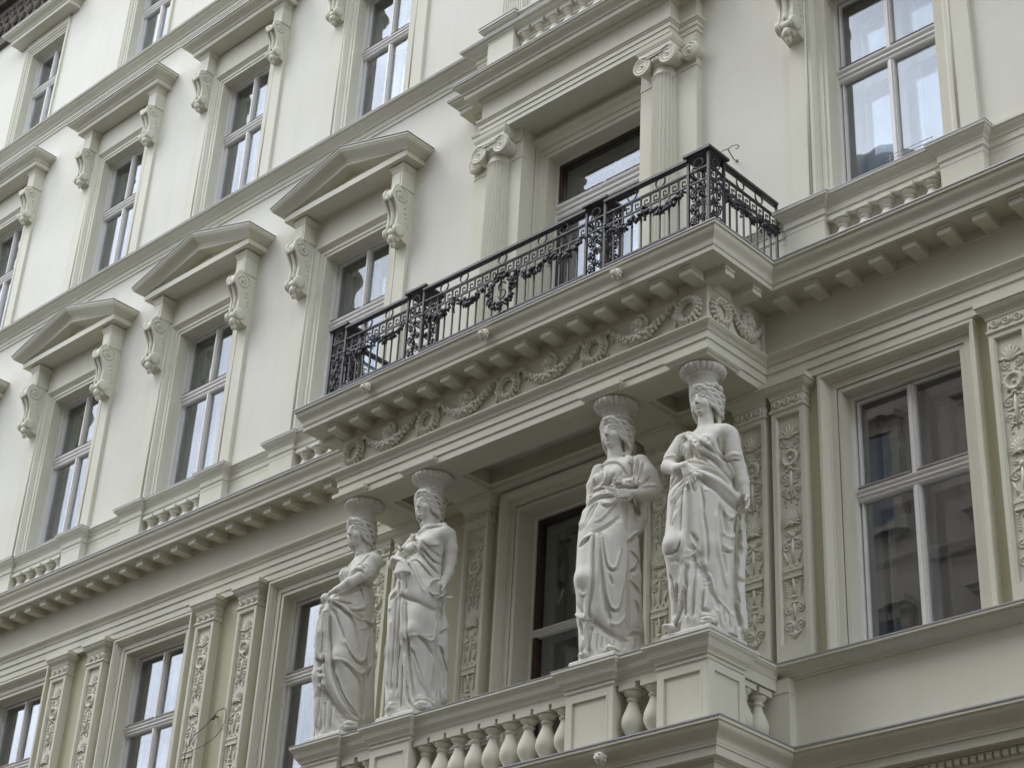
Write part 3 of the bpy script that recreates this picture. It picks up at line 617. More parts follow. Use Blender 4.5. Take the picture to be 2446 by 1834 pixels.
    # sill rail, pedestals, balusters
    if ped:
        b = MB(); zr = -0.232
        sp = [(-0.05, zr-0.275), (0.0, zr-0.275), (0.0, zr-0.215), (0.015, zr-0.21), (0.015, zr-0.13)]+cyma((0.025, zr-0.125), (0.085, zr-0.035), 6)+[(0.1, zr-0.03), (0.1, zr), (-0.05, zr+0.006)]
        pth = [(x-1.16, 0.0), (x-1.16, -0.13), (x-0.68, -0.13), (x-0.68, -0.09), (x+0.68, -0.09), (x+0.68, -0.13), (x+1.16, -0.13), (x+1.16, 0.0)]
        b.sweep(pth, sp); b.box(x-0.70, x+0.70, -0.085, 0.1, zr-0.272, zr-0.004)
        for s in (-1, 1): b.box(x+s*0.92-0.236, x+s*0.92+0.236, -0.126, 0, -1.08, zr-0.006)
        sl_ = b.build('sill_balustrade', 'trim', f)
        b = MB(); b.sweep(pth, [(0.105, zr-0.004), (0.105, zr+0.007), (-0.04, zr+0.014), (-0.04, zr+0.008), (0.09, zr+0.002)]); b.box(x-0.68, x+0.68, -0.09, 0.2, zr+0.003, zr+0.012); b.build('flashing', 'flash', f)
        for k in range(5): put('baluster', bal2_me, f, (x-0.524+0.262*k, -0.02, -1.03))
        b = MB(); b.box(x-0.70, x+0.70, 0.10, 0.16, -1.1, -0.3); b.build('sill_backing', 'trim', f)
    return f
for k, x in XW.items(): window2(x)
# dado mouldings between the sills
for x0, x1 in ((XL, XW['W0']-1.16), (XW['W0']+1.16, XW['W1']-1.16), (XW['W1']+1.16, XW['W2']-1.16), (XW['W2']+1.16, XW['W3']-1.16), (XW['W3']+1.16, 2.36), (5.98, XW['W5']-1.16), (XW['W5']+1.16, XW['W6']-1.16)):
    b = MB(); zr = -0.236
    b.sweep([(x0, 0), (x1, 0)], [(-0.05, zr-0.275), (0.022, zr-0.275), (0.022, zr-0.21), (0.035, zr-0.205), (0.035, zr-0.13)]+cyma((0.045, zr-0.125), (0.085, zr-0.035), 6)+[(0.1, zr-0.03), (0.1, zr), (-0.05, zr+0.006)])
    b.box(x0, x1, -0.02, 0.0, -1.08, -0.512)
    b.build('dado_moulding', 'trim', B)

def window3(x):
    ys = 0.23; f = window(x, 0.61, 4.56, 7.42, (6.235, 6.375), ys); surround(f, x, 0.61, 4.59, 7.42, [(0, 0.03), (0.05, 0.03), (0.05, 0.016), (0.11, 0.016), (0.11, 0.0), (0.125, -0.004), (0.14, -0.03), (0.155, -0.042), (0.20, -0.042)], ys, 'trim')
    b = MB()
    for s in (-1, 1):
        b = MB(); b.box(x+s*0.94-0.105, x+s*0.94+0.105, -0.045, 0.01, 4.60, 7.72); b.tube([(x+s*0.818, -0.04, 4.6), (x+s*0.818, -0.04, 7.65)], 0.016, 6)
        b.build('side_strip', 'trim', f)
    b = MB(); b.box(x-0.86, x+0.86, -0.012, 0.02, 7.64, 8.09); b.build('hood_frieze', 'trim', f)
    for s in (-1, 1):
        put('console', con3, f, (x+s*0.94, -0.03, 7.68))
        b = MB(); b.box(x+s*0.94-0.108, x+s*0.94+0.108, -0.19, 0, 7.68, 8.06); b.sweep([(x+s*.94-.108, 0), (x+s*.94-.108, -0.19), (x+s*.94+.108, -0.19), (x+s*.94+.108, 0)], [(-0.02, 7.99), (0.005, 7.99), (0.012, 8.01), (0.03, 8.04), (0.035, 8.07), (-0.02, 8.071)]); b.box(x+s*.94-.12, x+s*.94+.12, -0.2, 0, 7.665, 7.69); b.build('console_block', 'trim', f)
    b = MB(); b.sweep([(x-0.88, 0), (x-0.88, -0.01), (x+0.88, -0.01), (x+0.88, 0)], HOOD(0.45, 8.072, 8.30)); b.box(x-0.88, x+0.88, -0.02, 0, 8.072, 8.3); b.build('hood', 'trim', f)
    b = MB(); b.box(x-0.88-0.458, x+0.88+0.458, -0.468, 0, 8.306, 8.318); b.build('flashing', 'flash', f)
for k, x in XW.items(): window3(x)
def window4(x):
    ys = 0.23; f = window(x, 0.573, 9.2, 11.74, (10.765, 10.90), ys); surround(f, x, 0.573, 9.23, 11.74, [(0, 0.03), (0.05, 0.03), (0.05, 0.014), (0.10, 0.014), (0.10, -0.004), (0.13, -0.02), (0.145, -0.04), (0.19, -0.04)], ys, 'trim')
    b = MB(); b.box(x-0.72, x+0.72, -0.03, 0.02, 11.93, 12.06); b.sweep([(x-0.76, 0), (x-0.76, -0.01), (x+0.76, -0.01), (x+0.76, 0)], HOOD(0.40, 12.05, 12.27)); b.box(x-0.76, x+0.76, -0.02, 0, 12.05, 12.27); b.build('hood', 'trim', f)
    b = MB(); b.box(x-0.76-0.408, x+0.76+0.408, -0.418, 0, 12.275, 12.287); b.build('flashing', 'flash', f)
for k in ('W0', 'W1', 'W2', 'W3'): window4(XW[k])
# weathered ornamental frieze and eaves cornice at the top
b = MB(); b.box(XL, XR, -0.06, 0.3, 12.72, 13.75); b.box(XL, XR, -0.10, 0.3, 12.62, 12.72); b.sweep([(XL, 0), (XR, 0)], [(-0.2, 13.75), (0.2, 13.75), (0.25, 13.95), (0.85, 14.05), (0.95, 14.35), (-0.2, 14.5)])
ef = part(b, 'eaves_frieze', 'dirty'); b = MB()
for k in range(34):
    x = XL+0.25+0.27*k; b.ell((x, -0.08, 13.05+0.05*(k % 2)), (0.09, 0.07, 0.13), 8, 6); b.ell((x+0.13, -0.08, 13.33), (0.07, 0.05, 0.09), 8, 6); b.tube(spiral(x, 13.5, 0.1, 1.5, 1, 0, 14, -0.07), 0.022, 5)
b.build('frieze_relief', 'dirty', ef)

# ---- portal of the second storey: engaged Ionic columns under an entablature
P = empty('portal', (XC, -0.1, -1.08), B)
ent = [(XC-1.55, 0.02), (XC-1.55, -0.28), (XC+1.55, -0.28), (XC+1.55, 0.02)]
entw = [(XC-1.81, 0.02), (XC-1.81, -0.10), (XC-1.55, -0.10), (XC-1.55, -0.28), (XC+1.55, -0.28), (XC+1.55, -0.10), (XC+1.81, -0.10), (XC+1.81, 0.02)]
b = MB(); b.sweep(entw, [(-0.1, 2.90), (0.0, 2.90), (0.0, 2.972), (0.012, 2.972), (0.012, 3.045), (0.025, 3.045), (0.025, 3.11), (0.035, 3.112), (0.04, 3.13), (0.055, 3.14), (0.06, 3.17), (-0.1, 3.172)]); b.build('architrave', 'trim', P)
b = MB(); b.sweep(entw, [(-0.1, 3.171), (0.005, 3.171), (0.005, 3.46), (-0.1, 3.46)]); b.build('frieze', 'trim', P)
b = MB(); b.sweep(entw, [(-0.1, 3.459), (0.02, 3.459), (0.05, 3.50), (0.05, 3.515), (0.18, 3.515), (0.18, 3.575), (0.19, 3.58)]+cyma((0.2, 3.585), (0.285, 3.69), 7)+[(0.306, 3.695), (0.306, 3.725), (-0.1, 3.735)]); b.build('cornice', 'trim', P)
b = MB(); b.sweep(entw, [(0.314, 3.72), (0.314, 3.733), (-0.09, 3.745), (-0.09, 3.737), (0.28, 3.728)]); b.build('flashing', 'flash', P)
b = MB(); b.box(XC-1.54, XC+1.54, -0.268, 0.3, 2.903, 3.70); b.build('lintel', 'trim', P)
for s in (-1, 1):
    xr = XC+s*1.39
    b = MB(); x0, x1 = sorted((XC+s*1.81, XC+s*0.97)); b.box(x0, x1, -0.10, 0.30, -1.08, 2.905); b.sweep([(x0, 0), (x0, -0.1), (x1, -0.1), (x1, 0)], [(-0.02, 2.45), (0.008, 2.455), (0.008, 2.475), (0.0, 2.48), (-0.02, 2.48)]); b.build('respond', 'trim', P)
    # fluted shaft
    nf_, rr = 144, 0.176; b = MB(); zs = [(-0.70, 1.0), (0.2, 1.0), (1.2, 0.975), (2.0, 0.93), (2.40, 0.93), (2.44, 0.925)]; vs = []; fs = []
    for zi, (z, sc) in enumerate(zs):
        for q in range(nf_):
            t = 2*math.pi*q/nf_; ph = (q*24/nf_) % 1.0; dpt = 0.021*math.sin(math.pi*ph) if zi < len(zs)-1 else 0.0; r_ = rr*sc-dpt*(1 if 0.12 < ph < 0.88 else 0.3); vs.append((xr-s*0.04+r_*math.cos(t), -0.10+r_*math.sin(t), z))
    for zi in range(len(zs)-1):
        for q in range(nf_): fs.append((zi*nf_+q, zi*nf_+(q+1) % nf_, (zi+1)*nf_+(q+1) % nf_, (zi+1)*nf_+q))
    b.add(vs, fs); b.lathe([(0.25, -1.08), (0.25, -0.95), (0.24, -0.94), (0.255, -0.90), (0.24, -0.86), (0.21, -0.84), (0.225, -0.80), (0.215, -0.77), (0.19, -0.74), (0.175, -0.70)], (xr-s*0.04, -0.1, 0), 28)
    c = b.build('column', 'trim', P); b = MB(); xc_ = xr-s*0.04
    b.lathe([(0.15, 2.43), (0.168, 2.44), (0.172, 2.455), (0.165, 2.47), (0.155, 2.475), (0.155, 2.56), (0.168, 2.565), (0.172, 2.58), (0.165, 2.59), (0.19, 2.61), (0.215, 2.65), (0.21, 2.69)], (xc_, -0.1, 0), 28)
    for k in range(18): b.ell((xc_+0.2*math.cos(k*math.pi/9), -0.1+0.2*math.sin(k*math.pi/9), 2.645), (0.022, 0.022, 0.035), 6, 5)
    for v in (-1, 1):
        cx = xc_+v*0.195; cz = 2.635
        b.lathe([(0.0, -0.312), (0.118, -0.312), (0.122, -0.318), (0.130, -0.318), (0.132, -0.300), (0.124, -0.27), (0.098, -0.20), (0.090, -0.08), (0.094, 0.05), (0.11, 0.20), (0.0, 0.20)], (cx, 0, cz), 24, 'y')
        b.tube(spiral(cx, cz, 0.112, 1.9, -v, 90, 36, -0.312, 0.25), 0.0065, 5); b.ell((cx, -0.315, cz), (0.018, 0.014, 0.018))
    # the cushion between the volutes and the abacus
    b.extr([(-0.31, 2.70), (-0.318, 2.765), (0.06, 2.765), (0.06, 2.70)], xc_-0.22, xc_+0.22)
    b.tube([(xc_-0.2, -0.318, 2.752), (xc_-0.1, -0.318, 2.728), (xc_, -0.318, 2.722), (xc_+0.1, -0.318, 2.728), (xc_+0.2, -0.318, 2.752)], 0.012, 5); b.tube([(xc_-0.12, -0.318, 2.70), (xc_, -0.318, 2.69), (xc_+0.12, -0.318, 2.70)], 0.011, 5)
    b.sweep([(xc_-0.25, 0.0), (xc_-0.25, -0.30), (xc_+0.25, -0.30), (xc_+0.25, 0.0)], [(-0.05, 2.79), (0.0, 2.79), (0.015, 2.81), (0.03, 2.85), (0.035, 2.90), (-0.05, 2.901)]); b.box(xc_-0.25, xc_+0.25, -0.31, 0.0, 2.76, 2.90)
    b.build('capital', 'trim', P)
    b = MB()                                                # capital of the respond behind
    for v in (s,):
        cx = xr+v*0.36
        b.lathe([(0.0, -0.165), (0.118, -0.165), (0.13, -0.155), (0.124, -0.12), (0.105, -0.05), (0.10, 0.05)], (cx, 0, 2.66), 22, 'y'); b.tube(spiral(cx, 2.66, 0.108, 1.9, -v, 90, 34, -0.166, 0.2), 0.008, 5); b.ell((cx, -0.172, 2.66), (0.022, 0.018, 0.022))
    b.box(xr-0.40, xr+0.40, -0.125, 0, 2.72, 2.80); b.box(xr-0.41, xr+0.41, -0.14, 0, 2.80, 2.905); b.build('respond_capital', 'trim', P)
    # pedestals and balustrade of the balcony above
    b = MB(); a_, c_ = xc_-0.235, xc_+0.235; b.box(a_+.004, c_-.004, -0.241, 0.1, 3.72, 4.73); cp = [(-0.05, 4.50), (0.0, 4.50), (0.0, 4.53), (0.02, 4.54), (0.02, 4.60)]+cyma((0.03, 4.61), (0.085, 4.71), 5)+[(0.1, 4.715), (0.1, 4.75), (-0.05, 4.755)]
    b.sweep([(a_, 0.1), (a_, -0.245), (c_, -0.245), (c_, 0.1)], cp); b.build('upper_pedestal', 'trim', P)
    b = MB(); b.box(a_-0.106, c_+0.106, -0.352, 0.1, 4.7555, 4.764); b.build('flashing', 'flash', P)
ubal = baluster_mesh('upper_baluster', 0.60, 0.22, 'trim', 16)
x0, x1 = XC-1.11, XC+1.11
b = MB(); b.sweep([(x0, -0.20), (x1, -0.20)], [(-0.2, 4.50), (0.0, 4.50), (0.0, 4.58), (0.015, 4.585), (0.015, 4.61)]+cyma((0.025, 4.615), (0.075, 4.705), 5)+[(0.09, 4.71), (0.09, 4.745), (-0.2, 4.748)]); b.build('upper_rail', 'trim', P)
for k in range(9): put('upper_baluster', ubal, P, (x0+(x1-x0)*(k+0.5)/9, -0.10, 3.90))
b = MB(); b.box(x0, x1, -0.2, 0.0, 3.73, 3.90); b.build('upper_plinth', 'trim', P)
for s in (-1, 1):                                            # fluted pilaster of the storey above, seen at the top edge
    xr = XC+s*1.35; b = MB()
    for q in range(9): b.lathe([(0.021, 4.9), (0.021, 8.0)], (xr-0.18+0.045*q, -0.055, 0), 8)
    b.box(xr-0.21, xr+0.21, -0.05, 0, 4.61, 8.1); b.box(xr-0.24, xr+0.24, -0.1, 0, 4.61, 4.9); b.build('upper_pilaster', 'trim', P)
# balcony door behind the columns
f = window(XC, 0.80, -1.06, 2.52, (1.66, 1.87), 0.42, mat='white', ledge=True, curtain=[(-0.7, 0.7, -1.0, 1.6)], upper_split=False); surround(f, XC, 0.80, -1.06, 2.52, [(0, 0.20), (0.06, 0.20), (0.06, 0.18), (0.14, 0.18), (0.14, 0.155), (0.19, 0.14), (0.24, 0.14)], 0.42, 'trim')
b = MB(); b.sweep([(XC-0.735, 1.88), (XC-0.735, 2.455), (XC+0.735, 2.455), (XC+0.735, 1.88)], [(0.004, 0.462), (0.004, 0.405), (-0.085, 0.405), (-0.085, 0.462)], plane='xz', closed=True); b.build('fanlight', 'wood', f)
b = MB(); b.box(XC-0.045, XC+0.045, 0.40, 0.46, -1.0, 1.58); b.sweep([(XC-0.735, -1.0), (XC-0.735, 1.58), (XC+0.735, 1.58), (XC+0.735, -1.0)], [(0.004, 0.462), (0.004, 0.405), (-0.05, 0.405), (-0.05, 0.462)], plane='xz', closed=True); b.build('door_leaf_frame', 'wood', f)
b = MB(); b.box(XC-1.0, XC-0.97, 0.14, 0.3, -1.08, 2.9); b.box(XC+0.97, XC+1.0, 0.14, 0.3, -1.08, 2.9); b.box(XC-1.0, XC+1.0, 0.14, 0.3, 2.74, 2.9); b.build('niche_wall', 'trim', P)
# ================================================================== IRON BALCONY RAILING
RY = -1.28
IR = empty('balcony_railing', (XC, RY, -1.07))
tag(IR, 'black wrought iron balcony railing with Greek key band, garlands and a central wreath', 'railing')
posts = [(1.33, 1.58), (2.66, 2.92), (5.42, 5.68), (6.80, 7.06)]
PZ = 0.03
def greek(b, L_, z0, z1, t=0.0085):
    n = max(2, round(L_/0.118)); w = L_/n; h = z1-z0
    for k in range(n):
        s = 1 if k % 2 == 0 else 1
        q = [(0.02, 0), (0.02, .86), (.92, .86), (.92, .0)] ; q2 = [(.92, .14), (.36, .14), (.36, .56), (.64, .56), (.64, .40)]
        for poly in (q, q2): b.tube([((k+u)*w, 0, z0+v*h) for u, v in poly], t, 4, False)
        b.tube([((k+0.02)*w, 0, z0), ((k-.08)*w if k else 0, 0, z0)], t, 4, False)
def iron_scroll(b, L_, z0, z1):
    n = max(2, int((z1-z0)/0.13)); 
    for k in range(n):
        z = z0+(z1-z0)*(k+0.5)/n
        for s in (-1, 1):
            b.tube(spiral(L_/2+s*L_*0.24, z, 0.046, 1.4, s*(1 if k % 2 else -1), 90 if k % 2 else -90, 14), 0.0075, 5)
            b.ell((L_/2+s*L_*0.24, 0, z), (0.011, 0.012, 0.011), 6, 4)
        b.ell((L_/2, -0.004, z+0.03), (0.02, 0.018, 0.034), 6, 5); b.ell((L_/2+random.uniform(-.03, .03), -0.008, z-0.03), (0.028, 0.014, 0.012), 6, 4, (0, random.uniform(-1, 1), 0))
    b.tube([(L_/2, 0, z0), (L_/2, 0, z1)], 0.008, 5)
def post_face(L_):
    b = MB(); g = lambda z0, z1: b.box(0, L_, -0.008, 0.008, z0, z1)
    g(-0.20, -0.185); g(-0.355, -0.34); g(-0.90, -0.885); g(-1.045, -1.02)
    b.tube([(L_/2+0.058*math.cos(a*math.pi/8), 0, -0.115+0.058*math.sin(a*math.pi/8)) for a in range(17)], 0.009, 5)
    greek(b, L_, -0.34, -0.20); iron_scroll(b, L_, -0.87, -0.37); greek(b, L_, -1.02, -0.90)
    return b.mesh('post_panel', 'iron')
pf = post_face(0.25)
for x0, x1 in posts:
    d = 0.25; b = MB()
    for xx in (x0, x1):
        for yy in (RY, RY+d): b.box(xx-0.014, xx+0.014, yy-0.014, yy+0.014, -1.07, PZ-0.03)
    p = b.build('post', 'iron', IR)
    b = MB(); b.box(x0-0.045, x1+0.045, RY-0.045, RY+d+0.045, PZ-0.03, PZ); b.box(x0-0.03, x1+0.03, RY-0.03, RY+d+0.03, PZ-0.042, PZ-0.03); b.build('post_cap', 'iron', p)
    sc = ((x1-x0)/0.25, 1, 1)
    put('post_panel', pf, p, (x0, RY, 0), scale=sc); put('post_panel', pf, p, (x0, RY+d, 0), scale=sc)
    put('post_panel', pf, p, (x0, RY, 0), rot=(0, 0, math.pi/2)); put('post_panel', pf, p, (x1, RY, 0), rot=(0, 0, math.pi/2))
ring = MB(); ring.tube([(0.062*math.cos(a*math.pi/10), 0, 0.062*math.sin(a*math.pi/10)) for a in range(21)], 0.0095, 6); ring_me = ring.mesh('ring', 'iron')
bar = MB(); bar.box(-0.008, 0.008, -0.008, 0.008, -1.07, -0.345); bar_me = bar.mesh('bar', 'iron')
def leaf_mass(b, pts, r, dens=5):
    for (x, z, s) in pts:
        for k in range(dens):
            a = random.uniform(0, 6.28); rr = r*s
            b.ell((x+0.6*rr*math.cos(a), -0.012+random.uniform(-0.03, 0.015), z+0.6*rr*math.sin(a)), (rr*random.uniform(.45, .8), rr*0.42, rr*random.uniform(.3, .5)), 6, 4, (random.uniform(-.6, .6), random.uniform(-1.5, 1.5), 0))
        if random.random() < 0.5: b.ell((x+random.uniform(-.03, .03), -0.02, z-r*s*0.9), (0.014, 0.01, 0.028), 6, 4, (0, random.uniform(-.8, .8), 0))
def swag(b, u0, u1, z, sag, r=0.052):
    n = max(5, int((u1-u0)/0.045)); leaf_mass(b, [(u0+(u1-u0)*i/n, z-sag*math.sin(math.pi*i/n), 0.62+0.42*math.sin(math.pi*i/n)) for i in range(n+1)], r)
    leaf_mass(b, [(u0, z-0.03*k, 0.62-0.07*k) for k in range(6)], r, 4)
def bay(u0, u1, swags, rings, place, lab='bay'):
    L_ = u1-u0
    def P_(name, mb, par=None): return place(name, mb.mesh(name, 'iron'))
    b = MB(); b.box(u0, u1, -0.034, 0.034, -0.052, -0.02); b.box(u0, u1, -0.022, 0.022, -0.064, -0.052); P_('top_rail', b)
    b = MB(); b.box(u0, u1, -0.009, 0.009, -0.20, -0.184); b.box(u0, u1, -0.009, 0.009, -0.356, -0.34); P_('band_rail', b)
    b = MB(); b.box(u0, u1, -0.012, 0.012, -0.865, -0.842); b.box(u0, u1, -0.01, 0.01, -1.03, -1.01)
    n = int(L_/0.12)
    for k in range(n): b.tube([(u0+(k+0.2)*L_/n, 0, -0.865), (u0+(k+0.2)*L_/n, 0, -0.90), (u0+(k+0.6)*L_/n, 0, -0.90), (u0+(k+0.6)*L_/n, 0, -0.875)], 0.007, 4, False)
    P_('bottom_rail', b)
    b = MB(); greek(b, L_, -0.34, -0.20); o = P_('greek_key', b); o.location = o.location+Vector(place.axis)*u0
    for u in rings: place('ring', ring_me, u, -0.122)
    n = round(L_/0.122)
    for k in range(1, n): place('bar', bar_me, u0+L_*k/n, 0)
    for s in swags: b = MB(); swag(b, *s); P_('garland', b)
def placer(origin, axis, rot):
    def f(name, me, u=0.0, z=0.0):
        o = put(name, me, IR, (origin[0]+axis[0]*u, origin[1]+axis[1]*u, z), rot=rot); return o
    f.axis = axis; return f
front = placer((0, RY, 0), (1, 0, 0), (0, 0, 0))
bay(1.58, 2.66, [(1.62, 2.12, -0.385, 0.10), (2.12, 2.62, -0.385, 0.10)], (1.97, 2.33), front)
bay(2.92, 5.42, [(2.96, 3.45, -0.385, 0.12), (3.45, 3.95, -0.385, 0.12), (4.40, 4.90, -0.385, 0.12), (4.90, 5.38, -0.385, 0.12)], (3.25, 3.57, 4.17, 4.77, 5.09), front)
bay(5.68, 6.80, [(5.72, 6.24, -0.385, 0.11), (6.24, 6.76, -0.385, 0.11)], (6.05, 6.43), front)
for xs in (7.045, 1.345):
    sidep = placer((xs, RY+0.25, 0), (0, 1, 0), (0, 0, math.pi/2))
    bay(0.0, 0.93, [(0.02, 0.30, -0.385, 0.08), (0.30, 0.62, -0.385, 0.09), (0.62, 0.92, -0.385, 0.08)], (0.3, 0.62), sidep)
    b = MB(); b.box(xs-0.012, xs+0.012, -0.112, -0.088, -1.07, -0.05); b.build('post', 'iron', IR)
b = MB()
leaf_mass(b, [(0.175*math.cos(a*math.pi/12)*1.0, 0.20*math.sin(a*math.pi/12), 0.85) for a in range(24)], 0.055, 4)
leaf_mass(b, [(-0.03+0.02*k, 0.215, 0.5) for k in range(4)], 0.05, 4)
wr = put('wreath', b.mesh('wreath', 'iron'), IR, (4.20, RY-0.015, -0.575))
b = MB(); sp = [(0.055*math.cos(t), 0, 0.065+0.05*math.sin(t)) for t in [rad(a) for a in range(20, 271, 18)]]+[(0.055*math.cos(t), 0, -0.04+0.055*math.sin(t)) for t in [rad(a) for a in range(90, -171, -18)]]
b.tube([(p[0], 0, p[2]) for p in sp], 0.009, 5); put('monogram', b.mesh('monogram', 'iron'), wr, (4.20, RY-0.01, -0.565))

# ================================================================== SMALL THINGS ON THE WALL
b = MB(); w0 = Vector((6.467, 0.0, 0.881)); tip = Vector((6.57, -0.3, 0.82))
b.tube([w0, w0+(tip-w0)*0.35+Vector((0, 0, -0.035)), w0+(tip-w0)*0.7+Vector((0, 0, -0.02)), tip], 0.0075, 6); b.ell(w0, (0.022, 0.014, 0.022))
for s in (-1, 1):
    c = tip
    b.tube([c, c+Vector((s*0.07, 0, 0.012)), c+Vector((s*0.13, 0, -0.005)), c+Vector((s*0.15, 0, -0.035)), c+Vector((s*0.128, 0, -0.058)), c+Vector((s*0.10, 0, -0.045))], 0.0065, 6)
tag(b.build('wall_hook', flat_mat('grey_iron', (0.22, 0.22, 0.21), rough=0.5)), 'small grey scrolled iron hook on the wall right of the iron balcony', 'hook')
b = MB()
b.tube([(-1.408, -.13, -3.849), (-1.546, -.12, -3.854), (-1.672, -.10, -3.92), (-1.791, -.12, -4.018), (-1.93, -.145, -4.102), (-2.029, -.15, -4.224), (-2.071, -.15, -4.317), (-2.069, -.14, -4.41)], 0.006, 5)
b.tube([(-1.408, -.13, -3.849), (-1.345, -.15, -3.90), (-1.333, -.15, -3.95), (-1.351, -.14, -4.057), (-1.452, -.13, -4.157), (-1.591, -.12, -4.229), (-1.767, -.13, -4.275), (-1.933, -.15, -4.299), (-2.059, -.15, -4.31)], 0.0045, 5)
for k in range(7): b.ell((-1.69+random.uniform(-.03, .03), -0.07+random.uniform(-.02, .02), -3.89+random.uniform(-.025, .025)), (0.02, 0.016, 0.014), 6, 4, (random.random(), random.random(), 0))
b.tube([(-1.69, 0, -3.87), (-1.68, -0.09, -3.90)], 0.01, 5)
tag(b.build('loose_cable', flat_mat('grey_cable', (0.12, 0.115, 0.10), rough=0.7)), 'loose dark cable hanging from a knot between two carved pilasters', 'cable')
b = MB()
for z in (0.0, 0.045): b.tube([(8.45, -0.17, -0.17+z), (9.0, -0.17, -0.17+z)], 0.004, 5)
for x in (8.5, 8.75, 8.98): b.tube([(x, -0.17, -0.225), (x, -0.17, -0.115)], 0.004, 5)
tag(b.build('bird_wire', flat_mat('wire_steel', (0.25, 0.25, 0.25), rough=0.4, metal=0.5)), 'thin bird wire strung along the sill of the big bright window', 'wire')

# ================================================================== HOUSE ACROSS THE STREET (seen in the window panes; its taller right block is added to cut sky light)
OY = -18.4
OB = empty('corner_house', (10, OY, GZ)); tag(OB, 'dark house with a domed turret mirrored in the right-hand window panes', 'building')
ZE = 11.0
b = MB(); b.box(-5.6, 42, OY-14, OY, GZ, ZE); b.build('wall', 'far', OB)
b = MB(); b.box(-17, -5.6, OY-14, OY-0.01, GZ, 7.6); b.build('wing_wall', 'far', OB)
b = MB(); b.sweep([(-5.6, OY-.01), (-17, OY-.01), (-17, OY-14)], [(-0.2, 7.0), (0.1, 7.0), (0.5, 7.3), (0.6, 7.7), (-0.2, 7.75)]); b.build('wing_cornice', 'far', OB)
b = MB(); b.sweep([(42, OY), (-5.6, OY), (-5.6, OY-14)], [(-0.2, ZE-0.9), (0.1, ZE-0.9), (0.15, ZE-0.4), (0.7, ZE-0.3), (0.85, ZE+0.1), (-0.2, ZE+0.15)]); b.build('eaves_cornice', 'far', OB)
b = MB(); b.add([(-5.4, OY-0.2, ZE+.1), (41.8, OY-0.2, ZE+.1), (41.8, OY-13.8, ZE+.1), (-5.4, OY-13.8, ZE+.1), (-3.4, OY-3, ZE+3.2), (39, OY-3, ZE+3.2), (39, OY-11, ZE+3.2), (-3.4, OY-11, ZE+3.2)], [(0, 1, 5, 4), (1, 2, 6, 5), (2, 3, 7, 6), (3, 0, 4, 7), (4, 5, 6, 7)]); rf = b.build('roof', 'slate', OB)
b = MB(); b.box(3.0, 42.2, OY-14, OY+0.02, GZ, 17.2); b.build('sky_screen_wall', 'far', OB)  # added taller block, unseen: blocks sky so the facade darkens towards the right
b = MB(); b.sweep([(42.2, OY), (3.0, OY), (3.0, OY-14)], [(-0.2, 16.4), (0.1, 16.4), (0.7, 16.9), (0.85, 17.3), (-0.2, 17.35)]); b.build('sky_screen_cornice', 'far', OB)
b = MB(); b.add([(3.2, OY-.2, 17.3), (42, OY-.2, 17.3), (42, OY-13.8, 17.3), (3.2, OY-13.8, 17.3), (5, OY-3, 20.3), (40, OY-3, 20.3), (40, OY-11, 20.3), (5, OY-11, 20.3)], [(0, 1, 5, 4), (1, 2, 6, 5), (2, 3, 7, 6), (3, 0, 4, 7), (4, 5, 6, 7)]); b.build('sky_screen_roof', 'slate', OB)
b = MB(); b.box(-5.2, -2.4, OY-2.6, OY+0.15, GZ, ZE+2.6); b.build('turret', 'far', OB)
b = MB(); b.lathe([(1.75, ZE+2.5), (1.8, ZE+3.3), (1.95, ZE+3.4), (1.95, ZE+3.6), (1.6, ZE+3.8), (1.62, ZE+4.6), (1.55, ZE+5.3), (1.3, ZE+5.95), (0.9, ZE+6.35), (0.45, ZE+6.5), (0.001, ZE+6.55)], (-3.8, OY-1.2, 0), 24); b.build('dome', 'patina', OB)
for z in (-8.2, -3.6, 1.0, 5.6):
    b = MB(); b.sweep([(42, OY), (-17, OY), (-17, OY-14)], [(-0.1, z-0.35), (0.12, z-0.3), (0.25, z-0.1), (0.25, z), (-0.1, z+0.05)]); b.build('string_course', 'far', OB)
wm = MB(); wm.sweep([(-0.65, 0), (-0.65, 2.3), (0.65, 2.3), (0.65, 0)], [(0, 0.02), (0, 0.1), (-0.25, 0.14), (-0.25, 0.02)], plane='xz', closed=True); wm.box(-0.95, 0.95, 0, 0.4, 2.55, 2.75); wm.box(-0.95, 0.95, 0, 0.25, -0.25, -0.05); wm = wm.mesh('window', 'far')
pm = MB(); pm.box(-0.65, 0.65, 0.0, 0.03, 0, 2.3); pm = pm.mesh('pane', flat_mat('dark_pane', (0.02, 0.022, 0.025), rough=0.1))
for zf in (-7.4, -2.8, 1.8, 6.4, 11.0):
    for k in range(20):
        x = -15.3+2.95*k
        if -5.4 < x < -2.2: x = -3.8
        yy = OY+0.16 if x == -3.8 else (OY+0.024 if x > 3 else OY+0.004)
        if (zf > 4 and x < -5.4) or (zf > 9 and x < 4): continue
        w = put('window', wm, OB, (x, yy, zf)); put('pane', pm, w, (x, yy, zf))
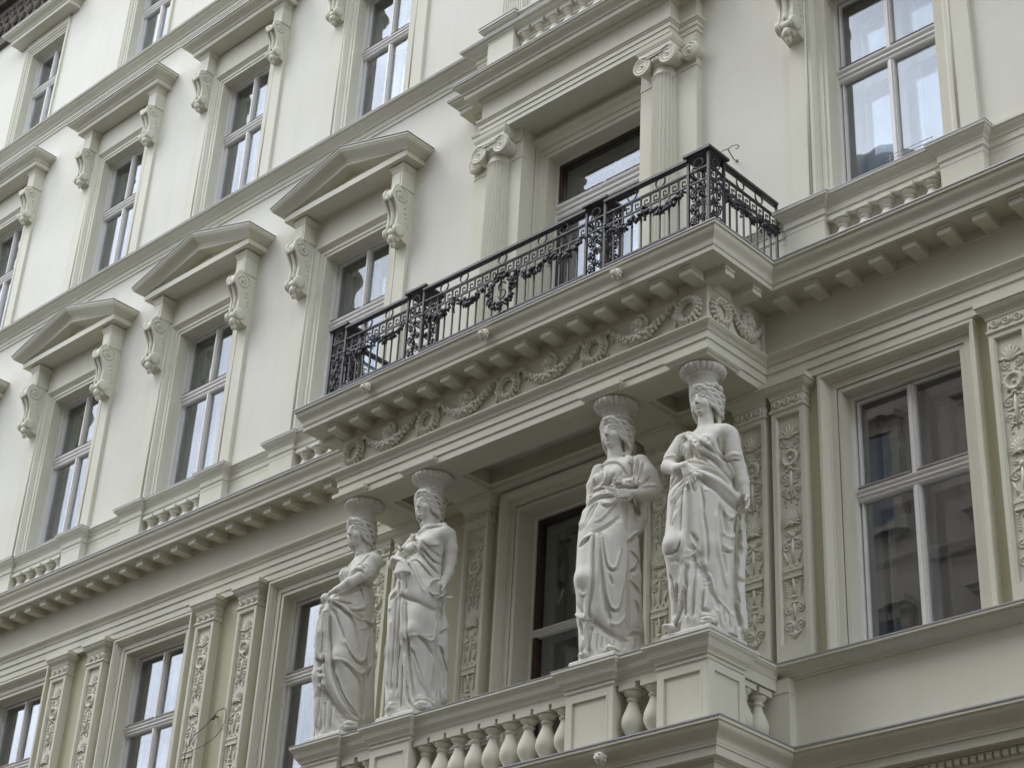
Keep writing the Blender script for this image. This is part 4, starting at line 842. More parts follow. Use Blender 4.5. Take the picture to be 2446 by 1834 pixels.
# ================================================================== CARYATIDS: signed-distance sculpting
class Sculpt:
    def __init__(s, lo, hi, h):
        s.lo = np.array(lo, np.float32); s.h = h; s.n = np.ceil((np.array(hi)-s.lo)/h).astype(int)+1
        s.g = np.full(s.n, 1.0, np.float32); s.ax = [s.lo[i]+h*np.arange(s.n[i], dtype=np.float32) for i in range(3)]
    def sub(s, lo, hi):
        a = np.clip(np.floor((np.array(lo)-s.lo)/s.h).astype(int), 0, s.n); b = np.clip(np.ceil((np.array(hi)-s.lo)/s.h).astype(int)+1, 0, s.n)
        return tuple(slice(a[i], b[i]) for i in range(3))
    def xyz(s, sl):
        return s.ax[0][sl[0]][:, None, None], s.ax[1][sl[1]][None, :, None], s.ax[2][sl[2]][None, None, :]
    def join(s, sl, d, k):
        g = s.g[sl]
        if k > 0:
            h = np.maximum(k-np.abs(g-d), 0)/k; s.g[sl] = np.minimum(g, d)-h*h*k*0.25
        else: s.g[sl] = np.minimum(g, d)
    def cut(s, sl, d, k):
        g = s.g[sl]; h = np.maximum(k-np.abs(g+d), 0)/k; s.g[sl] = np.maximum(g, -d)+h*h*k*0.25
    def cone(s, p, r, q, w, k=0.02, neg=False):
        p = np.array(p, float); q = np.array(q, float); m = max(r, w)+k+0.02
        sl = s.sub(np.minimum(p, q)-m, np.maximum(p, q)+m)
        if any(x.stop <= x.start for x in sl): return
        X, Y, Z = s.xyz(sl); d = q-p; L2 = d@d+1e-9
        t = np.clip(((X-p[0])*d[0]+(Y-p[1])*d[1]+(Z-p[2])*d[2])/L2, 0, 1)
        D = np.sqrt((X-p[0]-t*d[0])**2+(Y-p[1]-t*d[1])**2+(Z-p[2]-t*d[2])**2)-(r+(w-r)*t)
        (s.cut if neg else s.join)(sl, D.astype(np.float32), k)
    def poly(s, pts, r, k=0.015, neg=False, taper=True):
        n = len(pts)
        for i in range(n-1):
            f = lambda j: r*(0.45+0.55*min(1, 2.2*min(j, n-1-j)/(n-1)+0.15)) if taper and n > 2 else r
            s.cone(pts[i], f(i), pts[i+1], f(i+1), k, neg)
    def stroke(s, pts, amp, w, kind=0, sd=None):
        """displace the surface along a polyline: 0 ridge, 1 groove, 2 step (sunk on the lower/right side of the line)"""
        P = np.array(pts, float); n = len(P); m = (3.2*w if kind < 2 else 2.6*w)+0.01
        S0 = s.sub(P.min(0)-m-0.03, P.max(0)+m+0.03); sh = tuple(x.stop-x.start for x in S0)
        if min(sh) <= 0: return
        D = np.full(sh, 9.0, np.float32); A = np.ones(sh, np.float32); side = np.zeros(sh, np.float32) if kind == 2 else None
        L = np.concatenate([[0], np.cumsum(np.linalg.norm(np.diff(P, axis=0), axis=1))]); LT = L[-1]+1e-6
        I = np.clip(np.round((P-s.lo)/s.h).astype(int), 5, s.n-6); G = s.g
        nv = np.stack([G[I[:, 0]+4, I[:, 1], I[:, 2]]-G[I[:, 0]-4, I[:, 1], I[:, 2]], G[I[:, 0], I[:, 1]+4, I[:, 2]]-G[I[:, 0], I[:, 1]-4, I[:, 2]], G[I[:, 0], I[:, 1], I[:, 2]+4]-G[I[:, 0], I[:, 1], I[:, 2]-4]], 1)
        nv = nv/(np.linalg.norm(nv, axis=1)[:, None]+1e-6)
        for i in range(n-1):
            p, q = P[i], P[i+1]; sl = s.sub(np.minimum(p, q)-m-0.03, np.maximum(p, q)+m+0.03)
            loc = tuple(slice(sl[j].start-S0[j].start, sl[j].stop-S0[j].start) for j in range(3))
            X, Y, Z = s.xyz(sl); d = q-p; L2 = d@d+1e-9
            t = np.clip(((X-p[0])*d[0]+(Y-p[1])*d[1]+(Z-p[2])*d[2])/L2, 0, 1)
            ex, ey, ez = X-p[0]-t*d[0], Y-p[1]-t*d[1], Z-p[2]-t*d[2]
            nn = nv[i]+nv[i+1]; nn = nn/(np.linalg.norm(nn)+1e-6); en = ex*nn[0]+ey*nn[1]+ez*nn[2]
            dd = np.sqrt(np.maximum(ex*ex+ey*ey+ez*ez-0.93*en*en, 0)+np.maximum(np.abs(en)-0.05, 0)**2*4).astype(np.float32); c = dd < D[loc]; D[loc] = np.where(c, dd, D[loc])
            u = (L[i]+t*(L[i+1]-L[i])); e = np.clip(np.minimum(u, LT-u)/(0.045 if LT > 0.12 else LT*0.4), 0, 1); e = 0.25+0.75*e
            A[loc] = np.where(c, e, A[loc])
            if kind == 2:
                ds, dz = d[0]*sd[0]+d[1]*sd[1], d[2]; cr = (ex*sd[0]+ey*sd[1])*dz-ez*ds
                side[loc] = np.where(c, cr, side[loc])
        if kind == 0: f = -amp*A*np.exp(-(D/w)**2)
        elif kind == 1: f = amp*A*np.exp(-(D/w)**1.25)
        else: f = amp*A*np.clip(0.5+side/(0.012), 0, 1)*np.exp(-(D/w)**2)-0.35*amp*A*np.exp(-(D/0.012)**2)
        s.g[S0] += f
    def ell(s, c, r, k=0.03, R=None, neg=False):
        c = np.array(c, float); r = np.array(r, float); m = max(r)+k+0.02; sl = s.sub(c-m, c+m)
        X, Y, Z = s.xyz(sl); X = X-c[0]; Y = Y-c[1]; Z = Z-c[2]
        if R is not None:
            A = [R[i][0]*X+R[i][1]*Y+R[i][2]*Z for i in range(3)]
        else: A = [X, Y, Z]
        k0 = np.sqrt((A[0]/r[0])**2+(A[1]/r[1])**2+(A[2]/r[2])**2); k1 = np.sqrt((A[0]/r[0]**2)**2+(A[1]/r[1]**2)**2+(A[2]/r[2]**2)**2)
        D = k0*(k0-1)/(k1+1e-6)
        (s.cut if neg else s.join)(sl, D.astype(np.float32), k)
    def column(s, secs, sd, td, k=0.04, pleats=0, amp=0.0, seed=0, zfade=(0.0, 0.6)):
        """draped column: secs = [(z, s_centre, half_width, t_centre, half_depth)]; sd, td = horizontal unit axes"""
        secs = sorted(secs); z0, z1 = secs[0][0], secs[-1][0]
        sl = s.sub((-9, -9, z0-0.02), (9, 9, z1+0.02)); X, Y, Z = s.xyz(sl)
        zs = np.clip(Z, z0, z1); zz = [q[0] for q in secs]
        ip = lambda i: np.interp(zs.ravel(), zz, [q[i] for q in secs]).reshape(zs.shape).astype(np.float32)
        sc, a, t0, b = ip(1), ip(2), ip(3), ip(4)
        u = (X*sd[0]+Y*sd[1]-sc); v = (X*td[0]+Y*td[1]-t0)
        rr = np.sqrt((u/a)**2+(v/b)**2)+1e-6; D = (rr-1)*np.minimum(a, b)
        if pleats:
            th = np.arctan2(v/b, u/a); w = np.clip((zfade[1]-Z)/(zfade[1]-zfade[0]), 0, 1)
            f = np.sin(pleats*th+seed+1.3*np.sin(2*th+seed))+0.5*np.sin(pleats*1.7*th+2*seed+2.5*Z)
            D = D-amp*w*f
        D = np.maximum(D, np.abs(Z-(z0+z1)/2)-(z1-z0)/2)
        s.join(sl, D.astype(np.float32), k)
    def mesh(s, name, mat, relax=1):
        import openvdb as vdb
        g = vdb.FloatGrid(); g.background = 1.0
        arr = np.clip(s.g, -3*s.h, 3*s.h).astype(np.float32); g.background = 3*s.h
        g.copyFromArray(arr, tolerance=0.0)
        pts, quads = g.convertToQuads(isovalue=0.0)
        pts = np.asarray(pts, np.float32)*s.h+s.lo; quads = np.asarray(quads)[:, ::-1]
        me = bpy.data.meshes.new(name); nv, nq = len(pts), len(quads)
        me.vertices.add(nv); me.vertices.foreach_set('co', pts.ravel()); me.loops.add(nq*4); me.loops.foreach_set('vertex_index', quads.ravel().astype(np.int32))
        me.polygons.add(nq); me.polygons.foreach_set('loop_start', np.arange(0, nq*4, 4, dtype=np.int32)); me.polygons.foreach_set('use_smooth', np.ones(nq, bool))
        me.update(calc_edges=True); me.validate(); me.materials.append(M[mat]); return me
def head_sculpt(S, o, yaw=0.0, tilt=0.0, style=1, sc=1.0):
    """o = chin level on the neck axis; local x right, -y forwards"""
    ca, sa = math.cos(yaw), math.sin(yaw); ct, st = math.cos(tilt), math.sin(tilt)
    def W(x, f, z):                                         # f forwards, z up; tilt nods the face down
        f, z = f*ct+z*st*0.6, z*ct-f*st
        x, f, z = x*sc, f*sc, z*sc
        return (o[0]+x*ca+f*sa, o[1]-f*ca+x*sa, o[2]+z)
    R = [[ca, sa, 0], [-sa, ca, 0], [0, 0, 1]]
    E = lambda c, r, k=0.02, neg=False: S.ell(W(*c), [q*sc for q in r], k, R, neg)
    Cn = lambda a, r, b, q, k=0.01, neg=False: S.cone(W(*a), r*sc, W(*b), q*sc, k, neg)
    E((0, -0.02, 0.160), (0.098, 0.118, 0.105), 0.03); E((0, 0.035, 0.115), (0.080, 0.084, 0.115), 0.03); E((0, 0.052, 0.055), (0.060, 0.064, 0.062), 0.03); E((0, 0.094, 0.018), (0.028, 0.024, 0.022), 0.025)
    for s_ in (-1, 1):
        E((s_*0.039, 0.128, 0.150), (0.024, 0.026, 0.0135), 0.010, True); E((s_*0.038, 0.096, 0.147), (0.021, 0.016, 0.0125), 0.004)
        Cn((s_*0.014, 0.116, 0.171), 0.007, (s_*0.060, 0.094, 0.174), 0.006, 0.016)
        E((s_*0.050, 0.075, 0.085), (0.030, 0.034, 0.034), 0.03); E((s_*0.013, 0.122, 0.094), (0.011, 0.012, 0.010), 0.008)
    Cn((0, 0.112, 0.170), 0.012, (0, 0.140, 0.100), 0.0145, 0.014); E((0, 0.126, 0.086), (0.012, 0.008, 0.006), 0.006, True)
    Cn((-0.022, 0.104, 0.066), 0.007, (0, 0.117, 0.069), 0.010, 0.007); Cn((0.022, 0.104, 0.066), 0.007, (0, 0.117, 0.069), 0.010, 0.007)
    Cn((-0.016, 0.107, 0.049), 0.008, (0.016, 0.107, 0.049), 0.008, 0.008); Cn((-0.024, 0.114, 0.0585), 0.0035, (0.024, 0.114, 0.0585), 0.0035, 0.004, True); E((0, 0.108, 0.034), (0.02, 0.008, 0.006), 0.008, True)
    # hair: waves from a middle parting to the back
    rows = 5
    for s_ in (-1, 1):
        for j in range(rows):
            z0 = 0.203+0.0125*j; pts = []
            for i in range(11):
                t = i/10; a = t*2.35; rx = 0.100+0.012*min(1, t*2)+0.004*j; ry = 0.116+0.006*j
                w = 0.007*math.sin(i*1.9+j*2.1+style)
                pts.append(W(s_*(0.006+rx*math.sin(a)), -0.022+ry*math.cos(a)*0.98, z0-(0.030+0.030*(rows-j))*math.sin(min(1, t*1.15)*1.57)-0.03*t+w))
            S.poly(pts, 0.0175*sc, 0.006, False, False)
    E((0, -0.045, 0.178), (0.110, 0.108, 0.088), 0.012); E((0, 0.055, 0.222), (0.052, 0.052, 0.034), 0.012)
    E((0, -0.135, 0.125), (0.062, 0.055, 0.060), 0.02)
    for k in range(7): S.poly([W(0.05*math.cos(k*0.9)-0.0, -0.14+0.0*k, 0.125+0.05*math.sin(k*0.9)), W(0.03*math.cos(k*0.9+1), -0.185, 0.125+0.03*math.sin(k*0.9+1))], 0.014, 0.008, False, False)
    for s_ in (-1, 1):                                       # locks down the neck
        S.poly([W(s_*0.088, -0.03, 0.10), W(s_*0.092, -0.035, 0.05), W(s_*0.080, -0.045, 0.0), W(s_*0.092, -0.05, -0.06), W(s_*0.105, -0.03, -0.12)], 0.021*sc, 0.012)
    rnd = random.Random(style*13)
    if style in (1, 4, 3):
        n = 20 if style != 3 else 16
        for k in range(n):                                   # leaf or flower wreath
            a = 2*math.pi*k/n; p = (0.113*math.sin(a), -0.03+0.118*math.cos(a), 0.252)
            if style == 3: p = (p[0]*1.0, p[1], 0.262); 
            S.ell(W(*p), (0.022*sc*rnd.uniform(.7, 1.15), 0.02*sc, 0.017*sc*rnd.uniform(.8, 1.3)), 0.006, R); S.ell(W(p[0]*1.05, p[1]*1.05, p[2]+0.016*rnd.choice((-1, 1))), (0.011, 0.012, 0.011), 0.004)
    if style == 2:                                           # turban-like twisted band
        for j in range(3):
            pts = [W(0.112*math.sin(a), -0.03+0.12*math.cos(a), 0.236+0.020*j+0.010*math.sin(3*a+j*2)) for a in [2*math.pi*i/18 for i in range(19)]]; S.poly(pts, 0.0185, 0.005, False, False)
        for j in range(4): S.poly([W(-0.02+0.02*j, 0.092-0.01*j, 0.235), W(-0.01+0.025*j, 0.088-0.012*j, 0.262), W(0.02+0.03*j, 0.06-0.02*j, 0.285)], 0.015, 0.005)
    if style == 3: E((0, -0.03, 0.262), (0.114, 0.120, 0.040), 0.01)
    if style == 4: E((0.055, 0.06, 0.268), (0.03, 0.03, 0.022), 0.006); E((0.10, 0.0, 0.262), (0.035, 0.03, 0.03), 0.006); E((0.085, -0.06, 0.25), (0.045, 0.04, 0.04), 0.01)
def hand_sculpt(S, wrist, fdir, ndir, L_=0.19, curl=0.5, spread=0.16, r=0.0125, thumb=1):
    """wrist point, finger direction, palm normal (towards which fingers curl); thumb = +1/-1 side"""
    f = np.array(fdir, float); f /= np.linalg.norm(f); n = np.array(ndir, float); n = n-(n@f)*f; n /= np.linalg.norm(n); sd = np.cross(f, n)
    w = np.array(wrist, float); pl = L_*0.50
    for q in (-0.5, -0.17, 0.17, 0.5): S.cone(w+sd*q*0.028, 0.022, w+f*pl+sd*q*0.066, 0.0155, 0.012)
    for i, q in enumerate((-1.5, -0.5, 0.5, 1.5)):
        ln = L_*(0.40, 0.48, 0.50, 0.44)[i if thumb > 0 else 3-i]; b0 = w+f*pl+sd*q*0.0215; d = f+sd*q*spread*0.25; d /= np.linalg.norm(d); p = b0; c = 0.0
        for seg in (0.42, 0.33, 0.25):
            c += curl*(0.55 if seg > 0.4 else 0.75); dd = d*math.cos(c)+n*math.sin(c); p2 = p+dd*ln*seg; S.cone(p, r, p2, r*0.86, 0.004); p = p2
    t0 = w+f*0.03+sd*thumb*0.030; t1 = t0+(f*0.55+sd*thumb*0.55+n*0.35)*0.055; t2 = t1+(f*0.85+sd*thumb*0.05+n*0.4)*0.05
    S.cone(t0, 0.018, t1, 0.0145, 0.01); S.cone(t1, 0.0145, t2, 0.0115, 0.006)
def torso_sculpt(S, lean=(0, 0), hx=0.0, sh=0.0, bust=0.078, far=0.0):
    """generic draped female torso facing -y; z measured from the plinth top"""
    lx, ly = lean
    S.cone((lx*0.9, ly+0.005, 2.12), 0.084, (lx, ly-0.012, 2.38), 0.072, 0.05)
    S.cone((-0.12+lx+far*0.6, 0.012+ly, 2.125-far*0.3), 0.064, (0.12+lx, 0.012+ly, 2.125), 0.064, 0.06)
    for s_ in (-1, 1):
        f_ = far if s_ < 0 else 0.0; S.ell((s_*0.215+lx+f_, 0.012+ly+f_*0.3, 2.06+s_*sh-f_*0.5), (0.090-f_*0.2, 0.090, 0.095), 0.07)
        S.ell((s_*0.096+lx*0.8, -0.125+ly, 1.93+s_*sh*0.5), (bust*1.12, bust, bust*1.12), 0.04)
    S.ell((lx*0.8+far*0.5, 0.0+ly, 2.00), (0.23-far*0.5, 0.14, 0.165), 0.05); S.ell((lx*0.5, 0.0, 1.84), (0.20, 0.148, 0.20), 0.05)
    S.ell((hx*0.5, 0.0, 1.66), (0.195, 0.152, 0.20), 0.06); S.ell((hx, 0.012, 1.44), (0.235, 0.19, 0.25), 0.07)
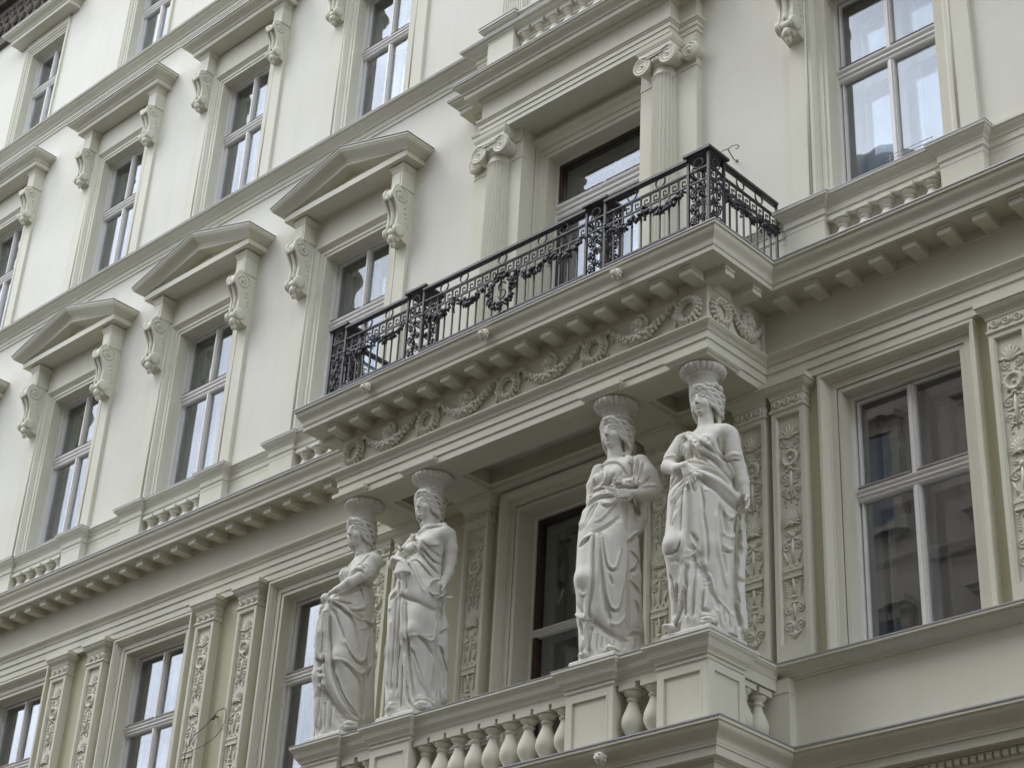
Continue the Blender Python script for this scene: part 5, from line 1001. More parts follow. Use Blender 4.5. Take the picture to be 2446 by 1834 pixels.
STATUES = {
1: [['T',(0.03,0.02),0.0,0.0,0.082,0.07],['H',[-0.008,-0.01,2.305],-0.02,0.1,1,1.2],['K',[[0.157,0.013,0.29,0.0,0.235],[0.398,-0.007,0.299,0.0,0.24],[0.692,-0.033,0.308,0.0,0.24],[0.986,-0.052,0.31,0.01,0.24],[1.29,-0.062,0.303,0.01,0.23],[1.547,-0.067,0.286,0.01,0.22],[1.681,-0.021,0.249,0.0,0.2],[1.811,-0.021,0.179,0.0,0.148],[-0.01,0.013,0.29,0.0,0.235]],[0.647,0.762],[0.762,-0.647],0.05,9,0.009,4.4,[0,0.9]],['C',[0.073,-0.068,1.454],0.115,[0.07,-0.195,0.866],0.105,0.06,0],['C',[0.07,-0.195,0.866],0.105,[0.121,-0.043,0.507],0.085,0.06,0],['C',[0.121,-0.043,0.507],0.085,[0.171,0.047,0.231],0.07,0.06,0],['C',[-0.172,-0.264,1.305],0.09,[-0.149,-0.253,0.699],0.09,0.05,0],['C',[-0.149,-0.253,0.699],0.09,[-0.108,-0.205,0.167],0.09,0.05,0],['C',[0.2,0.019,2.078],0.095,[0.22,-0.05,1.903],0.09,0.03,0],['C',[0.22,-0.05,1.903],0.09,[0.217,-0.1,1.839],0.085,0.03,0],['C',[0.21,-0.115,1.825],0.066,[0.144,-0.232,1.735],0.06,0.02,0],['C',[0.144,-0.232,1.735],0.06,[0.048,-0.299,1.652],0.046,0.02,0],['C',[0.048,-0.299,1.652],0.046,[-0.023,-0.336,1.615],0.036,0.02,0],['D',[-0.023,-0.336,1.61],[-0.067,-0.033,-0.125],[-0.416,0.746,-0.2],0.19,0.45,0.15,0.013,-1],['E',[-0.087,-0.365,1.56],[0.05,0.05,0.06],0.02,0],['C',[-0.138,-0.348,1.466],0.035,[-0.189,-0.316,1.14],0.035,0.02,0],['C',[-0.189,-0.316,1.14],0.035,[-0.209,-0.324,1.051],0.02,0.02,0],['C',[-0.06,-0.334,1.459],0.05,[-0.08,-0.327,1.16],0.06,0.03,0],['C',[-0.08,-0.327,1.16],0.06,[-0.103,-0.307,0.891],0.06,0.03,0],['C',[-0.103,-0.307,0.891],0.06,[-0.083,-0.283,0.576],0.05,0.03,0],['C',[0.174,0.112,1.346],0.06,[0.19,0.132,0.843],0.06,0.04,0],['C',[0.19,0.132,0.843],0.06,[0.211,0.171,0.259],0.065,0.04,0],['E',[0.242,-0.101,0.097],[0.11,0.1,0.045],0.02,0],['E',[0.267,-0.18,0.054],[0.02,0.03,0.02],0.006,0],['E',[0.289,-0.154,0.059],[0.02,0.03,0.02],0.006,0],['E',[0.311,-0.128,0.064],[0.02,0.03,0.02],0.006,0],['E',[0.333,-0.102,0.069],[0.02,0.03,0.02],0.006,0],['S',[[0.113,-0.178,1.905],[0.169,-0.166,1.918],[0.219,-0.14,1.911],[0.248,-0.107,1.88],[0.252,-0.076,1.833],[0.241,-0.048,1.775]],0.0272,0.02,0],['S',[[0.18,-0.167,1.896],[0.245,-0.154,1.878],[0.283,-0.134,1.818]],0.046,0.008,1],['S',[[0.162,-0.178,1.921],[0.22,-0.138,1.934],[0.264,-0.094,1.924],[0.29,-0.056,1.906],[0.307,-0.022,1.89]],0.0187,0.0137,0],['S',[[0.185,-0.135,1.978],[0.247,-0.104,1.949],[0.289,-0.075,1.919],[0.317,-0.043,1.889]],0.046,0.008,1],['S',[[0.195,-0.152,1.94],[0.254,-0.13,1.908],[0.289,-0.122,1.869]],0.0368,0.0064,1],['S',[[0.237,-0.056,2.117],[0.211,-0.076,2.084],[0.189,-0.098,2.049],[0.176,-0.125,2.012],[0.17,-0.157,1.974]],0.0506,0.0088,1],['S',[[0.029,-0.1,2.081],[0.084,-0.135,2.005],[0.108,-0.178,1.935]],0.0368,0.0064,1],['S',[[-0.011,-0.089,2.096],[-0.017,-0.115,2.041],[-0.009,-0.134,1.987],[0.008,-0.152,1.933]],0.017,0.0125,0],['S',[[-0.036,-0.139,2.007],[-0.066,-0.151,1.944],[-0.097,-0.177,1.904]],0.0204,0.015,0],['S',[[-0.061,-0.101,2.076],[-0.03,-0.127,2.015],[-0.002,-0.152,1.955]],0.0368,0.0064,1],['S',[[-0.173,-0.211,1.951],[-0.131,-0.24,1.886],[-0.071,-0.287,1.802],[0.005,-0.353,1.691]],0.0204,0.015,0],['S',[[-0.166,-0.177,1.923],[-0.146,-0.179,1.84]],0.0414,0.0072,1],['S',[[-0.013,-0.349,1.56],[0.01,-0.297,1.587],[0.038,-0.252,1.609],[0.07,-0.216,1.626],[0.099,-0.185,1.643],[0.123,-0.158,1.666],[0.144,-0.133,1.691],[0.17,-0.111,1.716],[0.206,-0.095,1.739],[0.251,-0.086,1.759]],0.092,0.016,1],['S',[[0.161,-0.093,1.723],[0.187,-0.073,1.657],[0.207,-0.054,1.592]],0.0598,0.0104,1],['S',[[0.206,-0.022,1.774],[0.207,-0.0,1.734],[0.21,0.022,1.691],[0.213,0.044,1.644],[0.217,0.064,1.594],[0.22,0.075,1.542],[0.224,0.081,1.49],[0.228,0.088,1.438]],0.0598,0.0104,1],['S',[[0.204,-0.008,1.77],[0.193,0.074,1.773],[0.185,0.139,1.798]],0.0506,0.0088,1],['S',[[0.246,-0.058,1.77],[0.22,0.026,1.823],[0.21,0.088,1.879],[0.221,0.124,1.934],[0.251,0.139,1.992]],0.0221,0.0163,0],['S',[[-0.024,-0.323,1.53],[0.016,-0.293,1.512],[0.056,-0.265,1.489],[0.092,-0.238,1.46],[0.123,-0.212,1.428],[0.149,-0.188,1.397],[0.172,-0.165,1.367]],0.0272,0.02,0],['S',[[-0.042,-0.299,1.553],[0.006,-0.281,1.537],[0.051,-0.259,1.524],[0.094,-0.229,1.514],[0.132,-0.195,1.507],[0.163,-0.161,1.501]],0.0598,0.0104,1],['S',[[-0.037,-0.311,1.519],[0.007,-0.288,1.49],[0.047,-0.266,1.46],[0.081,-0.248,1.429],[0.112,-0.229,1.393],[0.142,-0.205,1.352]],0.0598,0.0104,1],['S',[[0.041,-0.266,1.533],[0.08,-0.236,1.525],[0.117,-0.203,1.516],[0.151,-0.169,1.506],[0.184,-0.133,1.496]],0.0204,0.015,0],['S',[[0.14,-0.19,1.431],[0.165,-0.154,1.433],[0.188,-0.11,1.445],[0.211,-0.059,1.484],[0.227,-0.014,1.545]],0.0204,0.015,0],['S',[[0.15,-0.186,1.412],[0.172,-0.153,1.413],[0.193,-0.12,1.419],[0.211,-0.086,1.435],[0.228,-0.051,1.457]],0.046,0.008,1],['S',[[0.019,-0.28,1.525],[0.062,-0.253,1.501],[0.102,-0.225,1.479],[0.14,-0.194,1.458]],0.0368,0.0064,1],['S',[[-0.023,-0.345,1.513],[-0.015,-0.33,1.474],[-0.003,-0.313,1.427],[0.012,-0.288,1.365]],0.0736,0.0128,1],['S',[[-0.028,-0.364,1.47],[-0.044,-0.369,1.398],[-0.055,-0.375,1.343]],0.0272,0.02,0],['S',[[-0.058,-0.376,1.455],[-0.116,-0.376,1.405],[-0.149,-0.365,1.37]],0.0644,0.0112,1],['S',[[-0.013,-0.342,1.444],[-0.014,-0.338,1.394],[-0.014,-0.334,1.345],[-0.014,-0.331,1.295],[-0.014,-0.326,1.244],[-0.012,-0.32,1.192],[-0.008,-0.314,1.137],[-0.002,-0.31,1.081],[0.007,-0.307,1.026],[0.019,-0.306,0.972],[0.033,-0.306,0.919],[0.046,-0.305,0.867],[0.054,-0.298,0.818],[0.059,-0.286,0.774],[0.062,-0.27,0.732],[0.065,-0.255,0.69]],0.0828,0.0144,1],['S',[[-0.035,-0.367,1.441],[-0.033,-0.364,1.39],[-0.032,-0.361,1.34],[-0.031,-0.358,1.29],[-0.03,-0.354,1.24],[-0.029,-0.35,1.191],[-0.027,-0.343,1.142],[-0.027,-0.335,1.094],[-0.025,-0.327,1.046],[-0.023,-0.321,0.998],[-0.017,-0.315,0.948],[-0.008,-0.31,0.898],[0.002,-0.305,0.847],[0.01,-0.298,0.798],[0.016,-0.289,0.75],[0.023,-0.279,0.702],[0.033,-0.268,0.654],[0.046,-0.258,0.605],[0.06,-0.249,0.556],[0.077,-0.238,0.508],[0.096,-0.225,0.462],[0.117,-0.21,0.418],[0.137,-0.194,0.375],[0.156,-0.175,0.334],[0.175,-0.149,0.295],[0.193,-0.119,0.258],[0.21,-0.086,0.224],[0.228,-0.051,0.194],[0.245,-0.013,0.166],[0.261,0.025,0.139]],0.0374,0.0275,0],['S',[[-0.076,-0.375,1.397],[-0.071,-0.376,1.345],[-0.066,-0.378,1.292],[-0.061,-0.379,1.24],[-0.058,-0.378,1.188],[-0.057,-0.376,1.138],[-0.06,-0.372,1.088],[-0.064,-0.368,1.038],[-0.067,-0.365,0.988],[-0.068,-0.364,0.936],[-0.068,-0.363,0.885]],0.0598,0.0104,1],['S',[[-0.117,-0.365,1.401],[-0.114,-0.369,1.349],[-0.111,-0.373,1.298],[-0.107,-0.377,1.246],[-0.106,-0.38,1.196],[-0.109,-0.38,1.148],[-0.115,-0.376,1.101],[-0.122,-0.371,1.052],[-0.125,-0.369,1.001],[-0.124,-0.371,0.948],[-0.119,-0.376,0.892]],0.0255,0.0187,0],['S',[[0.062,-0.309,0.832],[0.061,-0.293,0.788],[0.062,-0.278,0.743],[0.066,-0.266,0.696],[0.074,-0.256,0.648],[0.085,-0.244,0.597],[0.097,-0.232,0.546],[0.112,-0.22,0.497],[0.128,-0.206,0.453],[0.144,-0.19,0.412],[0.16,-0.172,0.374],[0.178,-0.149,0.34],[0.195,-0.123,0.308],[0.213,-0.091,0.276],[0.236,-0.052,0.242],[0.262,-0.009,0.206]],0.0644,0.0112,1],['S',[[0.097,-0.265,0.739],[0.103,-0.248,0.693],[0.111,-0.233,0.647],[0.121,-0.218,0.599],[0.134,-0.202,0.547],[0.147,-0.187,0.494],[0.162,-0.17,0.445],[0.178,-0.151,0.406],[0.193,-0.13,0.373],[0.207,-0.107,0.341],[0.22,-0.082,0.309],[0.235,-0.056,0.279],[0.248,-0.027,0.251],[0.256,0.006,0.226],[0.261,0.043,0.202]],0.0238,0.0175,0],['S',[[0.102,-0.233,0.649],[0.113,-0.222,0.606],[0.124,-0.21,0.563],[0.135,-0.199,0.52],[0.148,-0.185,0.476],[0.164,-0.165,0.432],[0.181,-0.141,0.387],[0.199,-0.113,0.343],[0.223,-0.079,0.299],[0.251,-0.042,0.256]],0.0506,0.0088,1],['S',[[0.076,-0.308,0.824],[0.111,-0.283,0.826],[0.147,-0.247,0.822],[0.178,-0.196,0.802],[0.197,-0.146,0.773],[0.209,-0.103,0.745],[0.219,-0.058,0.717],[0.229,-0.013,0.709],[0.24,0.022,0.741],[0.242,0.038,0.795],[0.241,0.046,0.851],[0.24,0.05,0.904],[0.24,0.051,0.956],[0.239,0.051,1.006],[0.238,0.052,1.057],[0.236,0.053,1.108],[0.232,0.055,1.16],[0.229,0.057,1.212]],0.0238,0.0175,0],['S',[[0.162,-0.244,0.8],[0.177,-0.205,0.779],[0.192,-0.165,0.755],[0.208,-0.125,0.723],[0.222,-0.086,0.687],[0.235,-0.052,0.646],[0.245,-0.023,0.601],[0.249,-0.002,0.551],[0.251,0.015,0.497]],0.0644,0.0112,1],['S',[[0.13,-0.248,1.055],[0.15,-0.228,1.017],[0.167,-0.205,0.98],[0.181,-0.177,0.944],[0.193,-0.14,0.905],[0.205,-0.092,0.867],[0.224,-0.035,0.852],[0.239,0.004,0.883],[0.242,0.018,0.937],[0.239,0.023,0.992],[0.237,0.028,1.047],[0.235,0.033,1.101],[0.232,0.038,1.155],[0.229,0.043,1.208],[0.228,0.046,1.26]],0.0238,0.0175,0],['S',[[0.15,-0.238,1.034],[0.167,-0.214,0.991],[0.182,-0.189,0.949],[0.193,-0.158,0.909],[0.204,-0.121,0.869],[0.215,-0.073,0.832],[0.227,-0.024,0.819],[0.236,0.012,0.849],[0.241,0.039,0.902]],0.0552,0.0096,1],['S',[[0.006,-0.299,1.423],[0.025,-0.288,1.371],[0.045,-0.278,1.318],[0.069,-0.268,1.263],[0.096,-0.256,1.202],[0.127,-0.241,1.134],[0.158,-0.223,1.057]],0.0506,0.0088,1],['S',[[0.123,-0.212,1.413],[0.147,-0.193,1.366],[0.168,-0.172,1.32],[0.184,-0.152,1.276],[0.195,-0.135,1.231],[0.203,-0.12,1.187],[0.21,-0.105,1.144],[0.214,-0.094,1.101],[0.218,-0.084,1.058],[0.223,-0.075,1.014],[0.227,-0.069,0.967],[0.228,-0.066,0.911]],0.0598,0.0104,1],['S',[[0.217,-0.083,0.928],[0.217,-0.049,0.909],[0.227,-0.047,0.977]],0.017,0.0125,0],['S',[[0.095,-0.243,1.45],[0.13,-0.205,1.414],[0.162,-0.166,1.379],[0.188,-0.122,1.351],[0.209,-0.074,1.335],[0.228,-0.028,1.337]],0.0221,0.0163,0],['S',[[0.118,-0.212,1.445],[0.152,-0.173,1.409],[0.181,-0.132,1.379],[0.206,-0.089,1.362],[0.228,-0.043,1.352]],0.069,0.012,1],['S',[[0.227,-0.028,1.347],[0.231,0.038,1.328],[0.237,0.085,1.337],[0.236,0.096,1.377],[0.23,0.09,1.427]],0.0221,0.0163,0],['S',[[0.227,-0.013,1.322],[0.234,0.061,1.299],[0.24,0.107,1.313]],0.0736,0.0128,1],['S',[[0.163,-0.174,1.437],[0.181,-0.128,1.447],[0.201,-0.074,1.466],[0.228,-0.009,1.497]],0.0187,0.0137,0],['S',[[0.217,-0.081,1.22],[0.219,-0.021,1.24],[0.229,0.027,1.304]],0.017,0.0125,0],['S',[[0.23,0.049,1.281],[0.231,0.051,1.225],[0.233,0.053,1.17],[0.236,0.053,1.113],[0.239,0.052,1.058],[0.24,0.049,1.005],[0.239,0.045,0.954],[0.239,0.042,0.903],[0.239,0.042,0.853],[0.239,0.043,0.804],[0.239,0.043,0.754],[0.24,0.043,0.704],[0.243,0.043,0.654],[0.246,0.043,0.604],[0.249,0.044,0.555],[0.25,0.046,0.506],[0.25,0.049,0.458],[0.252,0.051,0.41],[0.254,0.05,0.363],[0.257,0.048,0.315],[0.26,0.047,0.268],[0.262,0.046,0.222]],0.0736,0.0128,1],['S',[[0.251,0.101,0.839],[0.239,0.055,0.787],[0.24,0.037,0.712]],0.0221,0.0163,0],['S',[[0.251,0.11,0.822],[0.243,0.084,0.759],[0.244,0.069,0.705],[0.248,0.061,0.655],[0.249,0.055,0.607]],0.0644,0.0112,1],['S',[[0.239,0.113,1.269],[0.229,0.166,1.228]],0.0552,0.0096,1],['S',[[-0.159,-0.354,0.909],[-0.119,-0.348,0.866],[-0.084,-0.341,0.843],[-0.044,-0.322,0.842]],0.0221,0.0163,0],['S',[[-0.118,-0.366,0.865],[-0.087,-0.349,0.814],[-0.081,-0.343,0.735]],0.0828,0.0144,1],['S',[[-0.072,-0.353,0.839],[-0.046,-0.327,0.801]],0.0736,0.0128,1],['S',[[-0.09,-0.348,0.735],[-0.063,-0.32,0.718],[-0.057,-0.343,0.759]],0.0221,0.0163,0],['S',[[-0.09,-0.344,0.707],[-0.047,-0.33,0.692]],0.0736,0.0128,1],['S',[[-0.077,-0.335,0.648],[-0.047,-0.306,0.65],[-0.047,-0.33,0.692]],0.0221,0.0163,0],['S',[[-0.069,-0.333,0.627],[-0.07,-0.329,0.56]],0.0736,0.0128,1],['S',[[-0.072,-0.32,0.553],[-0.045,-0.296,0.564],[-0.046,-0.32,0.606]],0.0221,0.0163,0],['S',[[-0.07,-0.32,0.533],[-0.027,-0.29,0.485],[0.007,-0.27,0.439],[0.037,-0.253,0.395],[0.066,-0.236,0.354],[0.096,-0.215,0.314],[0.131,-0.185,0.277],[0.165,-0.149,0.244],[0.195,-0.111,0.214],[0.226,-0.07,0.187],[0.26,-0.027,0.162]],0.045,0.1,2,[0.647,0.762]],['S',[[-0.046,-0.291,0.487],[-0.009,-0.273,0.436],[0.026,-0.254,0.386],[0.059,-0.234,0.336],[0.092,-0.213,0.291],[0.129,-0.192,0.252],[0.172,-0.174,0.214],[0.229,-0.161,0.173],[0.296,-0.155,0.127]],0.092,0.016,1],['S',[[-0.081,-0.309,0.49],[-0.081,-0.307,0.442],[-0.08,-0.303,0.394],[-0.08,-0.3,0.346],[-0.08,-0.297,0.297],[-0.082,-0.293,0.247],[-0.084,-0.288,0.195],[-0.09,-0.281,0.146],[-0.097,-0.272,0.097]],0.0644,0.0112,1],['S',[[-0.05,-0.298,0.477],[-0.05,-0.294,0.427],[-0.05,-0.291,0.376],[-0.049,-0.288,0.326],[-0.048,-0.285,0.276],[-0.045,-0.281,0.228],[-0.043,-0.277,0.18],[-0.041,-0.272,0.134],[-0.041,-0.266,0.087]],0.0644,0.0112,1],['S',[[-0.014,-0.277,0.446],[-0.009,-0.276,0.401],[-0.006,-0.275,0.357],[-0.004,-0.273,0.314],[-0.003,-0.269,0.269],[-0.003,-0.265,0.219],[-0.002,-0.262,0.167],[-0.001,-0.258,0.115],[0.0,-0.256,0.063]],0.0644,0.0112,1],['S',[[0.046,-0.245,0.365],[0.046,-0.241,0.322],[0.046,-0.237,0.28],[0.048,-0.234,0.237],[0.05,-0.232,0.193],[0.051,-0.231,0.149],[0.051,-0.229,0.105],[0.051,-0.227,0.061]],0.0644,0.0112,1],['S',[[0.128,-0.19,0.238],[0.146,-0.194,0.19],[0.181,-0.199,0.143],[0.241,-0.2,0.102]],0.0644,0.0112,1],['S',[[-0.07,-0.298,0.471],[-0.067,-0.297,0.422],[-0.065,-0.295,0.374],[-0.064,-0.292,0.326],[-0.062,-0.289,0.278],[-0.062,-0.286,0.231],[-0.063,-0.281,0.188],[-0.068,-0.275,0.148],[-0.075,-0.266,0.109],[-0.084,-0.256,0.07]],0.0255,0.0187,0],['S',[[-0.028,-0.288,0.436],[-0.026,-0.284,0.388],[-0.023,-0.28,0.34],[-0.02,-0.277,0.292],[-0.017,-0.274,0.244],[-0.015,-0.271,0.196],[-0.012,-0.268,0.148],[-0.007,-0.266,0.1],[-0.002,-0.265,0.051]],0.0255,0.0187,0],['S',[[0.018,-0.259,0.376],[0.02,-0.256,0.33],[0.021,-0.252,0.283],[0.022,-0.249,0.237],[0.024,-0.246,0.191],[0.026,-0.243,0.145],[0.029,-0.241,0.098],[0.031,-0.239,0.052]],0.0255,0.0187,0],['S',[[0.073,-0.226,0.316],[0.077,-0.222,0.268],[0.08,-0.219,0.22],[0.083,-0.216,0.173],[0.088,-0.213,0.124],[0.093,-0.211,0.076]],0.0255,0.0187,0],['S',[[0.141,-0.182,0.228],[0.191,-0.177,0.16],[0.256,-0.168,0.127],[0.327,-0.156,0.111]],0.0255,0.0187,0],['S',[[0.22,-0.068,0.187],[0.25,-0.018,0.167],[0.263,0.025,0.129]],0.0506,0.0088,1],['E',[0.007,-0.06,2.163],[0.016,0.016,0.016],0.003,0],['E',[0.068,-0.049,2.194],[0.019,0.019,0.019],0.003,0],['E',[0.03,-0.06,2.183],[0.02,0.02,0.02],0.003,0],['E',[0.071,-0.049,2.178],[0.016,0.016,0.016],0.003,0],['E',[0.037,-0.06,2.215],[0.015,0.015,0.015],0.003,0],['E',[0.078,-0.045,2.223],[0.019,0.019,0.019],0.003,0],['E',[0.078,-0.047,2.206],[0.017,0.017,0.017],0.003,0],['E',[0.088,-0.037,2.2],[0.018,0.018,0.018],0.003,0],['E',[0.086,-0.037,2.216],[0.02,0.02,0.02],0.003,0],['E',[0.11,-0.002,2.215],[0.014,0.014,0.014],0.003,0],['E',[0.122,0.029,2.229],[0.014,0.014,0.014],0.003,0],['E',[0.122,0.029,2.249],[0.019,0.019,0.019],0.003,0],['E',[0.098,0.001,2.259],[0.015,0.015,0.015],0.003,0],['E',[0.113,0.115,2.296],[0.02,0.02,0.02],0.003,0],['E',[0.079,0.108,2.296],[0.018,0.018,0.018],0.003,0],['E',[0.131,0.088,2.285],[0.02,0.02,0.02],0.003,0],['E',[0.264,0.005,2.162],[0.015,0.015,0.015],0.003,0]],
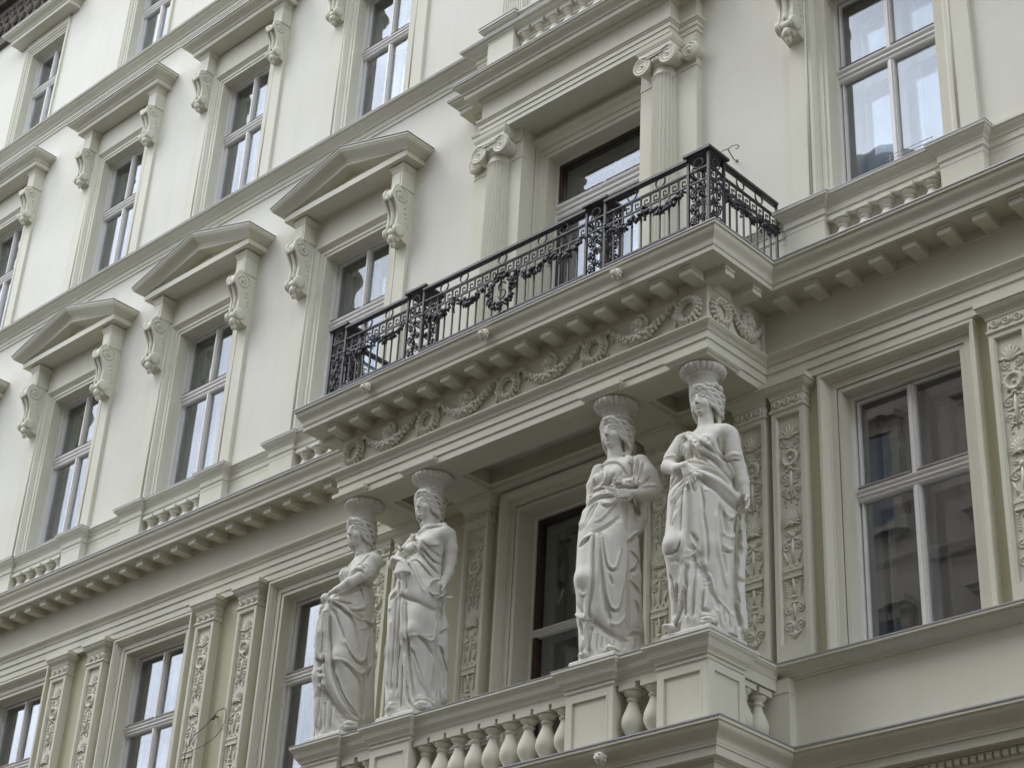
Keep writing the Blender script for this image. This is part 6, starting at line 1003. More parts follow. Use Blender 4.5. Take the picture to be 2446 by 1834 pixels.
2: [['T',(0.02,0.0),0.0,0.01,0.085,0.08],['H',[-0.013,-0.014,2.315],0.02,0.08,2,1.2],['K',[[0.168,0.0,0.299,0.0,0.235],[0.332,-0.006,0.302,0.0,0.235],[0.656,-0.017,0.301,0.0,0.235],[1.029,-0.035,0.292,0.01,0.235],[1.364,-0.053,0.27,0.01,0.225],[1.556,-0.071,0.232,0.01,0.205],[1.701,-0.048,0.224,0.0,0.18],[1.831,-0.048,0.161,0.0,0.133],[-0.01,0.0,0.299,0.0,0.235]],[0.677,0.736],[0.736,-0.677],0.05,9,0.009,3.1,[0,1.1]],['C',[0.087,-0.083,1.389],0.115,[0.084,-0.19,0.895],0.105,0.06,0],['C',[0.084,-0.19,0.895],0.105,[0.104,-0.064,0.567],0.085,0.06,0],['C',[0.104,-0.064,0.567],0.085,[0.144,-0.021,0.25],0.07,0.06,0],['C',[-0.163,-0.222,1.337],0.1,[-0.119,-0.218,0.709],0.095,0.06,0],['C',[-0.119,-0.218,0.709],0.095,[-0.097,-0.194,0.203],0.09,0.06,0],['C',[0.247,0.076,2.085],0.082,[0.267,0.113,1.924],0.072,0.025,0],['C',[0.267,0.113,1.924],0.072,[0.26,0.121,1.789],0.062,0.025,0],['C',[0.26,0.121,1.789],0.062,[0.259,0.105,1.645],0.054,0.025,0],['C',[0.259,0.105,1.645],0.054,[0.262,0.034,1.481],0.038,0.025,0],['D',[0.263,0.034,1.477],[0.016,0.003,-0.183],[-0.259,-0.577,0.2],0.19,0.55,0.1,0.0135,-1],['C',[-0.24,-0.024,2.081],0.062,[-0.315,-0.092,1.935],0.055,0.025,0],['C',[-0.315,-0.092,1.935],0.055,[-0.297,-0.205,1.786],0.056,0.025,0],['C',[-0.297,-0.205,1.786],0.056,[-0.16,-0.321,1.761],0.048,0.025,0],['D',[-0.146,-0.336,1.771],[0.15,0.045,-0.057],[-0.3,0.412,-0.8],0.19,0.45,0.2,0.0125,1],['C',[-0.1,-0.286,1.73],0.045,[-0.068,-0.266,1.59],0.055,0.02,0],['C',[-0.068,-0.266,1.59],0.055,[-0.026,-0.236,1.581],0.05,0.02,0],['C',[-0.062,-0.348,1.683],0.012,[-0.046,-0.397,1.539],0.0135,0.002,0],['C',[-0.046,-0.397,1.539],0.0135,[-0.052,-0.352,1.513],0.012,0.002,0],['C',[-0.055,-0.341,1.689],0.012,[-0.031,-0.381,1.551],0.0135,0.002,0],['C',[-0.031,-0.381,1.551],0.0135,[-0.039,-0.338,1.523],0.012,0.002,0],['C',[-0.048,-0.333,1.694],0.012,[-0.016,-0.365,1.563],0.0135,0.002,0],['C',[-0.016,-0.365,1.563],0.0135,[-0.025,-0.322,1.508],0.012,0.002,0],['C',[-0.042,-0.326,1.7],0.012,[-0.001,-0.349,1.575],0.0135,0.002,0],['C',[-0.001,-0.349,1.575],0.0135,[-0.012,-0.308,1.519],0.012,0.002,0],['C',[-0.035,-0.319,1.705],0.012,[0.014,-0.332,1.58],0.0135,0.002,0],['C',[0.014,-0.332,1.58],0.0135,[0.0,-0.295,1.549],0.012,0.002,0],['C',[-0.029,-0.312,1.71],0.012,[0.029,-0.316,1.577],0.0135,0.002,0],['C',[0.029,-0.316,1.577],0.0135,[0.014,-0.281,1.556],0.012,0.002,0],['C',[-0.022,-0.305,1.716],0.012,[0.045,-0.299,1.574],0.0135,0.002,0],['C',[0.045,-0.299,1.574],0.0135,[0.027,-0.266,1.564],0.012,0.002,0],['C',[-0.016,-0.298,1.721],0.012,[0.06,-0.282,1.572],0.0135,0.002,0],['C',[0.06,-0.282,1.572],0.0135,[0.04,-0.251,1.564],0.012,0.002,0],['E',[-0.15,-0.246,1.892],[0.013108680091783639,0.013108680091783639,0.013108680091783639],0.004,0],['E',[-0.151,-0.265,1.907],[0.0189637369406482,0.0189637369406482,0.0189637369406482],0.004,0],['E',[-0.14,-0.22,1.905],[0.013877685191545298,0.013877685191545298,0.013877685191545298],0.004,0],['E',[-0.189,-0.275,1.952],[0.014229255894975743,0.014229255894975743,0.014229255894975743],0.004,0],['E',[-0.163,-0.254,1.863],[0.015923572527185494,0.015923572527185494,0.015923572527185494],0.004,0],['E',[-0.187,-0.257,1.958],[0.012956881750905267,0.012956881750905267,0.012956881750905267],0.004,0],['E',[-0.147,-0.254,1.848],[0.01327290447776201,0.01327290447776201,0.01327290447776201],0.004,0],['E',[-0.124,-0.237,1.869],[0.018346155549282928,0.018346155549282928,0.018346155549282928],0.004,0],['E',[-0.154,-0.224,1.882],[0.018866836011504885,0.018866836011504885,0.018866836011504885],0.004,0],['E',[-0.123,-0.238,1.933],[0.017006056287662174,0.017006056287662174,0.017006056287662174],0.004,0],['E',[-0.163,-0.25,1.902],[0.018473824504661993,0.018473824504661993,0.018473824504661993],0.004,0],['E',[-0.167,-0.239,1.876],[0.01817995643006877,0.01817995643006877,0.01817995643006877],0.004,0],['E',[-0.136,-0.23,1.909],[0.018442313074343502,0.018442313074343502,0.018442313074343502],0.004,0],['E',[-0.166,-0.221,1.918],[0.014272670706382285,0.014272670706382285,0.014272670706382285],0.004,0],['E',[-0.128,-0.261,1.925],[0.013876962590298714,0.013876962590298714,0.013876962590298714],0.004,0],['E',[-0.113,-0.251,1.91],[0.016943440644573232,0.016943440644573232,0.016943440644573232],0.004,0],['E',[-0.151,-0.256,1.898],[0.01611561298256139,0.01611561298256139,0.01611561298256139],0.004,0],['E',[-0.171,-0.261,1.933],[0.01853908051393645,0.01853908051393645,0.01853908051393645],0.004,0],['C',[0.276,-0.047,1.508],0.016,[0.245,-0.081,1.5],0.016,0.006,0],['C',[0.245,-0.081,1.5],0.016,[0.218,-0.11,1.469],0.016,0.006,0],['C',[0.218,-0.11,1.469],0.016,[0.207,-0.122,1.414],0.016,0.006,0],['C',[0.207,-0.122,1.414],0.016,[0.218,-0.11,1.361],0.016,0.006,0],['C',[0.218,-0.11,1.361],0.016,[0.247,-0.078,1.332],0.016,0.006,0],['C',[0.247,-0.078,1.332],0.016,[0.281,-0.042,1.341],0.016,0.006,0],['C',[0.322,0.055,1.318],0.018,[0.342,0.091,1.333],0.015,0.006,0],['C',[0.24,0.084,1.34],0.02,[0.228,0.115,1.018],0.055,0.03,0],['C',[0.228,0.115,1.018],0.055,[0.231,0.148,0.651],0.055,0.03,0],['C',[0.231,0.148,0.651],0.055,[0.23,0.176,0.245],0.06,0.03,0],['E',[0.259,-0.117,0.078],[0.09,0.1,0.045],0.02,0],['E',[0.257,-0.208,0.055],[0.02,0.03,0.02],0.006,0],['E',[0.281,-0.182,0.051],[0.02,0.03,0.02],0.006,0],['E',[0.304,-0.157,0.046],[0.02,0.03,0.02],0.006,0],['E',[0.327,-0.132,0.042],[0.02,0.03,0.02],0.006,0],['E',[0.35,-0.107,0.051],[0.02,0.03,0.02],0.006,0],['E',[-0.09,-0.246,0.069],[0.08,0.06,0.03],0.02,0],['S',[[0.273,0.052,2.186],[0.244,0.022,2.176],[0.21,-0.006,2.17],[0.169,-0.03,2.17],[0.118,-0.053,2.167],[0.052,-0.075,2.149],[-0.016,-0.096,2.127],[-0.077,-0.113,2.111]],0.034,0.025,0],['S',[[0.274,0.014,2.195],[0.211,0.002,2.213],[0.152,-0.018,2.217],[0.097,-0.043,2.2],[0.051,-0.065,2.177],[0.005,-0.087,2.155],[-0.055,-0.113,2.128]],0.0238,0.0175,0],['S',[[0.268,-0.024,2.149],[0.224,-0.037,2.152],[0.179,-0.049,2.156],[0.134,-0.062,2.155],[0.084,-0.071,2.149],[0.02,-0.076,2.14],[-0.065,-0.079,2.129]],0.0368,0.0064,1],['S',[[-0.241,-0.056,2.165],[-0.148,-0.086,2.165],[-0.066,-0.124,2.108]],0.0306,0.0225,0],['S',[[-0.004,-0.079,2.254],[-0.066,-0.07,2.229],[-0.13,-0.064,2.203],[-0.182,-0.061,2.182],[-0.224,-0.061,2.163]],0.0408,0.03,0],['S',[[-0.031,-0.068,2.233],[-0.1,-0.064,2.198],[-0.178,-0.057,2.165]],0.0414,0.0072,1],['S',[[-0.097,-0.089,2.121],[-0.005,-0.128,2.026],[0.067,-0.153,1.947],[0.113,-0.153,1.887],[0.139,-0.129,1.842],[0.155,-0.094,1.805],[0.169,-0.057,1.772],[0.18,-0.018,1.743],[0.185,0.023,1.718],[0.185,0.066,1.697]],0.0221,0.0163,0],['S',[[-0.077,-0.123,2.097],[-0.043,-0.138,2.037],[-0.004,-0.154,1.976],[0.038,-0.163,1.919],[0.071,-0.16,1.87],[0.094,-0.147,1.83],[0.111,-0.129,1.794],[0.129,-0.109,1.76],[0.149,-0.088,1.725],[0.167,-0.062,1.692],[0.183,-0.035,1.662],[0.2,-0.01,1.632],[0.225,0.009,1.598],[0.257,0.02,1.56]],0.0238,0.0175,0],['S',[[-0.092,-0.068,2.108],[0.007,-0.127,2.001],[0.077,-0.159,1.919],[0.114,-0.159,1.869],[0.131,-0.141,1.837],[0.143,-0.113,1.807],[0.158,-0.076,1.773],[0.171,-0.032,1.744],[0.176,0.019,1.729],[0.173,0.076,1.722]],0.0506,0.0088,1],['S',[[-0.074,-0.112,2.077],[-0.018,-0.14,1.994],[0.028,-0.157,1.923],[0.061,-0.158,1.869],[0.084,-0.149,1.825],[0.105,-0.134,1.785],[0.128,-0.116,1.745],[0.151,-0.095,1.706],[0.171,-0.069,1.671],[0.192,-0.038,1.639],[0.212,-0.003,1.61],[0.231,0.032,1.58]],0.0552,0.0096,1],['S',[[0.14,-0.199,1.937],[0.154,-0.169,1.907],[0.166,-0.135,1.881],[0.177,-0.097,1.862],[0.186,-0.055,1.845],[0.192,-0.007,1.826],[0.196,0.045,1.807]],0.0414,0.0072,1],['S',[[0.113,-0.201,1.972],[0.135,-0.15,1.937],[0.169,-0.102,1.925],[0.204,-0.066,1.937],[0.222,-0.048,1.945],[0.215,-0.046,1.936]],0.0272,0.02,0],['S',[[0.15,-0.195,1.908],[0.174,-0.121,1.891],[0.208,-0.062,1.918]],0.046,0.008,1],['S',[[-0.013,-0.171,1.897],[-0.075,-0.172,1.867],[-0.139,-0.167,1.84]],0.0506,0.0088,1],['S',[[-0.2,-0.034,2.152],[-0.17,-0.096,2.073],[-0.144,-0.153,1.998],[-0.124,-0.198,1.932],[-0.112,-0.232,1.874]],0.0187,0.0137,0],['S',[[-0.007,-0.155,1.864],[-0.049,-0.181,1.829],[-0.087,-0.201,1.8]],0.046,0.008,1],['S',[[-0.026,-0.26,1.747],[0.008,-0.24,1.767],[0.042,-0.213,1.767],[0.074,-0.18,1.741],[0.105,-0.153,1.704],[0.132,-0.132,1.668],[0.152,-0.113,1.632],[0.169,-0.094,1.598],[0.184,-0.074,1.565]],0.0204,0.015,0],['S',[[-0.026,-0.253,1.736],[0.009,-0.227,1.755],[0.044,-0.198,1.752],[0.075,-0.172,1.724],[0.104,-0.152,1.685],[0.133,-0.132,1.644],[0.16,-0.109,1.6],[0.19,-0.078,1.552]],0.0552,0.0096,1],['S',[[-0.034,-0.212,1.748],[0.007,-0.215,1.69],[0.043,-0.215,1.633],[0.074,-0.21,1.577],[0.102,-0.201,1.521],[0.128,-0.191,1.465],[0.151,-0.18,1.412],[0.174,-0.168,1.37],[0.196,-0.156,1.332]],0.0204,0.015,0],['S',[[-0.014,-0.207,1.754],[0.016,-0.208,1.705],[0.045,-0.207,1.658],[0.07,-0.204,1.612],[0.092,-0.2,1.568],[0.111,-0.195,1.525],[0.132,-0.188,1.48],[0.154,-0.178,1.43],[0.178,-0.167,1.378]],0.0506,0.0088,1],['S',[[0.086,-0.161,1.734],[0.116,-0.139,1.688],[0.143,-0.117,1.645],[0.165,-0.099,1.609],[0.182,-0.081,1.578],[0.197,-0.061,1.547]],0.017,0.0125,0],['S',[[-0.172,-0.255,1.54],[-0.164,-0.277,1.484],[-0.152,-0.3,1.422],[-0.135,-0.321,1.351]],0.0598,0.0104,1],['S',[[-0.096,-0.277,1.503],[-0.086,-0.284,1.447],[-0.079,-0.29,1.394],[-0.079,-0.299,1.345]],0.0598,0.0104,1],['S',[[-0.004,-0.27,1.481],[0.006,-0.273,1.427],[0.016,-0.277,1.373]],0.0598,0.0104,1],['S',[[-0.063,-0.3,1.343],[-0.002,-0.279,1.303],[0.065,-0.249,1.273],[0.128,-0.209,1.25],[0.174,-0.165,1.226],[0.197,-0.123,1.207],[0.206,-0.075,1.2],[0.212,-0.014,1.212],[0.217,0.053,1.248]],0.03,0.08,2,[0.677,0.736]],['S',[[-0.047,-0.294,1.321],[0.005,-0.272,1.288],[0.054,-0.255,1.265],[0.101,-0.233,1.249],[0.147,-0.2,1.231],[0.177,-0.166,1.214],[0.194,-0.122,1.198],[0.211,-0.06,1.188],[0.229,0.009,1.197]],0.0736,0.0128,1],['S',[[-0.147,-0.32,1.309],[-0.13,-0.318,1.354],[-0.103,-0.298,1.392]],0.0238,0.0175,0],['S',[[-0.152,-0.32,1.291],[-0.121,-0.317,1.332],[-0.091,-0.307,1.367]],0.0552,0.0096,1],['S',[[0.011,-0.277,1.274],[0.017,-0.277,1.224],[0.023,-0.277,1.175],[0.03,-0.278,1.125],[0.042,-0.281,1.074],[0.058,-0.286,1.02],[0.076,-0.293,0.965],[0.091,-0.295,0.909],[0.098,-0.289,0.856],[0.098,-0.276,0.805],[0.095,-0.26,0.753],[0.093,-0.245,0.701],[0.093,-0.235,0.654],[0.096,-0.229,0.609],[0.1,-0.223,0.564],[0.105,-0.218,0.518],[0.11,-0.212,0.473],[0.116,-0.207,0.427],[0.121,-0.201,0.382],[0.127,-0.195,0.337],[0.134,-0.189,0.292],[0.141,-0.181,0.247],[0.146,-0.173,0.203],[0.151,-0.164,0.159]],0.0828,0.0144,1],['S',[[-0.025,-0.287,1.289],[-0.019,-0.287,1.237],[-0.013,-0.288,1.186],[-0.006,-0.288,1.135],[0.001,-0.289,1.083],[0.011,-0.292,1.03],[0.025,-0.294,0.974],[0.039,-0.296,0.918],[0.05,-0.294,0.864],[0.063,-0.288,0.82],[0.084,-0.276,0.792]],0.0238,0.0175,0],['S',[[0.106,-0.277,0.824],[0.149,-0.244,0.838],[0.184,-0.199,0.84],[0.206,-0.146,0.828],[0.217,-0.096,0.815],[0.227,-0.053,0.817],[0.237,-0.023,0.843],[0.24,-0.011,0.887],[0.24,-0.006,0.934],[0.239,-0.0,0.981],[0.239,0.005,1.028],[0.239,0.01,1.075]],0.0221,0.0163,0],['S',[[0.185,-0.219,0.829],[0.197,-0.181,0.817],[0.208,-0.144,0.801],[0.217,-0.111,0.777],[0.225,-0.078,0.745],[0.232,-0.045,0.706],[0.241,-0.012,0.663]],0.0828,0.0144,1],['S',[[0.207,-0.171,0.863],[0.213,-0.101,0.846],[0.228,-0.045,0.871]],0.017,0.0125,0],['S',[[0.229,0.043,1.223],[0.23,0.042,1.177],[0.233,0.04,1.13],[0.237,0.035,1.082],[0.242,0.03,1.031],[0.246,0.024,0.977],[0.247,0.02,0.922],[0.248,0.018,0.871],[0.249,0.018,0.825],[0.25,0.019,0.783],[0.251,0.021,0.742],[0.251,0.022,0.699],[0.251,0.023,0.654],[0.251,0.023,0.607],[0.251,0.023,0.561],[0.251,0.022,0.514],[0.251,0.021,0.469],[0.251,0.019,0.425],[0.25,0.016,0.382],[0.25,0.013,0.339],[0.251,0.01,0.296],[0.251,0.007,0.253]],0.0828,0.0144,1],['S',[[0.132,-0.234,0.757],[0.136,-0.22,0.708],[0.14,-0.207,0.659],[0.145,-0.193,0.611],[0.153,-0.179,0.566],[0.163,-0.166,0.521],[0.173,-0.153,0.477],[0.185,-0.139,0.433],[0.198,-0.125,0.389],[0.21,-0.108,0.345],[0.222,-0.087,0.304],[0.234,-0.056,0.265],[0.244,-0.023,0.23],[0.251,0.009,0.199],[0.256,0.038,0.171],[0.261,0.069,0.142]],0.0306,0.0225,0],['S',[[0.128,-0.212,0.7],[0.137,-0.201,0.66],[0.146,-0.19,0.619],[0.154,-0.178,0.579],[0.163,-0.167,0.539],[0.174,-0.155,0.499],[0.185,-0.144,0.459],[0.196,-0.132,0.419],[0.208,-0.117,0.376],[0.221,-0.093,0.329],[0.232,-0.064,0.286],[0.242,-0.037,0.254],[0.251,-0.011,0.226],[0.261,0.015,0.199]],0.0598,0.0104,1],['S',[[0.228,-0.025,0.551],[0.243,0.008,0.567],[0.25,0.006,0.639]],0.017,0.0125,0],['S',[[-0.055,-0.298,1.312],[-0.051,-0.299,1.266],[-0.046,-0.299,1.22],[-0.042,-0.3,1.174],[-0.039,-0.299,1.129],[-0.036,-0.299,1.084],[-0.035,-0.297,1.039],[-0.035,-0.296,0.993],[-0.035,-0.295,0.946],[-0.035,-0.294,0.899],[-0.035,-0.294,0.852],[-0.033,-0.295,0.804],[-0.031,-0.295,0.757],[-0.03,-0.294,0.711],[-0.031,-0.291,0.665],[-0.031,-0.289,0.619],[-0.03,-0.288,0.573],[-0.028,-0.288,0.526],[-0.026,-0.287,0.48]],0.0552,0.0096,1],['S',[[-0.08,-0.308,1.286],[-0.078,-0.309,1.238],[-0.077,-0.309,1.189],[-0.075,-0.31,1.141],[-0.074,-0.31,1.093],[-0.073,-0.31,1.045],[-0.072,-0.31,0.997],[-0.07,-0.31,0.95],[-0.069,-0.31,0.902],[-0.067,-0.31,0.855],[-0.065,-0.31,0.807],[-0.063,-0.311,0.759],[-0.061,-0.311,0.712],[-0.061,-0.31,0.666],[-0.063,-0.307,0.621],[-0.065,-0.303,0.576],[-0.066,-0.301,0.531],[-0.065,-0.299,0.485],[-0.064,-0.299,0.439],[-0.062,-0.299,0.393],[-0.06,-0.298,0.346],[-0.059,-0.298,0.3],[-0.057,-0.298,0.254]],0.0552,0.0096,1],['S',[[0.001,-0.265,0.759],[-0.001,-0.266,0.713],[-0.003,-0.266,0.667],[-0.005,-0.266,0.621],[-0.007,-0.266,0.575],[-0.009,-0.266,0.529],[-0.009,-0.266,0.483],[-0.007,-0.266,0.436],[-0.006,-0.266,0.39],[-0.005,-0.266,0.344],[-0.005,-0.265,0.299],[-0.004,-0.265,0.253]],0.0552,0.0096,1],['S',[[0.042,-0.255,0.521],[0.042,-0.251,0.476],[0.042,-0.248,0.431],[0.042,-0.246,0.386],[0.044,-0.244,0.34],[0.046,-0.244,0.294],[0.048,-0.243,0.247],[0.047,-0.243,0.199],[0.045,-0.243,0.149],[0.043,-0.243,0.1],[0.042,-0.244,0.05]],0.0552,0.0096,1],['S',[[0.085,-0.23,0.473],[0.086,-0.227,0.428],[0.087,-0.225,0.382],[0.089,-0.223,0.337],[0.093,-0.222,0.29],[0.098,-0.221,0.244],[0.106,-0.217,0.198],[0.115,-0.21,0.153],[0.128,-0.196,0.112],[0.153,-0.168,0.077]],0.0552,0.0096,1],['S',[[0.114,-0.211,0.38],[0.121,-0.207,0.334],[0.128,-0.203,0.289],[0.134,-0.198,0.243],[0.14,-0.189,0.2],[0.149,-0.174,0.161],[0.159,-0.155,0.124]],0.0552,0.0096,1],['S',[[-0.071,-0.299,1.287],[-0.068,-0.299,1.238],[-0.065,-0.299,1.19],[-0.062,-0.299,1.141],[-0.059,-0.299,1.093],[-0.056,-0.299,1.044],[-0.053,-0.299,0.996],[-0.05,-0.299,0.948],[-0.047,-0.299,0.9],[-0.045,-0.299,0.853],[-0.043,-0.299,0.806],[-0.041,-0.299,0.758],[-0.039,-0.298,0.711],[-0.038,-0.297,0.665],[-0.039,-0.294,0.62],[-0.04,-0.291,0.575],[-0.041,-0.289,0.529],[-0.041,-0.288,0.483],[-0.04,-0.287,0.437],[-0.038,-0.287,0.391],[-0.037,-0.287,0.345],[-0.036,-0.287,0.299]],0.0255,0.0187,0],['S',[[0.027,-0.277,0.796],[0.022,-0.271,0.752],[0.017,-0.266,0.708],[0.015,-0.263,0.664],[0.012,-0.26,0.618],[0.011,-0.258,0.573],[0.01,-0.256,0.528],[0.01,-0.256,0.482],[0.012,-0.255,0.436],[0.013,-0.255,0.389],[0.015,-0.255,0.343],[0.016,-0.254,0.298],[0.017,-0.254,0.252],[0.018,-0.253,0.206],[0.019,-0.253,0.161]],0.0255,0.0187,0],['S',[[0.054,-0.25,0.658],[0.056,-0.247,0.613],[0.059,-0.244,0.566],[0.063,-0.241,0.52],[0.066,-0.238,0.475],[0.069,-0.235,0.429],[0.073,-0.233,0.383],[0.076,-0.232,0.337],[0.078,-0.231,0.291],[0.078,-0.229,0.246],[0.078,-0.226,0.202],[0.079,-0.223,0.157],[0.08,-0.222,0.112]],0.0255,0.0187,0],['S',[[-0.122,-0.321,1.053],[-0.121,-0.321,1.006],[-0.119,-0.321,0.958],[-0.118,-0.321,0.91],[-0.116,-0.321,0.863],[-0.113,-0.322,0.815],[-0.111,-0.322,0.767],[-0.109,-0.322,0.72],[-0.109,-0.321,0.674],[-0.111,-0.317,0.629],[-0.113,-0.313,0.584],[-0.115,-0.309,0.539],[-0.116,-0.305,0.495],[-0.117,-0.302,0.45],[-0.117,-0.3,0.404],[-0.116,-0.299,0.358],[-0.114,-0.299,0.312]],0.0255,0.0187,0],['S',[[0.084,-0.227,0.566],[0.089,-0.224,0.52],[0.094,-0.222,0.473],[0.1,-0.22,0.427],[0.106,-0.218,0.38],[0.112,-0.215,0.333],[0.121,-0.208,0.284],[0.13,-0.199,0.235],[0.137,-0.189,0.186],[0.144,-0.179,0.138]],0.0255,0.0187,0],['S',[[-0.168,-0.321,1.16],[-0.154,-0.321,1.205]],0.0204,0.015,0],['S',[[-0.205,-0.278,0.617],[-0.178,-0.291,0.675],[-0.161,-0.303,0.724],[-0.153,-0.311,0.771],[-0.149,-0.317,0.82],[-0.146,-0.321,0.87]],0.0204,0.015,0],['S',[[0.261,0.108,1.266],[0.262,0.112,1.214],[0.264,0.125,1.159],[0.272,0.152,1.096]],0.0598,0.0104,1],['S',[[0.25,0.027,0.927],[0.271,0.064,0.972],[0.285,0.098,0.999]],0.0221,0.0163,0],['S',[[0.251,0.033,0.91],[0.275,0.074,0.955],[0.283,0.101,0.981]],0.0552,0.0096,1],['S',[[0.252,0.031,0.806],[0.27,0.066,0.789],[0.277,0.092,0.754],[0.273,0.108,0.701],[0.273,0.121,0.649],[0.279,0.136,0.604],[0.282,0.152,0.56],[0.283,0.171,0.517]],0.0238,0.0175,0],['S',[[0.25,0.065,0.789],[0.262,0.088,0.731],[0.268,0.102,0.68],[0.27,0.113,0.633],[0.274,0.129,0.589],[0.279,0.147,0.547],[0.283,0.165,0.506]],0.0644,0.0112,1],['S',[[0.249,0.054,0.664],[0.255,0.05,0.615],[0.259,0.049,0.567],[0.261,0.049,0.521],[0.261,0.051,0.475],[0.261,0.053,0.43],[0.261,0.055,0.384],[0.261,0.057,0.339],[0.261,0.059,0.294],[0.261,0.061,0.249],[0.261,0.062,0.204]],0.0506,0.0088,1],['S',[[0.262,0.088,0.625],[0.262,0.089,0.579],[0.262,0.09,0.533],[0.262,0.091,0.487],[0.261,0.092,0.442],[0.261,0.095,0.397],[0.261,0.1,0.354],[0.261,0.106,0.312],[0.261,0.112,0.27],[0.261,0.119,0.228],[0.261,0.126,0.187]],0.0506,0.0088,1],['S',[[0.272,0.114,0.576],[0.271,0.117,0.532],[0.271,0.119,0.488],[0.271,0.121,0.444],[0.272,0.123,0.4],[0.272,0.125,0.356],[0.272,0.127,0.312]],0.0506,0.0088,1],['S',[[0.151,-0.161,0.142],[0.193,-0.118,0.159],[0.222,-0.077,0.168],[0.241,-0.032,0.165],[0.255,0.02,0.146],[0.261,0.071,0.116]],0.0238,0.0175,0],['S',[[0.231,-0.21,0.092],[0.276,-0.161,0.111],[0.317,-0.105,0.115]],0.046,0.008,1],['S',[[0.167,-0.145,0.18],[0.198,-0.121,0.185],[0.228,-0.097,0.19]],0.017,0.0125,0],['S',[[-0.104,-0.277,0.044],[-0.06,-0.279,0.107],[-0.024,-0.266,0.121]],0.0238,0.0175,0]],
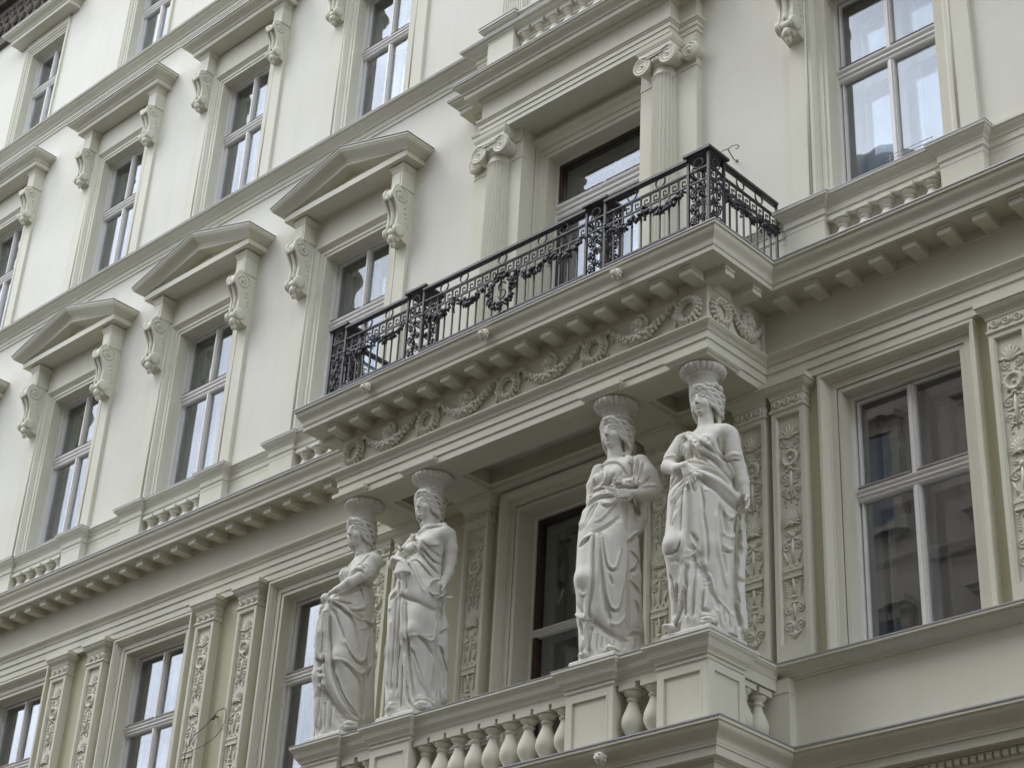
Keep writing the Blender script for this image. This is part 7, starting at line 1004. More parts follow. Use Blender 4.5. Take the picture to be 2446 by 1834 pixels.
3: [['T',(0.0,0.0),-0.02,0.0,0.082,0.07],['H',[0.004,0.004,2.326],0.03,0.1,3,1.2],['K',[[0.147,0.01,0.303,0.0,0.23],[0.318,0.006,0.313,0.0,0.235],[0.545,-0.02,0.319,0.0,0.235],[0.864,-0.043,0.311,0.01,0.235],[1.194,-0.051,0.296,0.01,0.23],[1.434,-0.047,0.281,0.01,0.215],[1.639,-0.022,0.26,0.0,0.2],[1.769,-0.022,0.187,0.0,0.148],[-0.01,0.01,0.303,0.0,0.23]],[0.755,0.656],[0.656,-0.755],0.05,9,0.008,2.0,[0,1.0]],['C',[-0.111,-0.203,1.347],0.115,[-0.086,-0.287,0.8],0.105,0.06,0],['C',[-0.086,-0.287,0.8],0.105,[-0.11,-0.228,0.405],0.08,0.06,0],['C',[-0.11,-0.228,0.405],0.08,[-0.104,-0.223,0.135],0.07,0.06,0],['C',[0.091,-0.08,1.374],0.11,[0.113,-0.061,0.818],0.1,0.06,0],['C',[0.113,-0.061,0.818],0.1,[0.113,-0.047,0.365],0.085,0.06,0],['C',[0.257,0.091,2.115],0.09,[0.317,0.116,1.972],0.105,0.04,0],['C',[0.317,0.116,1.972],0.105,[0.363,0.156,1.839],0.095,0.04,0],['C',[0.356,0.137,1.853],0.075,[0.379,0.144,1.763],0.078,0.02,0],['C',[0.379,0.144,1.763],0.078,[0.338,0.003,1.705],0.06,0.02,0],['C',[0.338,0.003,1.705],0.06,[0.3,-0.064,1.704],0.044,0.02,0],['D',[0.307,-0.058,1.703],[-0.089,-0.15,-0.026],[-0.741,0.548,0.0],0.2,0.3,0.2,0.0125,1],['C',[0.252,0.06,1.969],0.09,[0.311,0.045,1.83],0.07,0.04,0],['C',[-0.201,-0.016,2.129],0.07,[-0.244,-0.053,1.952],0.06,0.04,0],['C',[-0.244,-0.053,1.952],0.06,[-0.229,-0.093,1.739],0.05,0.04,0],['C',[0.3,0.089,1.68],0.05,[0.277,0.108,1.506],0.055,0.03,0],['C',[0.277,0.108,1.506],0.055,[0.228,0.092,1.399],0.06,0.03,0],['C',[0.204,0.058,1.26],0.06,[0.221,0.073,0.884],0.06,0.04,0],['C',[0.221,0.073,0.884],0.06,[0.221,0.086,0.383],0.065,0.04,0],['E',[0.216,-0.078,1.819],[0.13,0.07,0.06],0.02,0],['E',[0.207,-0.167,1.819],[0.018005762432864433,0.018005762432864433,0.018005762432864433],0.003,0],['E',[0.162,-0.174,1.793],[0.014874647688373571,0.014874647688373571,0.014874647688373571],0.003,0],['E',[0.332,-0.047,1.816],[0.018112545124353296,0.018112545124353296,0.018112545124353296],0.003,0],['E',[0.189,-0.176,1.816],[0.018930014849611924,0.018930014849611924,0.018930014849611924],0.003,0],['E',[0.282,-0.101,1.789],[0.0154101412761257,0.0154101412761257,0.0154101412761257],0.003,0],['E',[0.176,-0.205,1.844],[0.020030502402043855,0.020030502402043855,0.020030502402043855],0.003,0],['E',[0.298,-0.107,1.844],[0.016556968448406085,0.016556968448406085,0.016556968448406085],0.003,0],['E',[0.306,-0.038,1.845],[0.014735895529865099,0.014735895529865099,0.014735895529865099],0.003,0],['E',[0.319,-0.042,1.828],[0.017057943870632475,0.017057943870632475,0.017057943870632475],0.003,0],['E',[0.232,-0.144,1.809],[0.020233614166782203,0.020233614166782203,0.020233614166782203],0.003,0],['E',[0.301,-0.122,1.819],[0.018370188337300145,0.018370188337300145,0.018370188337300145],0.003,0],['E',[0.208,-0.194,1.807],[0.01755286002779459,0.01755286002779459,0.01755286002779459],0.003,0],['E',[0.288,-0.094,1.797],[0.015279659695889642,0.015279659695889642,0.015279659695889642],0.003,0],['E',[0.154,-0.166,1.833],[0.019404762570060016,0.019404762570060016,0.019404762570060016],0.003,0],['E',[0.245,-0.15,1.786],[0.019982136197025612,0.019982136197025612,0.019982136197025612],0.003,0],['E',[0.179,-0.202,1.803],[0.01564763316815206,0.01564763316815206,0.01564763316815206],0.003,0],['E',[0.335,-0.093,1.85],[0.015477360427810713,0.015477360427810713,0.015477360427810713],0.003,0],['E',[0.161,-0.17,1.82],[0.016263489084935925,0.016263489084935925,0.016263489084935925],0.003,0],['E',[0.284,-0.125,1.781],[0.015510644159328733,0.015510644159328733,0.015510644159328733],0.003,0],['E',[0.325,-0.052,1.855],[0.017160583876740514,0.017160583876740514,0.017160583876740514],0.003,0],['E',[0.278,-0.108,1.829],[0.020524970043391707,0.020524970043391707,0.020524970043391707],0.003,0],['E',[0.237,-0.107,1.823],[0.015408694889393195,0.015408694889393195,0.015408694889393195],0.003,0],['E',[0.308,-0.025,1.847],[0.016321682750431055,0.016321682750431055,0.016321682750431055],0.003,0],['E',[0.268,-0.117,1.784],[0.013480644085021783,0.013480644085021783,0.013480644085021783],0.003,0],['E',[0.263,-0.096,1.824],[0.018655601994927194,0.018655601994927194,0.018655601994927194],0.003,0],['E',[0.297,-0.096,1.783],[0.02070644464309006,0.02070644464309006,0.02070644464309006],0.003,0],['E',[0.197,-0.15,1.825],[0.015911640714719656,0.015911640714719656,0.015911640714719656],0.003,0],['E',[0.206,-0.14,1.819],[0.016017282730631334,0.016017282730631334,0.016017282730631334],0.003,0],['E',[0.306,-0.094,1.782],[0.015480133563280745,0.015480133563280745,0.015480133563280745],0.003,0],['E',[0.185,-0.148,1.844],[0.016481874564262568,0.016481874564262568,0.016481874564262568],0.003,0],['E',[0.275,-0.084,1.801],[0.019668311132458472,0.019668311132458472,0.019668311132458472],0.003,0],['E',[0.23,-0.123,1.838],[0.01820185901033996,0.01820185901033996,0.01820185901033996],0.003,0],['E',[0.297,-0.045,1.829],[0.017237021026467146,0.017237021026467146,0.017237021026467146],0.003,0],['E',[0.18,-0.152,1.839],[0.015228737136132101,0.015228737136132101,0.015228737136132101],0.003,0],['E',[0.294,-0.068,1.83],[0.014037513102368854,0.014037513102368854,0.014037513102368854],0.003,0],['E',[0.205,-0.146,1.84],[0.016335245566987917,0.016335245566987917,0.016335245566987917],0.003,0],['E',[0.218,-0.116,1.818],[0.013037294356665164,0.013037294356665164,0.013037294356665164],0.003,0],['E',[0.321,-0.053,1.829],[0.020601289331064185,0.020601289331064185,0.020601289331064185],0.003,0],['E',[0.337,-0.076,1.791],[0.018303897604227924,0.018303897604227924,0.018303897604227924],0.003,0],['E',[0.239,-0.105,1.816],[0.013544540992854898,0.013544540992854898,0.013544540992854898],0.003,0],['E',[0.243,-0.085,1.819],[0.020228874254402736,0.020228874254402736,0.020228874254402736],0.003,0],['E',[0.299,-0.115,1.819],[0.017615627232155612,0.017615627232155612,0.017615627232155612],0.003,0],['E',[0.155,-0.185,1.831],[0.018303168834438624,0.018303168834438624,0.018303168834438624],0.003,0],['E',[0.257,-0.125,1.802],[0.015730821259343962,0.015730821259343962,0.015730821259343962],0.003,0],['E',[0.217,-0.175,1.843],[0.01581473304157276,0.01581473304157276,0.01581473304157276],0.003,0],['E',[0.181,-0.15,1.826],[0.019333375351056982,0.019333375351056982,0.019333375351056982],0.003,0],['E',[0.188,-0.181,1.727],[0.016764491337875064,0.016764491337875064,0.016764491337875064],0.003,0],['E',[0.147,-0.216,1.741],[0.017037881976380516,0.017037881976380516,0.017037881976380516],0.003,0],['E',[0.149,-0.215,1.771],[0.012880102778424498,0.012880102778424498,0.012880102778424498],0.003,0],['E',[0.17,-0.197,1.759],[0.014310300091369547,0.014310300091369547,0.014310300091369547],0.003,0],['E',[0.181,-0.187,1.795],[0.011383835125168551,0.011383835125168551,0.011383835125168551],0.003,0],['E',[0.152,-0.212,1.784],[0.011478916819242317,0.011478916819242317,0.011478916819242317],0.003,0],['E',[0.191,-0.179,1.723],[0.01160289605414742,0.01160289605414742,0.01160289605414742],0.003,0],['E',[0.169,-0.198,1.768],[0.013202058602142526,0.013202058602142526,0.013202058602142526],0.003,0],['E',[0.163,-0.203,1.74],[0.015106291846400704,0.015106291846400704,0.015106291846400704],0.003,0],['E',[0.162,-0.203,1.779],[0.013301434122032654,0.013301434122032654,0.013301434122032654],0.003,0],['E',[0.152,-0.212,1.747],[0.01601229975418207,0.01601229975418207,0.01601229975418207],0.003,0],['E',[0.163,-0.203,1.788],[0.012249893011903247,0.012249893011903247,0.012249893011903247],0.003,0],['E',[0.164,-0.202,1.743],[0.016478352843145024,0.016478352843145024,0.016478352843145024],0.003,0],['E',[0.164,-0.202,1.727],[0.01536048557017564,0.01536048557017564,0.01536048557017564],0.003,0],['E',[0.178,-0.19,0.051],[0.08,0.09,0.035],0.02,0],['E',[0.161,-0.258,0.026],[0.02,0.03,0.018],0.006,0],['E',[0.19,-0.232,0.031],[0.02,0.03,0.018],0.006,0],['E',[0.22,-0.206,0.036],[0.02,0.03,0.018],0.006,0],['E',[0.25,-0.18,0.041],[0.02,0.03,0.018],0.006,0],['E',[-0.109,-0.227,0.045],[0.08,0.08,0.025],0.02,0],['S',[[-0.155,-0.038,2.174],[-0.048,-0.065,2.139],[0.04,-0.088,2.119],[0.109,-0.092,2.098],[0.161,-0.079,2.059],[0.192,-0.058,2.004],[0.21,-0.035,1.944]],0.0221,0.0163,0],['S',[[-0.126,-0.044,2.142],[-0.022,-0.075,2.111],[0.066,-0.094,2.094],[0.131,-0.095,2.071],[0.173,-0.08,2.025],[0.197,-0.06,1.957]],0.0368,0.0064,1],['S',[[0.095,0.053,2.288],[0.111,0.034,2.245],[0.154,0.014,2.189],[0.207,-0.019,2.122],[0.27,-0.056,2.06]],0.0306,0.0225,0],['S',[[0.157,0.03,2.337],[0.15,0.05,2.313],[0.151,0.069,2.293],[0.13,0.065,2.272]],0.0306,0.0225,0],['S',[[0.055,-0.133,2.049],[0.051,-0.153,1.993],[0.04,-0.164,1.946],[0.018,-0.163,1.908],[-0.01,-0.156,1.877]],0.046,0.008,1],['S',[[-0.137,-0.045,2.146],[-0.076,-0.096,2.049],[-0.04,-0.138,1.97],[-0.025,-0.166,1.906]],0.046,0.008,1],['S',[[-0.154,-0.188,1.947],[-0.171,-0.148,1.901],[-0.189,-0.099,1.868]],0.046,0.008,1],['S',[[-0.098,-0.201,1.934],[-0.098,-0.189,1.895],[-0.1,-0.175,1.858]],0.046,0.008,1],['S',[[0.15,-0.188,1.919],[0.122,-0.173,1.891],[0.082,-0.157,1.863],[0.025,-0.143,1.833]],0.046,0.008,1],['S',[[0.185,-0.099,1.964],[0.175,-0.138,1.903]],0.046,0.008,1],['S',[[0.089,-0.146,2.032],[0.088,-0.168,1.976],[0.074,-0.179,1.93],[0.046,-0.176,1.899],[0.006,-0.166,1.878],[-0.042,-0.158,1.857],[-0.091,-0.152,1.836]],0.0187,0.0137,0],['S',[[-0.188,-0.1,1.853],[-0.112,-0.125,1.834],[-0.033,-0.152,1.813],[0.053,-0.187,1.783],[0.149,-0.232,1.745]],0.0598,0.0104,1],['S',[[-0.211,-0.129,1.776],[-0.159,-0.13,1.794],[-0.1,-0.138,1.8],[-0.036,-0.148,1.792],[0.025,-0.148,1.779],[0.085,-0.132,1.762]],0.0374,0.0275,0],['S',[[-0.154,-0.221,1.657],[-0.111,-0.217,1.683],[-0.068,-0.21,1.706],[-0.025,-0.197,1.72],[0.016,-0.181,1.726],[0.057,-0.163,1.725],[0.096,-0.143,1.721]],0.0306,0.0225,0],['S',[[-0.166,-0.166,1.729],[-0.103,-0.18,1.733],[-0.047,-0.184,1.739],[0.002,-0.178,1.743],[0.048,-0.166,1.745]],0.0414,0.0072,1],['S',[[-0.139,-0.231,1.629],[-0.098,-0.228,1.651],[-0.057,-0.22,1.672],[-0.015,-0.208,1.687],[0.028,-0.19,1.694],[0.072,-0.167,1.693],[0.119,-0.142,1.686]],0.0598,0.0104,1],['S',[[-0.191,-0.21,1.625],[-0.187,-0.232,1.563],[-0.181,-0.255,1.499],[-0.172,-0.281,1.432],[-0.161,-0.31,1.361]],0.0238,0.0175,0],['S',[[-0.049,-0.244,1.626],[-0.081,-0.251,1.585],[-0.106,-0.26,1.544],[-0.12,-0.273,1.501],[-0.128,-0.288,1.457],[-0.134,-0.303,1.412],[-0.141,-0.313,1.368],[-0.15,-0.32,1.326]],0.0552,0.0096,1],['S',[[-0.014,-0.233,1.638],[-0.03,-0.243,1.601],[-0.046,-0.254,1.564],[-0.061,-0.264,1.526],[-0.073,-0.275,1.486],[-0.082,-0.288,1.443],[-0.093,-0.301,1.402],[-0.109,-0.312,1.364],[-0.128,-0.32,1.329]],0.0506,0.0088,1],['S',[[0.019,-0.22,1.643],[0.05,-0.196,1.61],[0.089,-0.174,1.607],[0.129,-0.153,1.627]],0.0204,0.015,0],['S',[[0.033,-0.221,1.591],[0.064,-0.191,1.57],[0.118,-0.165,1.593]],0.046,0.008,1],['S',[[-0.019,-0.276,1.412],[0.008,-0.258,1.42],[0.039,-0.239,1.443],[0.068,-0.219,1.479],[0.091,-0.198,1.517],[0.108,-0.178,1.554],[0.124,-0.159,1.592],[0.14,-0.14,1.629]],0.025,0.06,2,[0.755,0.656]],['S',[[0.146,-0.134,1.61],[0.132,-0.154,1.572],[0.116,-0.173,1.535],[0.097,-0.192,1.498],[0.074,-0.212,1.461],[0.042,-0.238,1.424],[-0.002,-0.275,1.389]],0.046,0.008,1],['S',[[-0.017,-0.3,1.305],[0.01,-0.277,1.324],[0.044,-0.251,1.347],[0.085,-0.222,1.377],[0.117,-0.196,1.408],[0.142,-0.171,1.443],[0.169,-0.147,1.478],[0.187,-0.123,1.488],[0.194,-0.098,1.468],[0.208,-0.071,1.448]],0.035,0.09,2,[0.755,0.656]],['S',[[-0.013,-0.297,1.287],[0.016,-0.274,1.303],[0.052,-0.247,1.324],[0.093,-0.216,1.354],[0.126,-0.187,1.388],[0.154,-0.157,1.428],[0.185,-0.123,1.481]],0.0736,0.0128,1],['S',[[0.196,-0.049,1.628],[0.203,-0.052,1.569],[0.209,-0.055,1.512],[0.213,-0.056,1.461],[0.216,-0.057,1.414],[0.217,-0.055,1.368],[0.218,-0.053,1.322]],0.0736,0.0128,1],['S',[[0.206,-0.009,1.641],[0.217,0.006,1.587],[0.234,0.023,1.535],[0.263,0.046,1.486]],0.0272,0.02,0],['S',[[0.219,0.016,1.647],[0.241,0.036,1.611],[0.264,0.049,1.564],[0.284,0.053,1.502]],0.0828,0.0144,1],['S',[[0.185,-0.088,1.626],[0.185,-0.093,1.577],[0.186,-0.099,1.528]],0.0414,0.0072,1],['S',[[0.261,-0.034,2.12],[0.261,-0.039,2.07],[0.257,-0.04,2.022],[0.247,-0.033,1.976],[0.234,-0.023,1.931]],0.046,0.008,1],['S',[[0.3,-0.0,2.102],[0.303,-0.009,2.035],[0.309,-0.023,1.968],[0.321,-0.048,1.899],[0.34,-0.081,1.827]],0.046,0.008,1],['S',[[0.35,0.034,2.062],[0.344,0.015,1.998],[0.341,-0.004,1.937],[0.343,-0.027,1.877],[0.35,-0.054,1.816]],0.046,0.008,1],['S',[[0.405,0.064,1.894],[0.369,0.028,1.843],[0.351,-0.001,1.808]],0.046,0.008,1],['S',[[0.245,-0.067,2.054],[0.251,-0.045,1.994]],0.046,0.008,1],['S',[[0.351,-0.053,1.745],[0.381,0.006,1.781],[0.401,0.057,1.802],[0.421,0.109,1.808],[0.449,0.173,1.801]],0.0221,0.0163,0],['S',[[0.285,-0.023,2.107],[0.284,-0.027,2.053],[0.288,-0.038,1.996],[0.303,-0.063,1.931],[0.329,-0.102,1.86]],0.0204,0.015,0],['S',[[0.328,0.019,2.082],[0.325,0.008,2.026],[0.325,-0.007,1.967],[0.33,-0.028,1.904],[0.339,-0.054,1.838]],0.0204,0.015,0],['S',[[-0.022,-0.297,1.295],[-0.019,-0.301,1.244],[-0.017,-0.305,1.193],[-0.014,-0.309,1.142],[-0.012,-0.313,1.091],[-0.009,-0.317,1.04],[-0.006,-0.322,0.989],[-0.002,-0.329,0.939],[0.001,-0.335,0.89],[0.003,-0.34,0.841],[0.002,-0.342,0.794],[-0.002,-0.34,0.75],[-0.009,-0.335,0.708],[-0.017,-0.329,0.666],[-0.025,-0.323,0.625],[-0.032,-0.318,0.584],[-0.039,-0.314,0.543],[-0.045,-0.311,0.501],[-0.049,-0.309,0.459],[-0.053,-0.308,0.416],[-0.056,-0.308,0.374]],0.0306,0.0225,0],['S',[[0.025,-0.266,1.303],[0.026,-0.269,1.258],[0.027,-0.273,1.213],[0.028,-0.275,1.169],[0.027,-0.277,1.125],[0.027,-0.278,1.082],[0.027,-0.28,1.038],[0.028,-0.283,0.993],[0.03,-0.286,0.946],[0.031,-0.289,0.898],[0.031,-0.291,0.851],[0.031,-0.292,0.804],[0.029,-0.291,0.759],[0.024,-0.287,0.716],[0.019,-0.282,0.673],[0.013,-0.279,0.631],[0.007,-0.278,0.591],[0.0,-0.278,0.551],[-0.006,-0.279,0.511],[-0.012,-0.28,0.471],[-0.017,-0.282,0.432],[-0.023,-0.283,0.392]],0.0374,0.0275,0],['S',[[-0.002,-0.28,1.296],[-0.0,-0.285,1.244],[0.001,-0.29,1.193],[0.003,-0.295,1.142],[0.005,-0.3,1.091],[0.006,-0.305,1.041],[0.008,-0.309,0.991],[0.01,-0.313,0.942],[0.013,-0.318,0.893],[0.015,-0.322,0.844],[0.016,-0.325,0.796],[0.014,-0.324,0.752],[0.007,-0.318,0.709],[-0.001,-0.311,0.668],[-0.008,-0.304,0.627],[-0.015,-0.3,0.587],[-0.02,-0.297,0.547],[-0.026,-0.294,0.507],[-0.031,-0.292,0.466],[-0.035,-0.291,0.425],[-0.038,-0.291,0.384]],0.0598,0.0104,1],['S',[[0.038,-0.255,1.313],[0.042,-0.255,1.269],[0.046,-0.255,1.225],[0.051,-0.255,1.181],[0.055,-0.255,1.137],[0.058,-0.254,1.09],[0.061,-0.253,1.043],[0.063,-0.251,0.996],[0.065,-0.249,0.95],[0.068,-0.247,0.903],[0.072,-0.244,0.857],[0.076,-0.24,0.811],[0.079,-0.236,0.765],[0.082,-0.231,0.72],[0.085,-0.226,0.675],[0.09,-0.222,0.63],[0.096,-0.216,0.585],[0.103,-0.21,0.539],[0.11,-0.204,0.494],[0.118,-0.198,0.449],[0.126,-0.193,0.404],[0.134,-0.188,0.358]],0.0736,0.0128,1],['S',[[0.054,-0.256,1.185],[0.059,-0.253,1.137],[0.063,-0.25,1.09],[0.068,-0.246,1.043],[0.073,-0.244,0.996],[0.078,-0.242,0.949],[0.084,-0.239,0.902],[0.09,-0.234,0.856],[0.096,-0.229,0.81],[0.102,-0.223,0.764],[0.108,-0.217,0.718],[0.113,-0.212,0.673],[0.12,-0.204,0.627],[0.13,-0.195,0.58],[0.14,-0.184,0.533],[0.152,-0.168,0.492],[0.171,-0.146,0.473],[0.19,-0.129,0.489],[0.201,-0.122,0.531],[0.208,-0.116,0.581],[0.213,-0.11,0.632],[0.219,-0.105,0.682],[0.222,-0.1,0.73],[0.225,-0.096,0.776],[0.228,-0.092,0.823],[0.229,-0.086,0.871],[0.229,-0.079,0.92],[0.23,-0.073,0.969],[0.23,-0.069,1.017],[0.229,-0.066,1.065],[0.229,-0.064,1.113],[0.229,-0.061,1.161],[0.23,-0.059,1.209]],0.0204,0.015,0],['S',[[0.065,-0.245,0.905],[0.074,-0.242,0.857],[0.083,-0.239,0.809],[0.089,-0.235,0.763],[0.095,-0.228,0.718],[0.099,-0.221,0.674],[0.104,-0.212,0.63],[0.113,-0.203,0.588],[0.123,-0.195,0.546],[0.133,-0.186,0.505],[0.147,-0.17,0.469],[0.171,-0.145,0.456],[0.196,-0.123,0.476],[0.208,-0.111,0.516],[0.212,-0.104,0.559],[0.216,-0.098,0.602],[0.222,-0.093,0.644],[0.229,-0.09,0.686]],0.0506,0.0088,1],['S',[[0.076,-0.233,1.301],[0.083,-0.232,1.247],[0.089,-0.231,1.194],[0.094,-0.228,1.141],[0.099,-0.225,1.092],[0.105,-0.221,1.047],[0.112,-0.218,1.004],[0.119,-0.215,0.961],[0.13,-0.203,0.919],[0.152,-0.179,0.891],[0.175,-0.16,0.903],[0.189,-0.151,0.945],[0.195,-0.144,0.994],[0.2,-0.135,1.045],[0.206,-0.127,1.096]],0.0221,0.0163,0],['S',[[0.069,-0.243,1.261],[0.073,-0.24,1.217],[0.078,-0.237,1.174],[0.084,-0.235,1.129],[0.089,-0.233,1.085],[0.095,-0.23,1.04],[0.102,-0.225,0.992],[0.109,-0.219,0.942],[0.123,-0.204,0.895],[0.151,-0.176,0.872],[0.181,-0.152,0.889],[0.196,-0.142,0.929],[0.2,-0.134,0.971],[0.205,-0.126,1.014],[0.209,-0.118,1.057],[0.214,-0.111,1.1]],0.0506,0.0088,1],['S',[[0.131,-0.2,0.829],[0.144,-0.188,0.779],[0.157,-0.176,0.729]],0.046,0.008,1],['S',[[0.122,-0.189,0.433],[0.133,-0.181,0.374],[0.149,-0.168,0.331],[0.173,-0.148,0.317],[0.197,-0.125,0.327],[0.214,-0.105,0.354],[0.226,-0.086,0.39],[0.239,-0.067,0.427]],0.0204,0.015,0],['S',[[0.096,-0.214,0.54],[0.108,-0.205,0.494],[0.121,-0.197,0.449],[0.133,-0.189,0.396],[0.143,-0.178,0.332]],0.0552,0.0096,1],['S',[[-0.06,-0.31,0.374],[-0.017,-0.285,0.374],[0.02,-0.257,0.348],[0.056,-0.23,0.309],[0.089,-0.209,0.279],[0.12,-0.189,0.257],[0.154,-0.162,0.236],[0.187,-0.128,0.217],[0.218,-0.088,0.201],[0.247,-0.044,0.186]],0.045,0.12,2,[0.755,0.656]],['S',[[-0.048,-0.297,0.357],[-0.009,-0.274,0.343],[0.029,-0.246,0.31],[0.069,-0.218,0.274],[0.109,-0.192,0.243],[0.149,-0.162,0.217],[0.184,-0.127,0.197],[0.214,-0.089,0.181],[0.239,-0.047,0.169]],0.092,0.016,1],['S',[[0.23,-0.05,1.212],[0.23,-0.048,1.166],[0.231,-0.047,1.118],[0.233,-0.048,1.07],[0.236,-0.049,1.022],[0.238,-0.05,0.975],[0.24,-0.05,0.928],[0.24,-0.048,0.882],[0.241,-0.046,0.836],[0.241,-0.044,0.791],[0.24,-0.041,0.746],[0.24,-0.038,0.701],[0.24,-0.036,0.656],[0.241,-0.036,0.611],[0.244,-0.038,0.565],[0.247,-0.04,0.519],[0.249,-0.041,0.473],[0.25,-0.041,0.429],[0.251,-0.04,0.385],[0.251,-0.039,0.341],[0.251,-0.037,0.298],[0.252,-0.036,0.254]],0.0736,0.0128,1],['S',[[0.251,-0.045,0.238],[0.273,0.026,0.288],[0.284,0.104,0.306]],0.035,0.09,2,[0.755,0.656]],['S',[[0.251,-0.037,0.223],[0.271,0.029,0.267],[0.285,0.104,0.288]],0.0644,0.0112,1],['S',[[0.228,-0.051,1.222],[0.238,-0.01,1.272],[0.252,0.032,1.32],[0.273,0.08,1.363]],0.0238,0.0175,0],['S',[[0.229,-0.036,1.132],[0.256,0.01,1.103],[0.265,0.042,1.071],[0.271,0.073,1.035],[0.284,0.115,0.994]],0.0238,0.0175,0],['S',[[0.241,-0.044,0.902],[0.263,0.006,0.952],[0.268,0.031,1.001],[0.262,0.031,1.051],[0.246,0.011,1.107]],0.0221,0.0163,0],['S',[[0.243,-0.045,0.818],[0.257,-0.003,0.789],[0.268,0.037,0.751],[0.285,0.08,0.712]],0.0238,0.0175,0],['S',[[0.247,-0.011,0.903],[0.26,0.001,0.848],[0.252,-0.015,0.798]],0.0204,0.015,0],['S',[[0.274,0.043,0.619],[0.276,0.061,0.575],[0.279,0.083,0.535],[0.285,0.112,0.503]],0.0221,0.0163,0],['S',[[0.23,-0.026,1.211],[0.24,0.004,1.258],[0.251,0.034,1.304]],0.0598,0.0104,1],['S',[[0.24,-0.022,1.116],[0.252,0.011,1.091],[0.258,0.042,1.06],[0.261,0.076,1.021],[0.273,0.116,0.988]],0.069,0.012,1],['S',[[0.24,-0.017,0.893],[0.265,0.033,0.942]],0.0598,0.0104,1],['S',[[0.25,-0.026,0.795],[0.264,0.014,0.763],[0.272,0.049,0.728],[0.283,0.083,0.695]],0.0644,0.0112,1],['S',[[0.273,0.032,0.598],[0.28,0.05,0.547],[0.287,0.065,0.499],[0.291,0.076,0.458],[0.292,0.086,0.42],[0.289,0.099,0.384],[0.285,0.115,0.35]],0.0552,0.0096,1],['S',[[-0.274,-0.22,0.512],[-0.165,-0.284,0.463],[-0.06,-0.31,0.383]],0.0221,0.0163,0],['S',[[-0.166,-0.32,0.57],[-0.136,-0.323,0.525],[-0.103,-0.321,0.478],[-0.063,-0.309,0.429]],0.0506,0.0088,1],['S',[[-0.103,-0.365,0.666],[-0.069,-0.337,0.622],[-0.029,-0.331,0.632]],0.0187,0.0137,0],['S',[[-0.13,-0.344,1.166],[-0.102,-0.338,1.194],[-0.069,-0.325,1.223],[-0.024,-0.299,1.257]],0.0221,0.0163,0],['S',[[-0.125,-0.342,1.142],[-0.095,-0.335,1.171],[-0.063,-0.322,1.203],[-0.024,-0.299,1.238]],0.0598,0.0104,1],['S',[[-0.116,-0.309,0.352],[-0.108,-0.303,0.301],[-0.099,-0.298,0.25],[-0.09,-0.293,0.198]],0.0644,0.0112,1],['S',[[-0.057,-0.287,0.345],[-0.059,-0.287,0.294],[-0.061,-0.286,0.244],[-0.066,-0.285,0.196],[-0.074,-0.284,0.152],[-0.085,-0.282,0.111],[-0.099,-0.277,0.071],[-0.113,-0.272,0.032]],0.0644,0.0112,1],['S',[[-0.028,-0.276,0.341],[-0.03,-0.273,0.298],[-0.032,-0.27,0.255],[-0.035,-0.267,0.211],[-0.037,-0.265,0.168],[-0.039,-0.262,0.125],[-0.042,-0.259,0.082],[-0.045,-0.255,0.04]],0.0644,0.0112,1],['S',[[0.036,-0.244,0.282],[0.035,-0.244,0.238],[0.034,-0.243,0.194],[0.033,-0.243,0.15],[0.032,-0.243,0.105],[0.032,-0.243,0.061]],0.0644,0.0112,1],['S',[[0.084,-0.221,0.243],[0.078,-0.221,0.202],[0.072,-0.221,0.161],[0.068,-0.222,0.119],[0.064,-0.224,0.077]],0.0644,0.0112,1],['S',[[0.124,-0.184,0.218],[0.126,-0.202,0.173],[0.139,-0.233,0.122],[0.165,-0.277,0.063]],0.0644,0.0112,1],['S',[[0.197,-0.14,0.18],[0.192,-0.145,0.117]],0.0644,0.0112,1],['S',[[0.218,-0.081,0.176],[0.219,-0.074,0.125],[0.221,-0.068,0.073]],0.0644,0.0112,1],['S',[[0.284,0.046,0.256],[0.284,0.053,0.21],[0.285,0.06,0.164],[0.287,0.065,0.118]],0.0644,0.0112,1],['S',[[0.274,0.13,0.286],[0.262,0.158,0.256],[0.247,0.19,0.228],[0.229,0.226,0.202]],0.0644,0.0112,1],['S',[[-0.075,-0.298,0.346],[-0.076,-0.295,0.302],[-0.078,-0.293,0.258],[-0.079,-0.29,0.214],[-0.081,-0.287,0.171],[-0.081,-0.286,0.127],[-0.08,-0.286,0.082],[-0.077,-0.288,0.036]],0.0272,0.02,0],['S',[[-0.003,-0.258,0.296],[-0.004,-0.256,0.254],[-0.004,-0.254,0.211],[-0.005,-0.253,0.169],[-0.006,-0.25,0.127],[-0.008,-0.247,0.085],[-0.011,-0.244,0.044]],0.0272,0.02,0],['S',[[0.054,-0.231,0.255],[0.052,-0.232,0.215],[0.05,-0.232,0.174],[0.048,-0.232,0.133],[0.047,-0.232,0.093],[0.045,-0.233,0.052]],0.0272,0.02,0],['S',[[0.099,-0.2,0.228],[0.098,-0.21,0.174],[0.102,-0.225,0.118],[0.109,-0.244,0.06]],0.0272,0.02,0],['S',[[0.153,-0.166,0.19],[0.171,-0.21,0.132],[0.197,-0.264,0.068]],0.0272,0.02,0],['S',[[0.207,-0.113,0.168],[0.219,-0.086,0.103],[0.239,-0.056,0.046]],0.0272,0.02,0],['S',[[0.274,-0.0,0.243],[0.27,0.005,0.195],[0.268,0.009,0.146],[0.268,0.01,0.096]],0.0272,0.02,0]],
